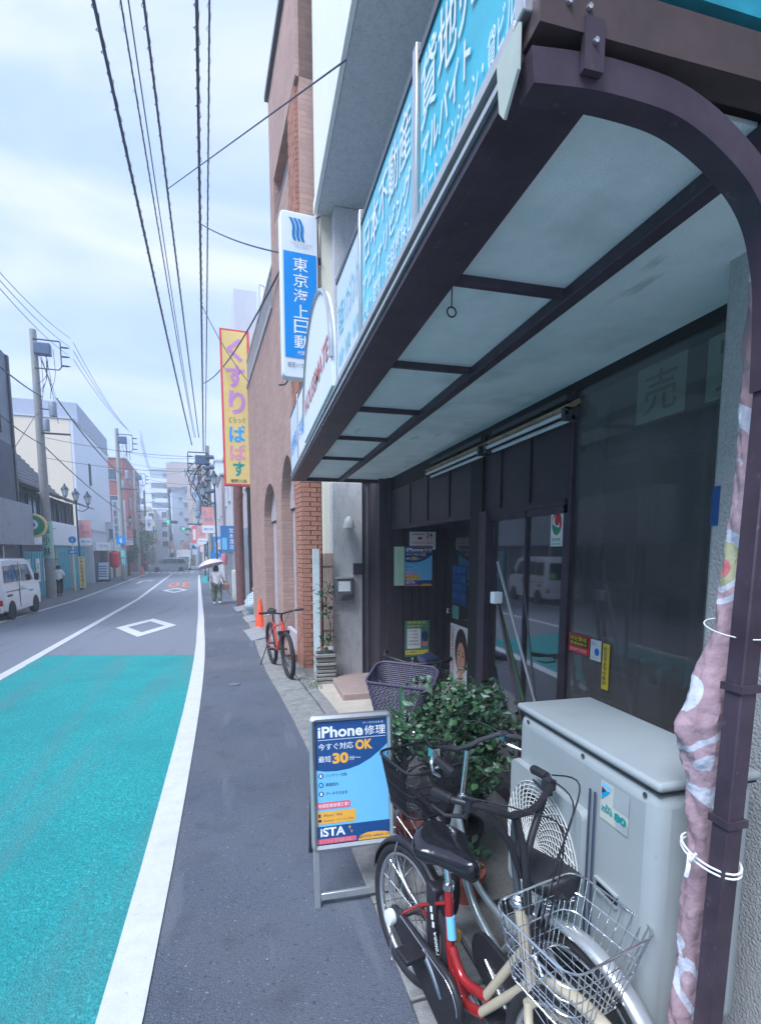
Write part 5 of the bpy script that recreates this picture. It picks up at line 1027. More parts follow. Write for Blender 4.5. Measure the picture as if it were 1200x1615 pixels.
b = MB(); b.box(0, .34, 2.28, 2.98, ZB, 3.9); b.build('middle_pier', brick_face, BR); b = MB(); b.box(0, .34, 4.9, 8.0, ZB, 3.9); b.build('far_pier', brick_face, BR)
lil = mat('lilac_plaster', (.46, .40, .42), .8, dirt=.2)
for s0, s1, sp in ((.98, 2.28, 2.60), (2.98, 4.9, 2.5)):
    c = (s0+s1)/2; R_ = (s1-s0)/2+.05; q = MB(); q.prism([Vector((.16, c+R_*cos(a), sp+.95*sin(a))) for a in [pi*i/16 for i in range(17)]], (0, 0, 0), (.05, 0, 0)); q.build('tympanum', lil, BR)
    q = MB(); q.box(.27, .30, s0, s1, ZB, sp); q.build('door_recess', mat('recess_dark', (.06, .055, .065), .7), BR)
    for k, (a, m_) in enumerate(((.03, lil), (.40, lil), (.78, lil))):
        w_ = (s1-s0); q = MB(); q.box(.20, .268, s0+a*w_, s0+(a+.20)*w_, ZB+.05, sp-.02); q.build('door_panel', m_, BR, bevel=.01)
b = MB(); b.box(-.15, .35, 1.0, 2.3, ZB, .12); b.build('door_step', mat('brick_step', (.30, .16, .12), .8), BR, bevel=.01)
b = MB(); b.box(.05, .12, 1.2, 2.2, .12, .42); b.build('low_rail', lil, BR)
b = MB(); b.box(0, .34, .98, 8.0, 3.9, 6.35); b.build('upper_wall', brick_face, BR)
b = MB(); b.box(0, .30, .98, 2.85, 6.35, 7.5); b.build('loggia_parapet', brick_face, BR); b = MB(); b.box(0, .34, .30, 2.85, 8.25, 9.85); b.build('top_wall', brick_face, BR)
b = MB(); b.box(0, .34, 2.40, 2.85, 7.5, 8.25); b.build('corner_pier', brick_face, BR); b = MB(); b.box(.05, .34, .30, .46, 6.35, 9.85); b.build('corner_pier', brick_face, BR)
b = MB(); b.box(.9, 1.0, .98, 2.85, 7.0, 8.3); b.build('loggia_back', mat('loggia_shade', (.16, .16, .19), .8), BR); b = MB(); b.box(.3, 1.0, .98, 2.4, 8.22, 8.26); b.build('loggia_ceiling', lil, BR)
for k in range(3):
    q = MB(); q.tube([(.05, 1.0, 7.56+k*.1), (.05, 2.4, 7.56+k*.1)], .016, 6); q.build('loggia_rail', alu, BR)
b = MB(); b.box(-.06, .40, .28, 2.9, 9.85, 9.95); b.build('coping', darkalu, BR)
b = MB(); b.box(.34, 8, 2.85, 8, ZB, 6.35); b.build('rear_wing', brick_face, BR)
b = MB(); b.box(-.03, .12, 2.86, 8.0, 6.35, 6.45); b.build('terrace_coping', alu, BR); 
for k in range(26): q = MB(); q.box(.0, .03, 2.9+k*.2, 2.93+k*.2, 6.45, 7.05); o = q.build('terrace_baluster', alu, BR)
b = MB(); b.box(-.01, .04, 2.86, 8.0, 7.05, 7.10); b.build('terrace_handrail', alu, BR)
o = MB(); p = [(x-0, y, z) for x, y, z in [(-.03, 2.0, 6.5), (-.03, 1.1, 6.35), (-.03, .9, 6.2), (-.04, .85, 5.6), (-.04, .9, 4.7), (-.08, 1.0, 4.45), (-.20, 1.0, 4.4)]]
o.tube(smooth_path(p), .014, 6); o.build('wall_conduit', cable_m, BR, smooth=True)
# ---------------- pieces between pillar and bricks
r = thing('slat_screen', 'narrow screen of reddish wooden slats between brick pier and stuccoed pillar', 'screen', (.89, 7.0, .0))
for k in range(7): b = MB(); b.box(k*.026, k*.026+.017, 0, .02, .50, 1.80); b.build('slat', mat('slat_wood', (.24, .13, .11), .75, var=.3), r)
for z in (.7, 1.6): b = MB(); b.box(0, .18, .02, .035, z, z+.03); b.build('rail', brown, r)
b = MB(); b.box(.775, .865, 6.93, 6.96, .0, 1.86); tag(b.build('white_board', mat('blue_white_board', (.60, .68, .68), .6, dirt=.3), bevel=.003), 'tall weathered pale board standing against the brick pier', 'board')
r = thing('stone_planter', 'planter of stacked layered stones at the foot of the wooden slats', 'planter', (.78, 6.72, .03))
stm = mat('layered_stone', (.26, .25, .23), .9, var=.3, scale=10, bump=.7, bscale=60, dirt=.5, dcol=(.12, .12, .11)); z = 0
for k in range(8):
    h_ = RND.uniform(.045, .07); e_ = RND.uniform(-.018, .018); b = MB(); b.box(.0+e_, .27+e_*.5, .0+e_, .26, z, z+h_-.012); b.build('stone', stm, r, bevel=.008); b = MB(); b.box(.02, .25, .03, .25, z+h_-.013, z+h_); b.build('mortar', conc_dark, r); z += h_
r2 = thing('climbing_plant', 'sparse green leafy plant growing up beside the wooden slats', 'plant', (.94, 6.82, .50))
bl = MB(); bs = MB(); bs.tube(smooth_path([(0, 0, 0), (.05, -.03, .3), (-.02, -.05, .6), (.06, -.04, .95)]), .006, 5); bs.build('stem', stem_m, r2)
for zc in (.12, .2, .5, .58, .75, .85):
    for k in range(16): place(lm[k % 3], r2, (RR.gauss(-.0, .06), RR.gauss(-.06, .03), zc+RR.gauss(0, .05)), (RR.gauss(0, 1), RR.gauss(-.6, .6), RR.gauss(0, .6)), 0, RR.uniform(1.0, 1.7))
o = MB()
for k in range(220):
    p = Vector((RR.uniform(-.12, .12), RR.uniform(-.3, .3), 0)); d = Vector((RR.gauss(0, .5), RR.gauss(0, .5), 1)).normalized()*RR.uniform(.02, .07); o.add([p, p+Vector((.006, 0, 0)), p+d], [(0, 1, 2)])
o = o.build('weeds', leaf2_m); o.location = (.72, 6.75, .035); tag(o, 'low weeds growing at the joint below the stone planter', 'weeds', kind='stuff')
# ---------------- cone, rubbish
p = gp(411, 992); r = thing('traffic_cone', 'orange-red traffic cone standing behind the mountain bicycle', 'cone', p)
b = MB(); b.box(-.17, .17, -.17, .17, 0, .035); b.build('base', cone_m, r, bevel=.02); b = MB(); b.lathe([(.14, .03), (.13, .06), (.03, .76), (.02, .78), (0, .78)], (0, 0, 0), 20); b.build('body', cone_m, r, smooth=True)
bagm = mat('rubbish_bag', (.55, .60, .62), .35, var=.25, scale=8, bump=1., bscale=18, dirt=.3, dcol=(.55, .40, .32)); netm = mat('blue_net', (.05, .30, .40), .6)
def bag(label, loc, s_, m_, grp, nm='rubbish_bag'):
    b = MB(); vs = []; n, k = 14, 10
    for i in range(k+1):
        v_ = i/k
        for j in range(n):
            th = 2*pi*j/n; rr = (.33*sin(pi*min(1, v_*.96+.02))**.6)*(1+.18*mn.noise(Vector((cos(th)*2, sin(th)*2, v_*5+loc[0]*7)))); vs.append((rr*cos(th)*s_, rr*sin(th)*s_, (.62*v_)*s_))
    b.add(vs, [(i*n+j, i*n+(j+1) % n, (i+1)*n+(j+1) % n, (i+1)*n+j) for i in range(k) for j in range(n)]+[tuple(range(n))[::-1]]); o = b.build(nm, m_, None, smooth=True); o.location = loc; tag(o, label, 'bag', grp)
for (ds, dt, dz, s_, lb) in ((0, .1, 0, 1.1, 'lowest pale rubbish bag nearest the kerb under the blue net'), (.1, .65, 0, 1.15, 'rubbish bag against the arches wall beside the blue net'), (.9, .2, 0, 1.1, 'rubbish bag at the far end of the heap'), (.3, .35, .5, 1.0, 'rubbish bag in the middle of the heap, on the others'), (.8, .6, .55, .95, 'topmost pale pinkish rubbish bag of the heap')):
    p = W(9.3+ds*1.3, dt+.12); bag(lb, (p.x, p.y, gs(9.5, 0)+dz), s_, bagm, 'rubbish bags piled by the shop')
p = W(9.2, .35); b = MB(); 
for i in range(15):
    for (dx, dz, ex, ez) in ((i*.06, 0, i*.06, .75), (0, i*.055, .84, i*.055)): b.tube([(dx-.4, -.05*sin(dx*5), dz), ((dx+ex)/2-.4, -.12, (dz+ez)/2), (ex-.4, -.05*sin(ex*5), ez)], .006, 4)
o = b.build('rubbish_net', netm); o.location = (p.x, p.y-.35, gs(9.2, 0)+.03); tag(o, 'blue net draped over the heap of rubbish bags', 'net')
# ---------------- tank building and drug store sign
def block(r, nm, x0, x1, y0, y1, z0, z1, m_, bevel=0): b = MB(); b.box(x0, x1, y0, y1, z0, z1); return b.build(nm, m_, r, bevel=bevel)
lilw = mat('pale_lilac_render', (.50, .44, .46), .8, var=.05, dirt=.15); gw = mat('grey_white_render', (.56, .57, .60), .8, var=.05, dirt=.2, dcol=(.4, .4, .42)); bei = mat('beige_render', (.58, .52, .44), .8, var=.05, dirt=.2, dcol=(.42, .38, .33)); pinkw = mat('dusty_pink_render', (.48, .34, .30), .8, dirt=.2)
r = far('tank_building', 'stepped pinkish building with a white water tank on the roof behind the yellow sign', 'building', 8, 0); ZT = lambda z: z-gs(8, 0)
block(r, 'wall', .55, 8, .1, 12, -.4, ZT(8.0), lilw); block(r, 'upper_storey', .9, 7, 2.0, 8, ZT(8.0), ZT(9.7), bei); block(r, 'stair_tower', .1, .9, 5.0, 11.5, ZT(7), ZT(11.3), gw)
for z in (8.35, 8.7, 9.05, 9.4): block(r, 'roof_band', .86, .899, 2.0, 8, ZT(z), ZT(z)+.08, pinkw)
b = MB(); b.lathe([(0, ZT(9.7)+.1), (.62, ZT(9.7)+.1), (.62, ZT(9.7)+1.35), (.55, ZT(9.7)+1.5), (0, ZT(9.7)+1.58)], (1.6, 4.4, 0), 24); tk = b.build('water_tank', sign_white, r, smooth=True)
b = MB(); b.tube([(.9, 4.0, ZT(9.7)), (.9, 4.0, ZT(9.7)+1.4), (1.1, 4.1, ZT(9.7)+1.4)], .03, 6); b.build('pipe', alu, tk)
for x, h_ in ((1.9, 3.3), (2.2, 3.6), (2.6, 3.0)): b = MB(); b.tube([(x, 5.5, ZT(9.6)), (x, 5.5, ZT(9.6)+h_)], .02, 5); b.build('aerial', alu, r)
# shop front below: brown rounded portal, dark pipe, interior
pm_ = mat('brown_portal', (.17, .08, .075), .6, var=.2); fm_ = mat('orange_panel', (.42, .20, .13), .7)
b = MB(); b.tube(smooth_path([(.0, 4.6, -.2), (.0, 4.6, 4.1), (.12, 4.6, 4.6), (.5, 4.6, 4.85), (.9, 4.6, 4.9)]), .17, 10); b.build('portal_column', pm_, r, smooth=True)
b = MB(); b.tube(smooth_path([(.28, 3.2, -.2), (.28, 3.2, 5.0), (.34, 3.2, 5.5)]), .085, 10); b.build('rain_pipe', black_m, r, smooth=True)
block(r, 'shop_interior', .56, .60, .6, 4.4, -.2, 3.4, gw); block(r, 'orange_fascia', .45, .56, 3.4, 6, 2.6, 4.2, fm_); block(r, 'shop_shutter', .50, .549, 5, 11.8, -.3, 3.0, alu)
for k in range(4): block(r, 'louvre', .42, .45, 3.5, 6, 2.2+k*.12, 2.27+k*.12, frame_d)
for y in (7, 9.5): window(r, (.55, y, 5.2), '-x', 1.4, 1.2)
block(r, 'cream_pipe', .30, .38, 1.6, 1.7, -.3, 5.2, cream_wall)
block(r, 'small_unit', .33, .54, 1.9, 2.4, 4.0, 4.6, sign_white, .03); block(r, 'small_unit', .33, .54, 1.6, 2.0, 1.9, 2.3, sign_white, .03)
YS0 = 9.0; z0 = 3.78
r = thing('drugstore_sign', 'tall yellow red-edged drugstore sign with hand-drawn vertical Japanese letters', 'sign', W(YS0, -.63, z0), ANG)
Hs = 4.52; b = MB(); b.box(-.02, .82, 0, .22, 0, Hs); b.build('case', sign_red, r, bevel=.01)
Mx = frame((0, -.004, 0), (1, 0, 0), (0, 0, 1)); rect(r, Mx, .035, .745, .06, Hs-.06, sign_yellow, 'yellow_face', .002)
for s_, x0, x1, y0, y1, m_, bd in (('く', .17, .62, 3.60, 4.28, lilac_ink, .035), ('す', .13, .66, 2.86, 3.50, lilac_ink, .035), ('り', .18, .66, 2.10, 2.78, lilac_ink, .035), ('どらっぐ', .16, .64, 1.85, 2.02, mat('olive_letter', (.25, .25, .15), .5), .01), ('ぱ', .16, .64, 1.28, 1.78, blue_letter, .03), ('ぱ', .16, .64, .75, 1.23, pink_letter, .03), ('す', .24, .58, .28, .72, teal_letter, .03), ('滝野川店', .15, .63, .09, .20, navy_ink, .01)): text(s_, r, Mx, x0, x1, y0, y1, m_, bold=bd, lift=.006)
for z, m_ in ((2.95, mat('pink_bracket', (.55, .22, .28), .6)), (.10, sign_red)): b = MB(); b.box(.78, 1.14, .04, .18, z, z+.32); b.build('bracket', m_, r)
# ---------------- right-hand row further on
def house(label, s0, s1, tf, side, zt, wall, roof=None, dep=8, nw=(2, 2), fm=frame_w, z0=None, cat='building', name='building', endwin=True, band=None, shop=None, wz=(1.1, 1.2), bal=False):
    r = far(name, label, cat, s0, tf); zb = gs(s0, tf); h_ = zt-zb; L_ = s1-s0; x0, x1 = (0, dep) if side > 0 else (-dep, 0)
    block(r, 'wall', x0, x1, 0, L_, -1.0, h_, wall); block(r, 'roof_slab', x0-.1, x1+.1, -.1, L_+.1, h_, h_+.12, roof or gw)
    ax = '-x' if side > 0 else '+x'; rows, cols = nw; z1 = 3.2; ph = (h_-z1)/max(rows, 1)
    for i in range(rows):
        for j in range(cols):
            y = L_*(j+.5)/cols; z = z1+ph*(i+.5); window(r, (0, y, z), ax, min(wz[1], L_/cols*.7), min(wz[0], ph*.7), fm)
        if endwin and h_ > 4: window(r, (x0+(x1-x0)*(.16 if side > 0 else .84), 0, z1+ph*(i+.5)), '-y', .9, min(1.1, ph*.6), fm)
        if bal: sx = -.8 if side > 0 else 0; block(r, 'balcony', sx, sx+.8, .2, L_-.2, z1+ph*i-.05, z1+ph*i+.85, band or wall)
    if shop:
        sx = -.25 if side > 0 else .0; block(r, 'shop_fascia', sx, sx+.25, .1, L_-.1, 2.45, 3.1, shop[0]); sx2 = -.02 if side > 0 else -.03; block(r, 'shop_shutter', sx2, sx2+.05, .3, L_-.3, -.3, 2.42, shop[1])
        if len(shop) > 2: Mx = frame((-.252, L_*.85, 2.5), (0, -1, 0), (0, 0, 1)) if side > 0 else frame((.252, L_*.15, 2.5), (0, 1, 0), (0, 0, 1)); text(shop[2], r, Mx, 0, L_*.7, .12, .45, shop[3] if len(shop) > 3 else blue_ink, bold=.02)
    return r
bluew = mat('pale_blue_render', (.28, .42, .62), .75, var=.05); greyb = mat('blue_grey_render', (.34, .38, .46), .8, var=.05); tanb = mat('tan_tile', (.42, .33, .30), .8, var=.1); redb = mat('red_brown_tile', (.36, .13, .12), .75, var=.08); whb = mat('bluish_white_render', (.66, .70, .76), .7, var=.03, dirt=.15, dcol=(.5, .53, .58)); crm = mat('cream_render', (.74, .64, .50), .75, var=.03, dirt=.1, dcol=(.6, .52, .4))
house('grey-white shop house beyond the brown portal with a blue sign', 20.3, 27, .25, 1, 7.3, gw, shop=(alu, alu), nw=(1, 2))
house('narrow pinkish house right of the street behind the lamp post', 27.3, 34, .1, 1, 6.6, lilw, nw=(1, 2), shop=(sign_white, gw, '薬局', red_ink))
house('white three storey house right of the street before the crossing', 34.3, 44, .0, 1, 8.6, whb, nw=(2, 3), shop=(sign_blue, gw, '酒店', white_ink), bal=True)
house('beige house with banners just before the crossing, right side', 44.3, 54, -.1, 1, 7.2, bei, nw=(1, 3), shop=(sign_yellow, alu))
house('low pale shop just past the crossing on the right', 64, 72, -.9, 1, 5.4, crm, nw=(1, 2), shop=(sign_white, gw))
house('bright blue house past the crossing on the right', 72.5, 84, -1.5, 1, 10.4, bluew, nw=(3, 3), bal=False, roof=bluew)
house('cream apartment house behind the blue house', 85, 98, -1.9, 1, 8.5, bei, nw=(2, 4), bal=True, band=whb)
house('tan tiled apartment block with long balconies behind the blue house', 99, 112, -3.0, 1, 17.0, tanb, nw=(5, 3), bal=True, band=greyb)
rs = house('large grey tower with a projecting upper block at the end of the street', 112.5, 130, -6.4, 1, 20.5, greyb, nw=(6, 4), dep=11, bal=False)
block(rs, 'upper_block', -.8, 7.2, -.6, 12, 16.5, 21.6, tanb); window(rs, (3.2, -.6, 19.6), '-y', .9, 2.0)
rs = house('slim blue-grey tower with stacked balconies left of the large tower', 116, 126, -7.2, -1, 19.3, greyb, nw=(7, 2), dep=3.4, bal=False)
for k in range(8): block(rs, 'balcony', -3.9, -.1, -.9, 0, 3+k*2.1, 3.9+k*2.1, whb)
house('narrow white block with many floors in the middle of the view', 93, 99, -6.6, -1, 9.0, whb, nw=(4, 2), dep=2.2)
house('rounded beige building left of the narrow white block', 88, 92.8, -8.2, -1, 8.6, bei, nw=(3, 1), dep=3.2)
rs = far('end_building', 'far pale apartment block closing the street above the traffic', 'building', 150, -12); block(rs, 'wall', -16, 8, 0, 10, -2, 13, gw)
for i in range(4):
    for j in range(8): window(rs, (-14+j*2.7, 0, 3+i*2.6), '-y', 1.6, 1.3)
rs = far('grey_office', 'low bluish office block far down the street', 'building', 132, -9); block(rs, 'wall', -3.2, 4.2, 0, 8, -1, 7.5, greyb)
for i in range(2):
    for j in range(3): window(rs, (-2.2+j*2.4, 0, 3+i*2.3), '-y', 1.5, 1.1)
# ---------------- left-hand row
r = far('dark_building', 'dark blue glazed building with a grey canopy block at the left edge', 'building', 12, -8.7); zb = gs(12, -8.7)
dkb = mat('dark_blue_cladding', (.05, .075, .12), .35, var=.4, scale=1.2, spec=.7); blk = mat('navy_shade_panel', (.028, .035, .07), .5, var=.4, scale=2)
block(r, 'wall', -9, -.0, -6, 6.9, -.5, 9.9-zb, dkb); block(r, 'corner_mullion', -.02, .06, 6.75, 6.95, -.3, 9.9-zb, frame_d); block(r, 'canopy_block', .0, .55, -6, 6.7, 2.05-zb, 3.75-zb, mat('canopy_concrete', (.34, .36, .39), .85, dirt=.3)); block(r, 'dark_storey', .0, .03, -6, 6.6, 3.8-zb, 6.2-zb, blk); block(r, 'shop_opening', .001, .03, -5.5, 6.4, -.3, 2.0-zb, blk)
for k in range(4): block(r, 'mullion', .03, .07, -4+k*2.8, -3.9+k*2.8, -.3, 2.0-zb, alu)
for k in range(2):
    for j in range(3): window(r, (.0, -2.5+j*3.3, 7.1-zb+k*1.6), '+x', 2.6, 1.2, frame_d, dkb)
p = W(19.0, -8.2); r = thing('round_sign', 'round green and yellow shop sign projecting from the dark building', 'sign', (p.x, p.y, 2.9), ANG)
b = MB(); b.lathe([(0, -.07), (.50, -.07), (.52, 0), (.50, .07), (0, .07)], (0, 0, 0), 32, ax='y'); b.build('case', sign_yellow, r, smooth=True)
Mx = frame((0, -.072, 0), (1, 0, 0), (0, 0, 1)); poly(r, Mx, circ(0, 0, .43, n=32), green_ink, 'green_disc', .002); poly(r, Mx, circ(-.05, .05, .22, n=24), white_ink, 'white_disc', .004); poly(r, Mx, circ(-.03, .03, .10), sign_blue, 'blue_dot', .006); b = MB(); b.box(-.9, -.5, -.03, .03, -.03, .03); b.build('arm', frame_d, r)
# house with tiled roof
r = far('tiled_house', 'old two storey house with tiled gable roof, dark upper windows and turquoise shuttered shops', 'house', 20.2, -9.1); zb = gs(20, -9); Z = lambda z: z-zb
block(r, 'ground_wall', -7, -.3, 0, 16.2, -.6, Z(3.4), gw); block(r, 'upper_wall', -7, -.9, .2, 15.8, Z(3.4), Z(5.1), mat('dark_timber', (.07, .07, .10), .7, var=.3))
for k in range(10): block(r, 'fascia_board', -.02, .03, .3, 16, Z(2.15)+.125*k, Z(2.15)+.125*k+.115, sign_white)
block(r, 'fascia_box', -.3, -.02, .2, 16.1, Z(2.1), Z(3.45), sign_white)
for (y0, y1, m_) in ((.6, 6.3, shutter_teal), (7.3, 10.6, shutter_teal), (11.0, 15.8, shutter_teal)):
    sh_ = block(r, 'shutter', -.295, -.26, y0, y1, -.4, Z(2.1)-(.35 if y0 < 1 else 0), m_); n_ = int((y1-y0)/.45)
    for k in range(n_): block(sh_, 'shutter_rib', -.26, -.235, y0+.1+k*.45, y0+.14+k*.45, -.4, Z(2.1)-.4, m_)
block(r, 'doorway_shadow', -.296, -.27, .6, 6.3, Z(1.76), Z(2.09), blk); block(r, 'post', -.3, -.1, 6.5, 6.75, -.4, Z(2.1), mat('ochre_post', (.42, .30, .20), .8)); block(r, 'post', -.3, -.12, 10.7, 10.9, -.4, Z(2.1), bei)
for y, w_ in ((1.2, .9), (3.0, .7), (4.3, .6)): rect(r, frame((-.22, y, .7), (0, 1, 0), (0, 0, 1)), 0, w_, 0, 1.2, paper, 'shutter_paper'); text('お知らせ'[:2] if y < 2 else '貸店舗'[:2], r, frame((-.22, y, .7), (0, 1, 0), (0, 0, 1)), w_*.2, w_*.8, .2, 1.0, blue_ink, vertical=True)
for k in range(7): window(r, (-.9, 1.6+k*2.1, Z(4.2)), '+x', 1.8, 1.3, frame_d, glass_win if k in (2, 3) else blk)
b = MB(); b.prism([Vector(p) for p in ((-1.2, 0, Z(5.35)), (.35, 0, Z(4.85)), (.35, 0, Z(4.93)), (-1.2, 0, Z(5.55)))], (0, -.6, 0), (0, 16.6, 0)); b.build('eave_roof', mat('rusty_roof', (.26, .20, .21), .7, var=.2), r)
b = MB(); b.prism([Vector(p) for p in ((-.9, 0, Z(5.3)), (-3.2, 0, Z(8.1)), (-5.8, 0, Z(5.3)))], (0, 1.0, 0), (0, 9, 0)); b.build('gable_wall', mat('ochre_gable', (.55, .40, .24), .8), r)
for (x0, z0_, x1, z1_) in ((-.3, 4.95, -3.2, 8.35), (-3.2, 8.35, -6.4, 4.95)):
    b = MB(); b.prism([Vector(p) for p in ((x0, 0, Z(z0_)), (x1, 0, Z(z1_)), (x1, 0, Z(z1_)+.18), (x0, 0, Z(z0_)+.18))], (0, .4, 0), (0, 9.4, 0)); rp = b.build('tiled_roof', tile_roof, r)
    for k in range(14):
        f_ = (k+.5)/14; x = x0+(x1-x0)*f_; z = Z(z0_+(z1_-z0_)*f_)+.19; b = MB(); b.tube([(x, .35, z), (x, 9.45, z)], .05, 6); b.build('tile_course', tile_roof, rp, smooth=True)
block(r, 'dormer', -2.2, -1.2, .9, 2.4, Z(5.4), Z(7.2), mat('dormer_grey', (.20, .25, .30), .7))
# low shop
r = house('low grey shop with a white sign board next to the turquoise shutters', 36.6, 43.6, -9.0, -1, 3.3, gw, nw=(0, 0), dep=1.2, shop=(sign_white, blk, 'ヘアーサロン', blue_ink), name='low_shop')
p = far('lantern_shop', 'small shop with pale front behind the second utility pole', 'shop', 44, -8.9); block(p, 'wall', -4, 0, 0, 8, -.6, 3.4, bei); block(p, 'door', .0, .04, 1, 2.4, -.3, 2.1, blk); block(p, 'fascia', 0, .2, .2, 7.8, 2.4, 3.2, sign_white)
house('row of low shops on the left before the crossing', 52.3, 56.5, -8.9, -1, 4.6, gw, nw=(1, 1), dep=5, shop=(red_ink, blk))
rs = house('large plain white building with a grey rooftop block rising behind the tiled house', 39.5, 56, -10.35, -1, 12.0, whb, nw=(0, 0), dep=12, endwin=False, name='white_building')
block(rs, 'end_wall', -11.9, -.2, -.03, 0, 3, 12.6, crm); block(rs, 'rooftop_block', -9, .1, 1.5, 16, 12.7, 14.3, greyb); window(rs, (0, 5.8, 9.2), '+x', .8, 1.9, frame_d); window(rs, (-6.3, -.03, 9.4), '-y', .9, 1.9, frame_d)
block(rs, 'parapet', -12, .06, -.06, 16.4, 12.65, 12.8, greyb)
rs = house('red-brown tiled building with white framed windows past the crossing', 61, 76, -9.2, -1, 12.6, redb, nw=(0, 0), dep=3.4, endwin=False, name='red_building')
for z in (4.4, 7.6, 10.7): window(rs, (-1.9, 0, z+.85), '-y', 1.9, 1.35, frame_w)
for z in (4.4, 7.6, 10.7):
    for y in (3, 8, 12): window(rs, (0, y, z+.85), '+x', 1.8, 1.3, frame_w)
r = far('vertical_sign', 'white vertical sign board with black figures on the side of the low left shops', 'sign', 46.2, -8.85); b = MB(); b.box(0, 1.1, 0, .15, 3.3, 7.2); b.build('case', sign_white, r); text('☎3802', r, frame((0, -.005, 3.4), (1, 0, 0), (0, 0, 1)), .55, .95, .1, 3.6, navy_ink, vertical=True, bold=.03, lift=.004); text('不動産管理', r, frame((0, -.005, 3.4), (1, 0, 0), (0, 0, 1)), .12, .42, .1, 3.6, navy_ink, vertical=True, bold=.01, lift=.004)
LB = ['beige three storey house far down the left side', 'grey house with red shop front far left', 'white corner building beyond the trees', 'low brown house behind the trees, far left', 'pale apartment block farthest down the left side']
for k, (s0, s1, zt, m_) in enumerate(((77, 85, 7.5, bei), (85.5, 94, 6.0, gw), (94.5, 104, 9.5, whb), (104.5, 114, 7.0, tanb), (114.5, 130, 10.5, gw))): house(LB[k], s0, s1, -9.3-.1*k, -1, zt, m_, nw=(2, 3), shop=(( sign_white, red_ink, sign_blue, sign_yellow, sign_white)[k], blk), bal=k in (0, 2))
# opposite the shop, unseen: added to mirror in its glass and block sky light
LB = ['unseen plain white building across the street from the shop', 'unseen grey three storey house across the street, facing the awning', 'unseen brown low shop across the street behind the viewer']
for k, (y0, y1, zt, m_) in enumerate(((-9, -1.2, 7, tanb), (-1, 5.3, 8.5, gw), (5.5, 12.0, 6.5, whb))):
    r = thing('building', LB[k], 'building', (-9.4, y0, 0)); block(r, 'wall', -8, 0, 0, y1-y0, -.3, zt, m_); block(r, 'shop_front', 0, .05, .4, y1-y0-.4, 0, 2.4, (shutter_teal, blk, shutter_teal)[k]); block(r, 'fascia', 0, .3, .2, y1-y0-.2, 2.45, 3.1, sign_white)
    for i in range(2):
        for j in range(2): window(r, (0, (y1-y0)*(j+.5)/2, 4.2+i*2.0), '+x', 1.7, 1.1)
# ---------------- trees by the crossing
def tree(label, s, t, h_, cr_, n, m_, seed):
    q = random.Random(seed); r = far('tree', label, 'tree', s, t, group='trees by the crossing'); b = MB(); b.tube(smooth_path([(0, 0, 0), (.05, .1, h_*.4), (-.05, 0, h_*.75)]), .10, 7); lim = []
    for k in range(7): a = q.uniform(0, 6.28); b.tube([(0, 0, h_*.4+k*.15), (cos(a)*cr_*.7, sin(a)*cr_*.7, h_*.65+q.uniform(0, .2)*h_)], [.05, .015], 5); lim.append((cos(a)*cr_*.6, sin(a)*cr_*.6, h_*.7+q.uniform(-.1, .2)*h_))
    b.build('trunk', stem_m, r, smooth=True); b = MB()
    for k in range(n):
        c = Vector(q.choice(lim)); p = c+Vector((q.gauss(0, cr_*.33), q.gauss(0, cr_*.33), q.gauss(0, cr_*.33))); u_ = Vector((q.gauss(0, 1), q.gauss(0, 1), q.gauss(0, 1))).normalized(); v_ = u_.orthogonal().normalized(); s_ = q.uniform(.06, .14); b.add([p-u_*s_, p+v_*s_*.6, p+u_*s_, p-v_*s_*.6], [(0, 1, 2, 3)])
    b.build('crown', m_, r)
tree('small green tree by the left kerb before the red shop fronts', 62.5, -8.1, 4.6, 1.5, 1600, leaf2_m, 5); tree('darker bushy tree just beyond the first small tree', 66, -8.6, 5.4, 1.7, 1600, leaf_m, 6); tree('low tree at the left corner of the crossing, nearest the poles', 50.5, -8.2, 3.0, .9, 900, leaf_m, 8)

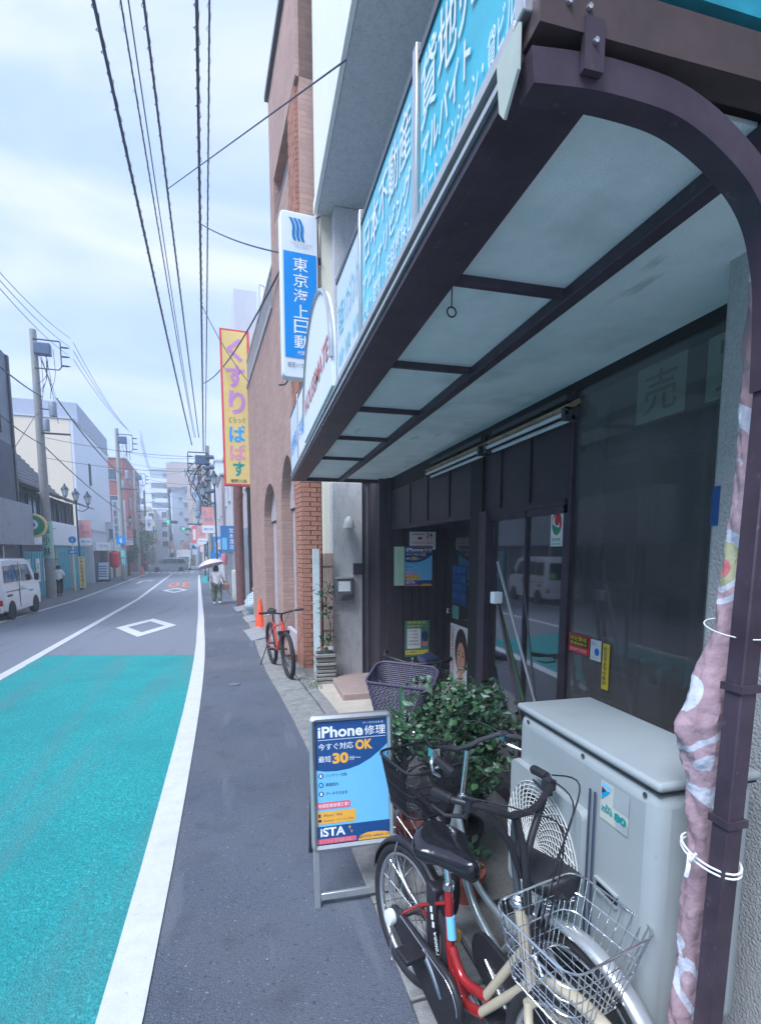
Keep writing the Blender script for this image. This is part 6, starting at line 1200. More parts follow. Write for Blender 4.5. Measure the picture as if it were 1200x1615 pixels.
# ============================================================ POLES, LAMPS, SIGNS, CABLES
def utility_pole(label, s, t, zt, trans=True, arms=1, r0=.20, side=1, signs=()):
    r = far('utility_pole', label, 'utility pole', s, t, group='utility poles along the street'); zb = gs(s, t); h_ = zt-zb
    b = MB(); b.tube([(0, 0, -.1), (0, 0, h_)], [r0, r0*.62], 14); b.build('shaft', pole_conc, r, smooth=True)
    for k in range(arms):
        z = h_-.45-k*.9; b = MB(); b.tube([(0, -.15, z), (side*1.05, -.15, z)], .035, 6); b.build('cross_arm', darkalu, r)
    b = MB(); b.tube([(side*.0, -.15, h_-1.75), (side*1.0, -.15, h_-1.75), (side*1.12, -.15, h_-1.6), (side*1.12, -.15, h_-.5), (side*1.05, -.15, h_-.42)], .03, 6); b.build('cable_bracket', darkalu, r, smooth=True)
    for k in range(3):
        b = MB(); z = h_-.7-.42*k; b.lathe([(0, 0), (.035, 0), (.05, .06), (.035, .12), (.05, .18), (.035, .24), (.02, .34), (0, .34)], (side*1.15, -.15, z), 8, ax='x' if side > 0 else 'x'); b.build('insulator', lamp_green, r, smooth=True)
    if trans:
        b = MB(); b.box(side*.30-.26*side, side*.3+.42*side, -.34, .04, h_-1.15, h_-.62) if side > 0 else b.box(-.72, -.04, -.34, .04, h_-1.15, h_-.62); b.build('switch_box', mat('navy_box', (.08, .13, .22), .5), r, bevel=.04)
        for (x, z, rr, hh) in ((.62*side, h_-3.9, .17, .62), (.30*side, h_-4.6, .15, .5)):
            b = MB(); b.lathe([(0, 0), (rr, 0), (rr, hh), (rr*.8, hh+.05), (0, hh+.05)], (x, -.1, z), 14); b.build('transformer', mat('grey_transformer', (.22, .26, .32), .5), r, smooth=True)
            b = MB(); b.tube([(0, -.1, z+hh*.5), (x, -.1, z+hh*.5)], .03, 6); b.build('hanger', darkalu, r)
        b = MB(); b.box(0 if side > 0 else -1.3, 1.3 if side > 0 else 0, -.16, -.08, h_-4.75, h_-4.67); b.build('lower_arm', darkalu, r)
        q = random.Random(int(s)); b = MB()
        for k in range(9):
            x0 = q.uniform(.1, .9)*side; x1 = q.uniform(.0, 1.)*side; za = h_-q.uniform(.8, 1.4); zc = h_-q.uniform(1.9, 4.4); b.tube(smooth_path([(x0, -.12, za), ((x0+x1)/2+.12, -.12, (za+zc)/2-.2), (x1, -.12, zc)]), .012, 4)
        b.build('jumper_wires', cable_m, r)
    for (z0, z1, m_, tx_, ink) in signs:
        b = MB(); b.tube([(0, 0, z0), (0, 0, z1)], r0*1.02, 16); sg = b.build('wrap_sign', m_, r, smooth=True)
        if tx_: text(tx_, sg, frame((-r0*.7, -r0*1.05, z0), (1, 0, 0), (0, 0, 1)), r0*.1, r0*1.3, .05, z1-z0-.05, ink, vertical=True, bold=.03)
    for k in range(6): b = MB(); z = 1.9+k*.75; b.tube([((-1)**k*r0*.6, 0, z), ((-1)**k*(r0+.14), 0, z)], .012, 5); b.build('step_bolt', darkalu, r)
    return r
pale_green = mat('pale_green_wrap', (.30, .55, .45), .6)
utility_pole('tall concrete utility pole on the left with switch box, transformers and green wrap sign', 21.8, -8.38, 12.1, r0=.235, signs=((1.95, 3.75, pale_green, '滝小林', navy_ink), (1.5, 1.9, mat('grey_plate', (.25, .3, .35), .5), None, None)))
utility_pole('second utility pole on the left with a blue arrow sign', 38.9, -7.2, 11.4, r0=.22, side=1, signs=((1.2, 2.6, mat('teal_wrap', (.12, .45, .48), .6), '歯科', white_ink),))
utility_pole('third utility pole, farther down the left side', 58.5, -8.0, 11.0, r0=.2)
utility_pole('fourth and farthest left utility pole beyond the crossing', 76, -8.6, 10.5, r0=.2, trans=False)
pr = utility_pole('crowded utility pole on the right where the thick overhead cables meet', 26, -.72, 8.1, r0=.17, side=-1)
q = random.Random(4)
for k in range(7):
    b = MB(); b.tube(smooth_path([(q.uniform(-.2, .2), -.1, 8.2-q.uniform(0, 1)), (q.uniform(-1.4, -.5), -.2, 6.4+q.uniform(-.6, .6)), (q.uniform(-.3, .3), -.1, 4.8+q.uniform(-.5, .6))]), .03, 5); b.build('cable_loop', cable_m, pr, smooth=True)
for k, z in enumerate((7.9, 7.3, 6.6, 5.9)): b = MB(); b.tube([(-.25, -.25, z), (.35, -.15, z+.1)], .12, 8); b.build('splice_box', mat('navy_box', (.08, .13, .22), .5), pr, smooth=True)
b = MB(); b.box(-.05, .25, -.22, -.20, 1.9, 2.3)
o = b.build('arrow_sign_backing', sign_blue, pr)
def lantern(parent, c, s_=1.):
    x, y, z = c; l_ = bpy.data.objects.new('lantern', None); col.objects.link(l_); l_.parent = parent; l_.location = c
    b = MB(); b.lathe([(.06*s_, 0), (.10*s_, .03), (.19*s_, .42*s_), (.17*s_, .42*s_), (.085*s_, .05)], (0, 0, 0), 6); b.build('glass', glass_lamp, l_)
    b = MB()
    for k in range(6): a = 2*pi*k/6; b.tube([(.10*s_*cos(a), .10*s_*sin(a), .03), (.195*s_*cos(a), .195*s_*sin(a), .43*s_)], .013, 5)
    b.ring((0, 0, .43*s_), (0, 0, 1), .195*s_, .018, 12, 5); b.ring((0, 0, .03), (0, 0, 1), .10*s_, .018, 12, 5); b.build('cage', lamp_green, l_, smooth=True)
    b = MB(); b.lathe([(.23*s_, .42*s_), (.10*s_, .60*s_), (.05*s_, .62*s_), (.06*s_, .66*s_), (.01, .78*s_), (0, .78*s_)], (0, 0, 0), 12); b.build('cap', lamp_green, l_, smooth=True)
    b = MB(); b.lathe([(0, -.10), (.04, -.10), (.07, -.03), (.05, .02), (0, .02)], (0, 0, 0), 10); b.build('finial', lamp_green, l_, smooth=True); return l_
def street_lamp(label, s, t, lans, zt, banner=None, bt=1):
    r = far('street_lamp', label, 'street lamp', s, t, group='lantern street lamps'); zb = gs(s, t); b = MB(); b.tube([(0, 0, 0), (0, 0, .8), (0, 0, .82), (0, 0, zt-zb)], [.085, .075, .055, .045], 12); b.build('post', lamp_green, r, smooth=True)
    for (x, z) in lans:
        lantern(r, (x, 0, z-zb), 1.0)
        if abs(x) > .05: b = MB(); b.tube(smooth_path([(0, 0, z-zb-.35), (x*.5, 0, z-zb-.45), (x, 0, z-zb-.25), (x, 0, z-zb-.08)]), .022, 6); b.build('arm', lamp_green, r, smooth=True)
    return r
def banner(label, s, t, x0, x1, z0, z1, g_='pink shopping street banners hanging from the lamps'):
    r = far('street_banner', label, 'banner', s, t, group=g_); zb = gs(s, t); zz0, zz1 = z0-zb, z1-zb; b = MB(); b.box(x0, x1, -.012, .0, zz0, zz1); b.build('cloth', mat('banner_salmon', (.78, .36, .32), .7), r)
    Mx = frame((x0, -.014, zz0), (1, 0, 0), (0, 0, 1)); W_, H_ = x1-x0, zz1-zz0; rect(r, Mx, 0, W_, 0, H_*.30, white_ink, 'white_band', .002); text('滝野川市場', r, Mx, W_*.12, W_*.88, H_*.10, H_*.20, sign_blue, bold=.01, lift=.004)
    text('さくら', r, Mx, W_*.25, W_*.8, H_*.45, H_*.60, sign_blue, bold=.03, lift=.004); text('○ ・', r, Mx, W_*.12, W_*.75, H_*.68, H_*.84, sign_blue, lift=.004)
    for z in (zz0, zz1): b = MB(); b.tube([(x0-.08, 0, z), (x1+.05, 0, z)], .014, 5); b.build('rod', darkalu, r)
    return r
street_lamp('triple lantern street lamp on the left pavement with a pink banner', 28, -8.25, ((-.55, 5.0), (.0, 4.75), (.62, 4.6)), 4.75)
banner('pink banner on the left triple lantern lamp', 28, -8.25, .06, .70, 2.12, 3.6)
street_lamp('twin lantern street lamp on the right beside the crowded utility pole', 22.2, -.50, ((-.62, 4.75), (.0, 5.35)), 5.35)
banner('nearest and largest pink banner on the right twin lantern lamp', 22.2, -.50, -.72, -.08, 2.75, 4.15)
for k, (s, t, lb1, lb2) in enumerate(((35, -.75, 'second right-hand street lamp, behind the umbrella holder', 'second pink banner on the right side'), (47, -.85, 'third right-hand street lamp just before the crossing', 'third pink banner on the right, before the crossing'), (70, -1.2, 'right-hand street lamp beyond the crossing', 'pink banner on the right beyond the crossing'))):
    street_lamp(lb1, s, t, ((-.5, 4.6), (0, 5.0)), 5.0); banner(lb2, s, t, -.70, -.08, 2.3, 3.7)
for k, (s, t, lb1, lb2) in enumerate(((47, -8.0, 'second left-hand street lamp behind the second pole', 'second pink banner on the left side'), (66, -8.2, 'left-hand street lamp beyond the crossing', 'pink banner on the left beyond the crossing'), (84, -8.4, 'farthest left-hand street lamp', 'farthest pink banner on the left'))):
    street_lamp(lb1, s, t, ((0, 4.7), (.5, 4.4)), 4.7); banner(lb2, s, t, .08, .70, 2.3, 3.7)
for k in range(5):
    banner(['faint pink banner in the far street, left of the tower', 'faint pink banner in the far street, right of centre', 'distant pink banner under the white block', 'distant pink banner near the blue house', 'most distant pink banner at the end of the street'][k], 92+k*7, -6.5+k*.95+(k % 2)*1.5, 0, .9, 1.3, 3.4)
# signs
r = far('blue_shop_sign', 'blue vertical shop sign on the right beside the brown portal', 'sign', 19.7, -.38); zb = gs(19.7, 0); b = MB(); b.box(0, .72, 0, .18, 1.75-zb, 3.05-zb); b.build('case', mat('mid_blue_sign', (.04, .20, .48), .5), r)
text('宮本酒店', r, frame((0, -.005, 1.75-zb), (1, 0, 0), (0, 0, 1)), .42, .62, .1, 1.2, white_ink, vertical=True, bold=.02, lift=.004); rect(r, frame((0, -.005, 1.75-zb), (1, 0, 0), (0, 0, 1)), .06, .30, .1, .7, sky_ink, 'pale_panel', .003)
r = far('road_sign', 'slim white pole with round and rectangular blue signs by the turquoise shutters', 'road sign', 26.9, -8.35); b = MB(); b.tube([(0, 0, 0), (0, 0, 3.2)], .035, 8); b.build('post', sign_white, r, smooth=True)
b = MB(); b.lathe([(0, -.02), (.2, -.02), (.2, 0), (0, 0)], (0, -.05, 3.0), 20, ax='y'); dsc = b.build('round_plate', sign_blue, r); text('↓', dsc, frame((0, -.075, 3.0), (1, 0, 0), (0, 0, 1)), -.07, .07, -.13, .13, white_ink, bold=.03)
b = MB(); b.box(-.28, .28, -.07, -.05, 2.18, 2.42); d2 = b.build('one_way_plate', sign_blue, r); text('←', d2, frame((0, -.072, 2.3), (1, 0, 0), (0, 0, 1)), -.22, .22, -.07, .07, white_ink, bold=.05)
r = far('yellow_sign_board', 'tall narrow yellow sign board beside the white road sign pole', 'sign', 27.4, -8.05); b = MB(); b.box(-.16, .16, -.03, .03, .15, 2.0); b.build('board', sign_yellow, r); text('ここは駐車禁止', r, frame((-.16, -.032, .15), (1, 0, 0), (0, 0, 1)), .09, .23, .08, 1.8, navy_ink, vertical=True, bold=.02)
r = far('chalk_board', 'white A-board standing in front of the low left shop', 'sign board', 38.3, -8.7); b = MB(); b.prism([Vector(p) for p in ((-.45, -.25, .15), (.45, -.25, .15), (.45, .1, 1.5), (-.45, .1, 1.5))], (0, 0, 0), (0, .04, 0)); b.build('board', pale_face, r)
for k in range(5): rect(r, frame((-.45, -.255, .15), (1, 0, 0), Vector((0, .35, 1.35))), .12, .78, .25+k*.2, .32+k*.2, blue_ink, 'writing', .006)
b = MB(); b.box(-.5, .5, -.35, .35, 0, .18); b.build('foot', frame_d, r); b = MB(); b.prism([Vector(p) for p in ((-.45, .45, .1), (.45, .45, .1), (.45, .14, 1.5), (-.45, .14, 1.5))], (0, 0, 0), (0, .03, 0)); b.build('back_leaf', frame_d, r)
p = W(42.0, -8.3); r = thing('paper_lantern', 'large red paper lantern hanging outside a shop left of the second pole', 'lantern', (p.x, p.y, 1.0), ANG)
b = MB(); b.lathe([(.0, -.68), (.22, -.68), (.33, -.60)]+[(.38+(.02 if k % 2 else 0), -.52+k*.065) for k in range(17)]+[(.33, .60), (.22, .68), (0, .68)], (0, 0, 0), 20); b.build('body', mat('red_lantern_paper', (.75, .06, .06), .6), r, smooth=True); b = MB(); b.lathe([(0, .68), (.2, .68), (.2, .76), (0, .76)], (0, 0, 0), 14); b.build('top_ring', frame_d, r); b = MB(); b.tube([(0, 0, .76), (0, 0, 1.5)], .02, 5); b.build('cord', frame_d, r)
r = far('arrow_sign', 'blue arrow sign fixed low on the second utility pole', 'road sign', 38.6, -7.2); b = MB(); b.box(-.42, .25, -.03, 0, 2.95, 3.6); b.build('plate', sign_blue, r); text('↑', r, frame((-.42, -.033, 2.95), (1, 0, 0), (0, 0, 1)), .2, .48, .08, .57, white_ink, bold=.06)
for (s, t, x1_, z, on, lb) in ((60, -8.2, 3.4, 5.2, 1, 'left traffic signal showing green over the crossing'), (74, -5.3, 1.9, 4.9, 1, 'farther small traffic signal over the middle of the street')):
    r = far('traffic_signal', lb, 'traffic light', s, t, group='traffic signals over the street'); zb = gs(s, t); b = MB(); b.tube([(0, 0, 0), (0, 0, z-zb+.5)], .09, 8); b.build('post', pole_conc, r); b = MB(); b.tube([(0, 0, z-zb+.2), (x1_, 0, z-zb+.2)], .05, 6); b.build('arm', alu, r)
    b = MB(); b.box(x1_-.2, x1_+1.15, -.1, .1, z-zb-.2, z-zb+.22); b.build('housing', mat('signal_green_grey', (.12, .2, .2), .5), r, bevel=.08)
    for k in range(3): b = MB(); b.lathe([(0, -.02), (.14, -.02), (.14, 0), (0, 0)], (x1_+.05+k*.42, -.11, z-zb), 14, ax='y'); b.build('lens', mat('lit_green', (.0, .5, .25), .4, emit=(.0, .9, .45, 1.2)) if k == 0 else frame_d, r)
r = far('lamp_globe_post', 'slim post with a pale globe lamp in the middle distance', 'street lamp', 80, -5.6); b = MB(); b.tube([(0, 0, 0), (0, 0, 6.6)], .06, 6); b.build('post', alu, r); b = MB(); b.lathe([(0, 6.5), (.2, 6.6), (.3, 6.85), (.2, 7.1), (0, 7.2)], (0, 0, 0), 12); b.build('globe', cream_wall, r, smooth=True)
r = far('hanging_sign', 'white square sign hanging from the left traffic signal arm', 'sign', 60.2, -7.0); b = MB(); b.box(-.3, .5, -.04, 0, 5.0, 6.7); b.build('plate', sign_white, r); text('↓', r, frame((-.3, -.042, 5.0), (1, 0, 0), (0, 0, 1)), .28, .52, .3, 1.4, navy_ink, bold=.03)
for k, (s, t, m_, tx_, lb) in enumerate(((31, -.25, sign_blue, '歯科', 'small blue blade sign on the right behind the lamp post'), (39, -.45, sign_yellow, '質', 'small yellow blade sign on the right row'), (43, -.5, shutter_teal, '薬', 'small teal blade sign on the right row'), (50, -.55, mat('indigo_sign', (.03, .06, .22), .5), '電気', 'dark blue blade sign just before the crossing'), (66, -1.1, pink_ink, '花', 'pink flag sign beyond the crossing on the right'))):
    r = far('blade_sign', lb, 'sign', s, t); b = MB(); b.box(-.2, .35, 0, .12, 1.9+(k % 3)*.5, 3.4+(k % 2)*.6); b.build('case', m_, r); text(tx_, r, frame((-.2, -.003, 1.9+(k % 3)*.5), (1, 0, 0), (0, 0, 1)), .12, .43, .2, 1.2, white_ink if k != 1 else navy_ink, vertical=True, bold=.03, lift=.004)
b = MB(); p = W(20.8, .02); b.lathe([(0, -.3), (.12, -.3), (.15, -.1), (.15, .15), (.1, .3), (0, .3)], (0, 0, 0), 14); o = b.build('wall_lantern', mat('rose_lantern', (.60, .18, .25), .5), smooth=True); o.location = (p.x-.2, p.y, 1.35); tag(o, 'small rose coloured lantern hanging by the blue shop sign', 'lantern')
r = far('roadside_unit', 'pale cabinet standing at the foot of the brown portal', 'cabinet', 18.4, .25); block(r, 'body', -.2, .35, 0, .5, 0, 1.35, cream_wall, .02); block(r, 'door', -.16, .31, -.012, -.001, .1, 1.2, gw)
for k in range(7):
    p = W(59.3+(k % 2)*.6, -8.0+k*.12); 
for k, (s, t) in enumerate(((57.8, -7.7), (61.5, -7.9))):
    r = far('traffic_cone', ['small orange cone left of the crosswalk', 'orange cone behind the crosswalk on the left'][k], 'cone', s, t); b = MB(); b.box(-.17, .17, -.17, .17, 0, .035); b.build('base', cone_m, r); b = MB(); b.lathe([(.13, .03), (.03, .68), (0, .70)], (0, 0, 0), 12); b.build('body', cone_m, r, smooth=True)
CL = (('red', red_ink), ('white', sign_white), ('orange', orange_ink), ('teal', shutter_teal), ('navy', blue_ink), ('pink', pink_ink), ('yellow', sign_yellow), ('pale blue', sky_ink))
for k in range(14):
    sd_ = k % 2; s = 63+k*3.4; nm_, m_ = CL[(k*5) % 8]; t = (-8.9, -1.55)[sd_]-(.1*k if not sd_ else -.0)*.2-(.9 if sd_ and s > 99 else 0)
    r = far('shop_sign', '%s %s sign on the %s side beyond the crossing, %s' % (('small', 'tall', 'square')[k % 3], nm_, ('left', 'right')[sd_], ('near the corner', 'by the first houses', 'about midway', 'towards the towers')[min(3, k//4)]), 'sign', s, t, group='small shop signs in the far street')
    z_ = 2.1+(k*7 % 5)*.75; w_ = (.9, .6, .8)[k % 3]; h_ = (.8, 2.4, .9)[k % 3]; x0 = 0 if not sd_ else -w_; b = MB(); b.box(x0, x0+w_, 0, .15, z_, z_+h_); b.build('case', m_, r); rect(r, frame((x0, -.004, z_), (1, 0, 0), (0, 0, 1)), w_*.2, w_*.8, h_*.2, h_*.8, white_ink if k % 3 else navy_ink, 'print', .003)
# cables
def cable(label, a, c, sag=.3, r_=.02, spiral=False, n=24, grp='overhead cables along the street'):
    a = Vector(a); c = Vector(c); o_ = a.copy(); pts = []
    for i in range(n+1): u_ = i/n; pts.append(a.lerp(c, u_)-Vector((0, 0, sag*4*u_*(1-u_)))-o_)
    b = MB(); b.tube(pts, r_, 6); r = b.build('cable', cable_m, None, smooth=True); r.location = o_
    if spiral:
        q = MB(); m_ = 260; P_ = []
        for i in range(m_+1):
            u_ = i/m_; p = a.lerp(c, u_)-Vector((0, 0, sag*4*u_*(1-u_)))-o_; ph = i*1.9; wob = .03*mn.noise(Vector((i*.35, r_*50, sag*3))); P_.append(p+Vector((cos(ph)*(r_*1.35+abs(wob)), 0, sin(ph)*(r_*1.35)-abs(wob)*1.2)))
        q.tube(P_, r_*.22, 4, cap=False); q.build('lashing_wire', cable_m, r)
    return tag(r, label, 'cable', grp)
def FP(px, py, s): t, z = fs(px, py, s); p = W(s, t); return Vector((p.x, p.y, z))
cable('thick leftmost lashed cable running overhead to the right pole', FP(303, 702, 26), FP(139, -40, 1), .15, .027, True)
cable('thin cable right of the leftmost thick cable', FP(307, 690, 26), FP(184, -40, 1), .25, .013, True)
cable('thin wavy cable close beside the second overhead cable', FP(309, 690, 26), FP(197, -40, 1), .5, .011)
cable('thick lashed cable in the middle of the overhead bundle', FP(314, 690, 26), FP(222, -40, 1), .12, .021, True)
cable('thick rightmost lashed cable running straight overhead', FP(321, 712, 26), FP(310, -40, 1), .1, .028, True)
cable('second rightmost cable beside the straight overhead cable', FP(324, 712, 26), FP(331, -40, 1), .2, .016, True)
SA, SB = FP(321, 712, 26), FP(310, -40, 1)
def oncable(py, SA=SA, SB=SB):
    best = None
    for k in range(401):
        p = SA.lerp(SB, k/400)-Vector((0, 0, .4*(k/400)*(1-k/400))); c = p-Vector((0, 0, H)); y_ = PY-F*c.dot(up)/c.dot(fwd); d_ = abs(y_-py)
        if best is None or d_ < best[0]: best = (d_, p)
    return best[1]
cable('drop cable from the overhead bundle to the shop balcony', oncable(352), Vector((.98, 7.3, 5.75)), .12, .012)
cable('drop cable crossing behind the yellow sign to the brick wall', oncable(480), Vector(W(7.0, -.03, 6.2)), .15, .012)
cable('low drop cable in front of the yellow sign to the brick wall', oncable(605), Vector(W(2.0, -.03, 6.5)), .35, .016)
cable('thin slanting wire from the overhead bundle up to the white wall', oncable(300, FP(314, 690, 26), FP(222, -40, 1)), Vector(ony(545, 95, 5.0)), .0, .008)
for k, (dx, lb) in enumerate(((0, 'upper'), (1, 'middle'), (2, 'lower'))):
    cable('%s high wire from the top of the left pole to the left edge' % lb, FP(112-k*2, 534+k*13, 21.8), FP(-30, 395+k*12, 10), .2, .011)
    cable('%s high wire between the first and second left poles' % lb, FP(116, 540+k*13, 21.8), FP(200+k*3, 675+k*3, 38.9), .35, .012)
    cable('%s wire between second left pole and third pole' % lb, FP(222, 680+k*8, 38.9), FP(238, 742+k*4, 58.5), .2, .014)
cable('thick cable from the left pole to the left edge of the view', FP(66, 625, 21.8), FP(-20, 560, 12), .1, .028)
cable('thick cable falling from the left pole towards the second pole', FP(90, 628, 21.8), FP(188, 745, 38.9), .3, .028, True)
cable('lower cable bundle past the left pole, left part', FP(66, 700, 21.8), FP(-10, 645, 14), .1, .022)
cable('lower cable bundle past the left pole, right part', FP(72, 705, 21.8), FP(190, 805, 38.9), .2, .022, True)
for k, (a, c) in enumerate((((72, 690, 21.8), (325, 720, 26)), ((72, 722, 21.8), (322, 742, 26)), ((196, 712, 38.9), (322, 722, 26)), ((196, 728, 38.9), (318, 738, 26)), ((196, 745, 38.9), (322, 765, 26)), ((237, 748, 58.5), (322, 735, 26)), ((237, 770, 58.5), (320, 790, 26)), ((196, 775, 38.9), (300, 805, 50)))):
    cable(['topmost', 'second', 'third', 'fourth', 'fifth', 'sixth', 'seventh', 'lowest'][k]+' wire crossing the street from the left poles to the right', FP(*a), FP(*c), .25, .011)
for k, (a, c) in enumerate((((322, 760, 26), (325, 800, 55)), ((318, 740, 26), (300, 812, 75)), ((326, 765, 26), (318, 840, 60)))): cable(('highest', 'middle', 'lowest')[k]+' cable running away down the right side of the street', FP(*a), FP(*c), .4, .025)
cable('guy wire slanting across the dark building to the left pole', FP(60, 650, 21.8), FP(15, 720, 15), 0, .012)

# ============================================================ VEHICLES
def car_wheel(r, x, y, rad, wd, side):
    b = MB(); b.lathe([(rad*.62, -wd/2), (rad*.95, -wd/2), (rad, -wd*.3), (rad, wd*.3), (rad*.95, wd/2), (rad*.62, wd/2)], (x, y, rad), 22, ax='x'); w_ = b.build('wheel', rubber, r, smooth=True)
    b = MB(); b.lathe([(0, side*(wd/2-.02)), (rad*.2, side*(wd/2-.005)), (rad*.55, side*(wd/2-.03)), (rad*.64, side*(wd/2)), (rad*.62, side*(wd/2-.05))], (x, y, rad), 18, ax='x'); b.build('hub_cap', alu, w_, smooth=True)
    return w_
def van_shell(r, prof, hw_, m_, tum=.10, zt=None):
    """side profile (y,z) extruded across with tumblehome above the belt"""
    zs = [z for _, z in prof]; zb_ = min(zs); zt = max(zs); n = len(prof); b = MB(); xs = [-1, -.93, -.6, 0, .6, .93, 1]; vs = []
    for k, u_ in enumerate(xs):
        for (y, z) in prof:
            f = 1-tum*max(0, (z-.95)/(zt-.95)); ins = 0 if abs(u_) < .95 else 1
            cy = sum(p[0] for p in prof)/n; cz = (zb_+zt)/2; yy = y+(cy-y)*(.018*ins); zz = z+(cz-z)*(.03*ins); crown = .03*(1-u_*u_) if z > zt-.12 else 0
            vs.append((u_*hw_*f, yy, zz+crown))
    m2 = len(xs); b.add(vs, [(k*n+i, k*n+(i+1) % n, (k+1)*n+(i+1) % n, (k+1)*n+i) for k in range(m2-1) for i in range(n)]+[tuple(range(n))[::-1], tuple(range((m2-1)*n, m2*n))])
    return b.build('body', m_, r, smooth=True, bevel=.0)
def side_glass(r, pts, hw_, tum, zt, m_=glass_dark, nm='side_window', out=.006, sides=(1, -1)):
    for s_ in sides:
        b = MB(); P_ = [(s_*(hw_*(1-tum*max(0, (z-.95)/(zt-.95)))*1.0+out), y, z) for y, z in pts]; n = len(P_)
        b.add(P_+[(x-s_*.02, y, z) for x, y, z in P_], [tuple(range(n)), tuple(range(n, 2*n))]+[(i, (i+1) % n, n+(i+1) % n, n+i) for i in range(n)]); b.build(nm, m_, r)
# white kei van, parked at the left kerb heading away
p = W(10.45, -7.62); r = thing('parked_van', 'white box-shaped mini van parked at the left kerb, cut by the picture edge', 'van', (p.x, p.y, gs(12, -7.5)), ANG-.02)
hw_, zt = .735, 1.86; prof = [(.0, .32), (-.04, .55), (-.03, .95), (.10, 1.70), (.22, 1.82), (.6, 1.86), (2.3, 1.86), (2.62, 1.78), (3.05, 1.12), (3.30, .98), (3.36, .62), (3.34, .30), (2.9, .24), (.4, .24)]
van_shell(r, prof, hw_, van_white, .13)
for (a, c, lo_, hi_) in ((.20, .80, 1.16, 1.66), (.86, 1.56, 1.16, 1.68), (1.66, 2.30, 1.14, 1.68)):
    side_glass(r, [(a, lo_), (c+(.42 if c > 2.2 else 0), lo_), (c+(.04 if c > 2.2 else 0), hi_), (a+(.05 if a < .3 else 0), hi_)], hw_, .13, zt)
b = MB(); b.quad((-.60, -.035, 1.0), (.60, -.035, 1.0), (.53, .085, 1.64), (-.53, .085, 1.64)); b.v = [(x, y-.02, z) for x, y, z in b.v]; b.build('rear_window', glass_dark, r)
b = MB(); b.quad((-.58, 3.07, 1.14), (.58, 3.07, 1.14), (.52, 2.66, 1.76), (-.52, 2.66, 1.76)); b.v = [(x, y+.02, z+.01) for x, y, z in b.v]; b.build('windscreen', glass_dark, r)
for y in (.55, 2.78): 
    for s_ in (-1, 1): 
        car_wheel(r, s_*(hw_-.06), y, .275, .155, s_)
        b = MB(); n_ = 12; P_ = [(y+.34*cos(a), .27+.34*sin(a)) for a in [pi*i/n_ for i in range(n_+1)]]; b.add([(s_*(hw_+.002), yy, zz) for yy, zz in P_], [tuple(range(n_+1))]); b.build('wheel_arch', black_m, r)
for s_ in (-1, 1):
    b = MB(); b.box(s_*(hw_-.10)-.05, s_*(hw_-.10)+.06, -.07, -.02, .50, .66); b.build('tail_light', mat('red_lens', (.55, .03, .04), .2), r, bevel=.01)
    b = MB(); b.box(s_*(hw_+.10)-.07, s_*(hw_+.10)+.07, 2.62, 2.70, 1.12, 1.36); b.build('door_mirror', plastic_black, r, bevel=.03)
    b = MB(); b.box(s_*hw_-.004, s_*hw_+.012, 1.28, 1.30, .35, 1.75); b.box(s_*hw_-.004, s_*hw_+.006, .18, 1.9, .88, .90); b.build('door_seam', frame_d, r)
    b = MB(); b.box(s_*hw_-.002, s_*hw_+.02, .28, .62, .74, .80); b.build('slide_rail', frame_d, r)
    b = MB(); b.box(s_*(hw_+.0)-.01, s_*(hw_+.0)+.02, 1.50, 1.66, .94, .99); b.build('door_handle', van_white, r, bevel=.008)
b = MB(); b.box(-.70, .70, -.10, .0, .28, .48); b.build('bumper', van_white, r, bevel=.03); b = MB(); b.box(-.2, .2, -.105, -.10, .62, .80); b.build('number_plate', sign_yellow, r)
rect(r, frame((hw_+.006, 2.2, .78), (0, 1, 0), (0, 0, 1)), 0, .4, 0, .05, sky_ink, 'side_logo', .004)
rect(r, frame((-.1, -.06, 1.02), (1, 0, 0), (0, .12, .64)), .42, .66, .02, .25, mat('lime_sticker', (.25, .55, .10), .5), 'sticker', .004)
# silver minivan turning across the junction, side on
p = W(60.6, -6.95); r = thing('minivan', 'silver minivan driving across the junction, seen side on', 'car', (p.x, p.y, gs(60.6, -5)), ANG+pi/2+.10)
# local y forward; heading left in the view
def set_local(o): return o
hw_, zt = .86, 1.72; L_ = 4.5; r.location = W(61.2, -2.75); r.location.z = gs(61, -4)
prof = [(.0, .35), (-.03, .8), (.05, 1.1), (.28, 1.62), (.6, 1.70), (2.3, 1.72), (2.7, 1.66), (3.5, 1.08), (4.3, .92), (4.48, .7), (4.5, .38), (4.1, .25), (.4, .25)]
van_shell(r, prof, hw_, mini_silver, .12)
for pts in ([(.35, 1.08), (1.2, 1.06), (1.25, 1.58), (.5, 1.58)], [(1.28, 1.06), (2.25, 1.04), (2.3, 1.60), (1.33, 1.58)], [(2.33, 1.04), (3.3, 1.04), (2.72, 1.56), (2.36, 1.60)]): side_glass(r, pts, hw_, .12, zt)
b = MB(); b.quad((-.7, 3.52, 1.10), (.7, 3.52, 1.10), (.6, 2.78, 1.66), (-.6, 2.78, 1.66)); b.v = [(x, y+.03, z+.02) for x, y, z in b.v]; b.build('windscreen', glass_dark, r)
for y in (.85, 3.6):
    for s_ in (-1, 1): car_wheel(r, s_*(hw_-.08), y, .32, .19, s_)
for s_ in (-1, 1):
    b = MB(); b.box(s_*.62-.16, s_*.62+.16, 4.36, 4.50, .68, .84); b.build('headlight', glass_lamp, r, bevel=.03); b = MB(); b.box(s_*.72-.08, s_*.72+.1, -.05, .02, .8, 1.15); b.build('tail_light', mat('red_lens', (.55, .03, .04), .2), r); b = MB(); b.box(s_*.98-.09, s_*.98+.05, 2.85, 2.95, 1.05, 1.2); b.build('door_mirror', mini_silver, r, bevel=.02)
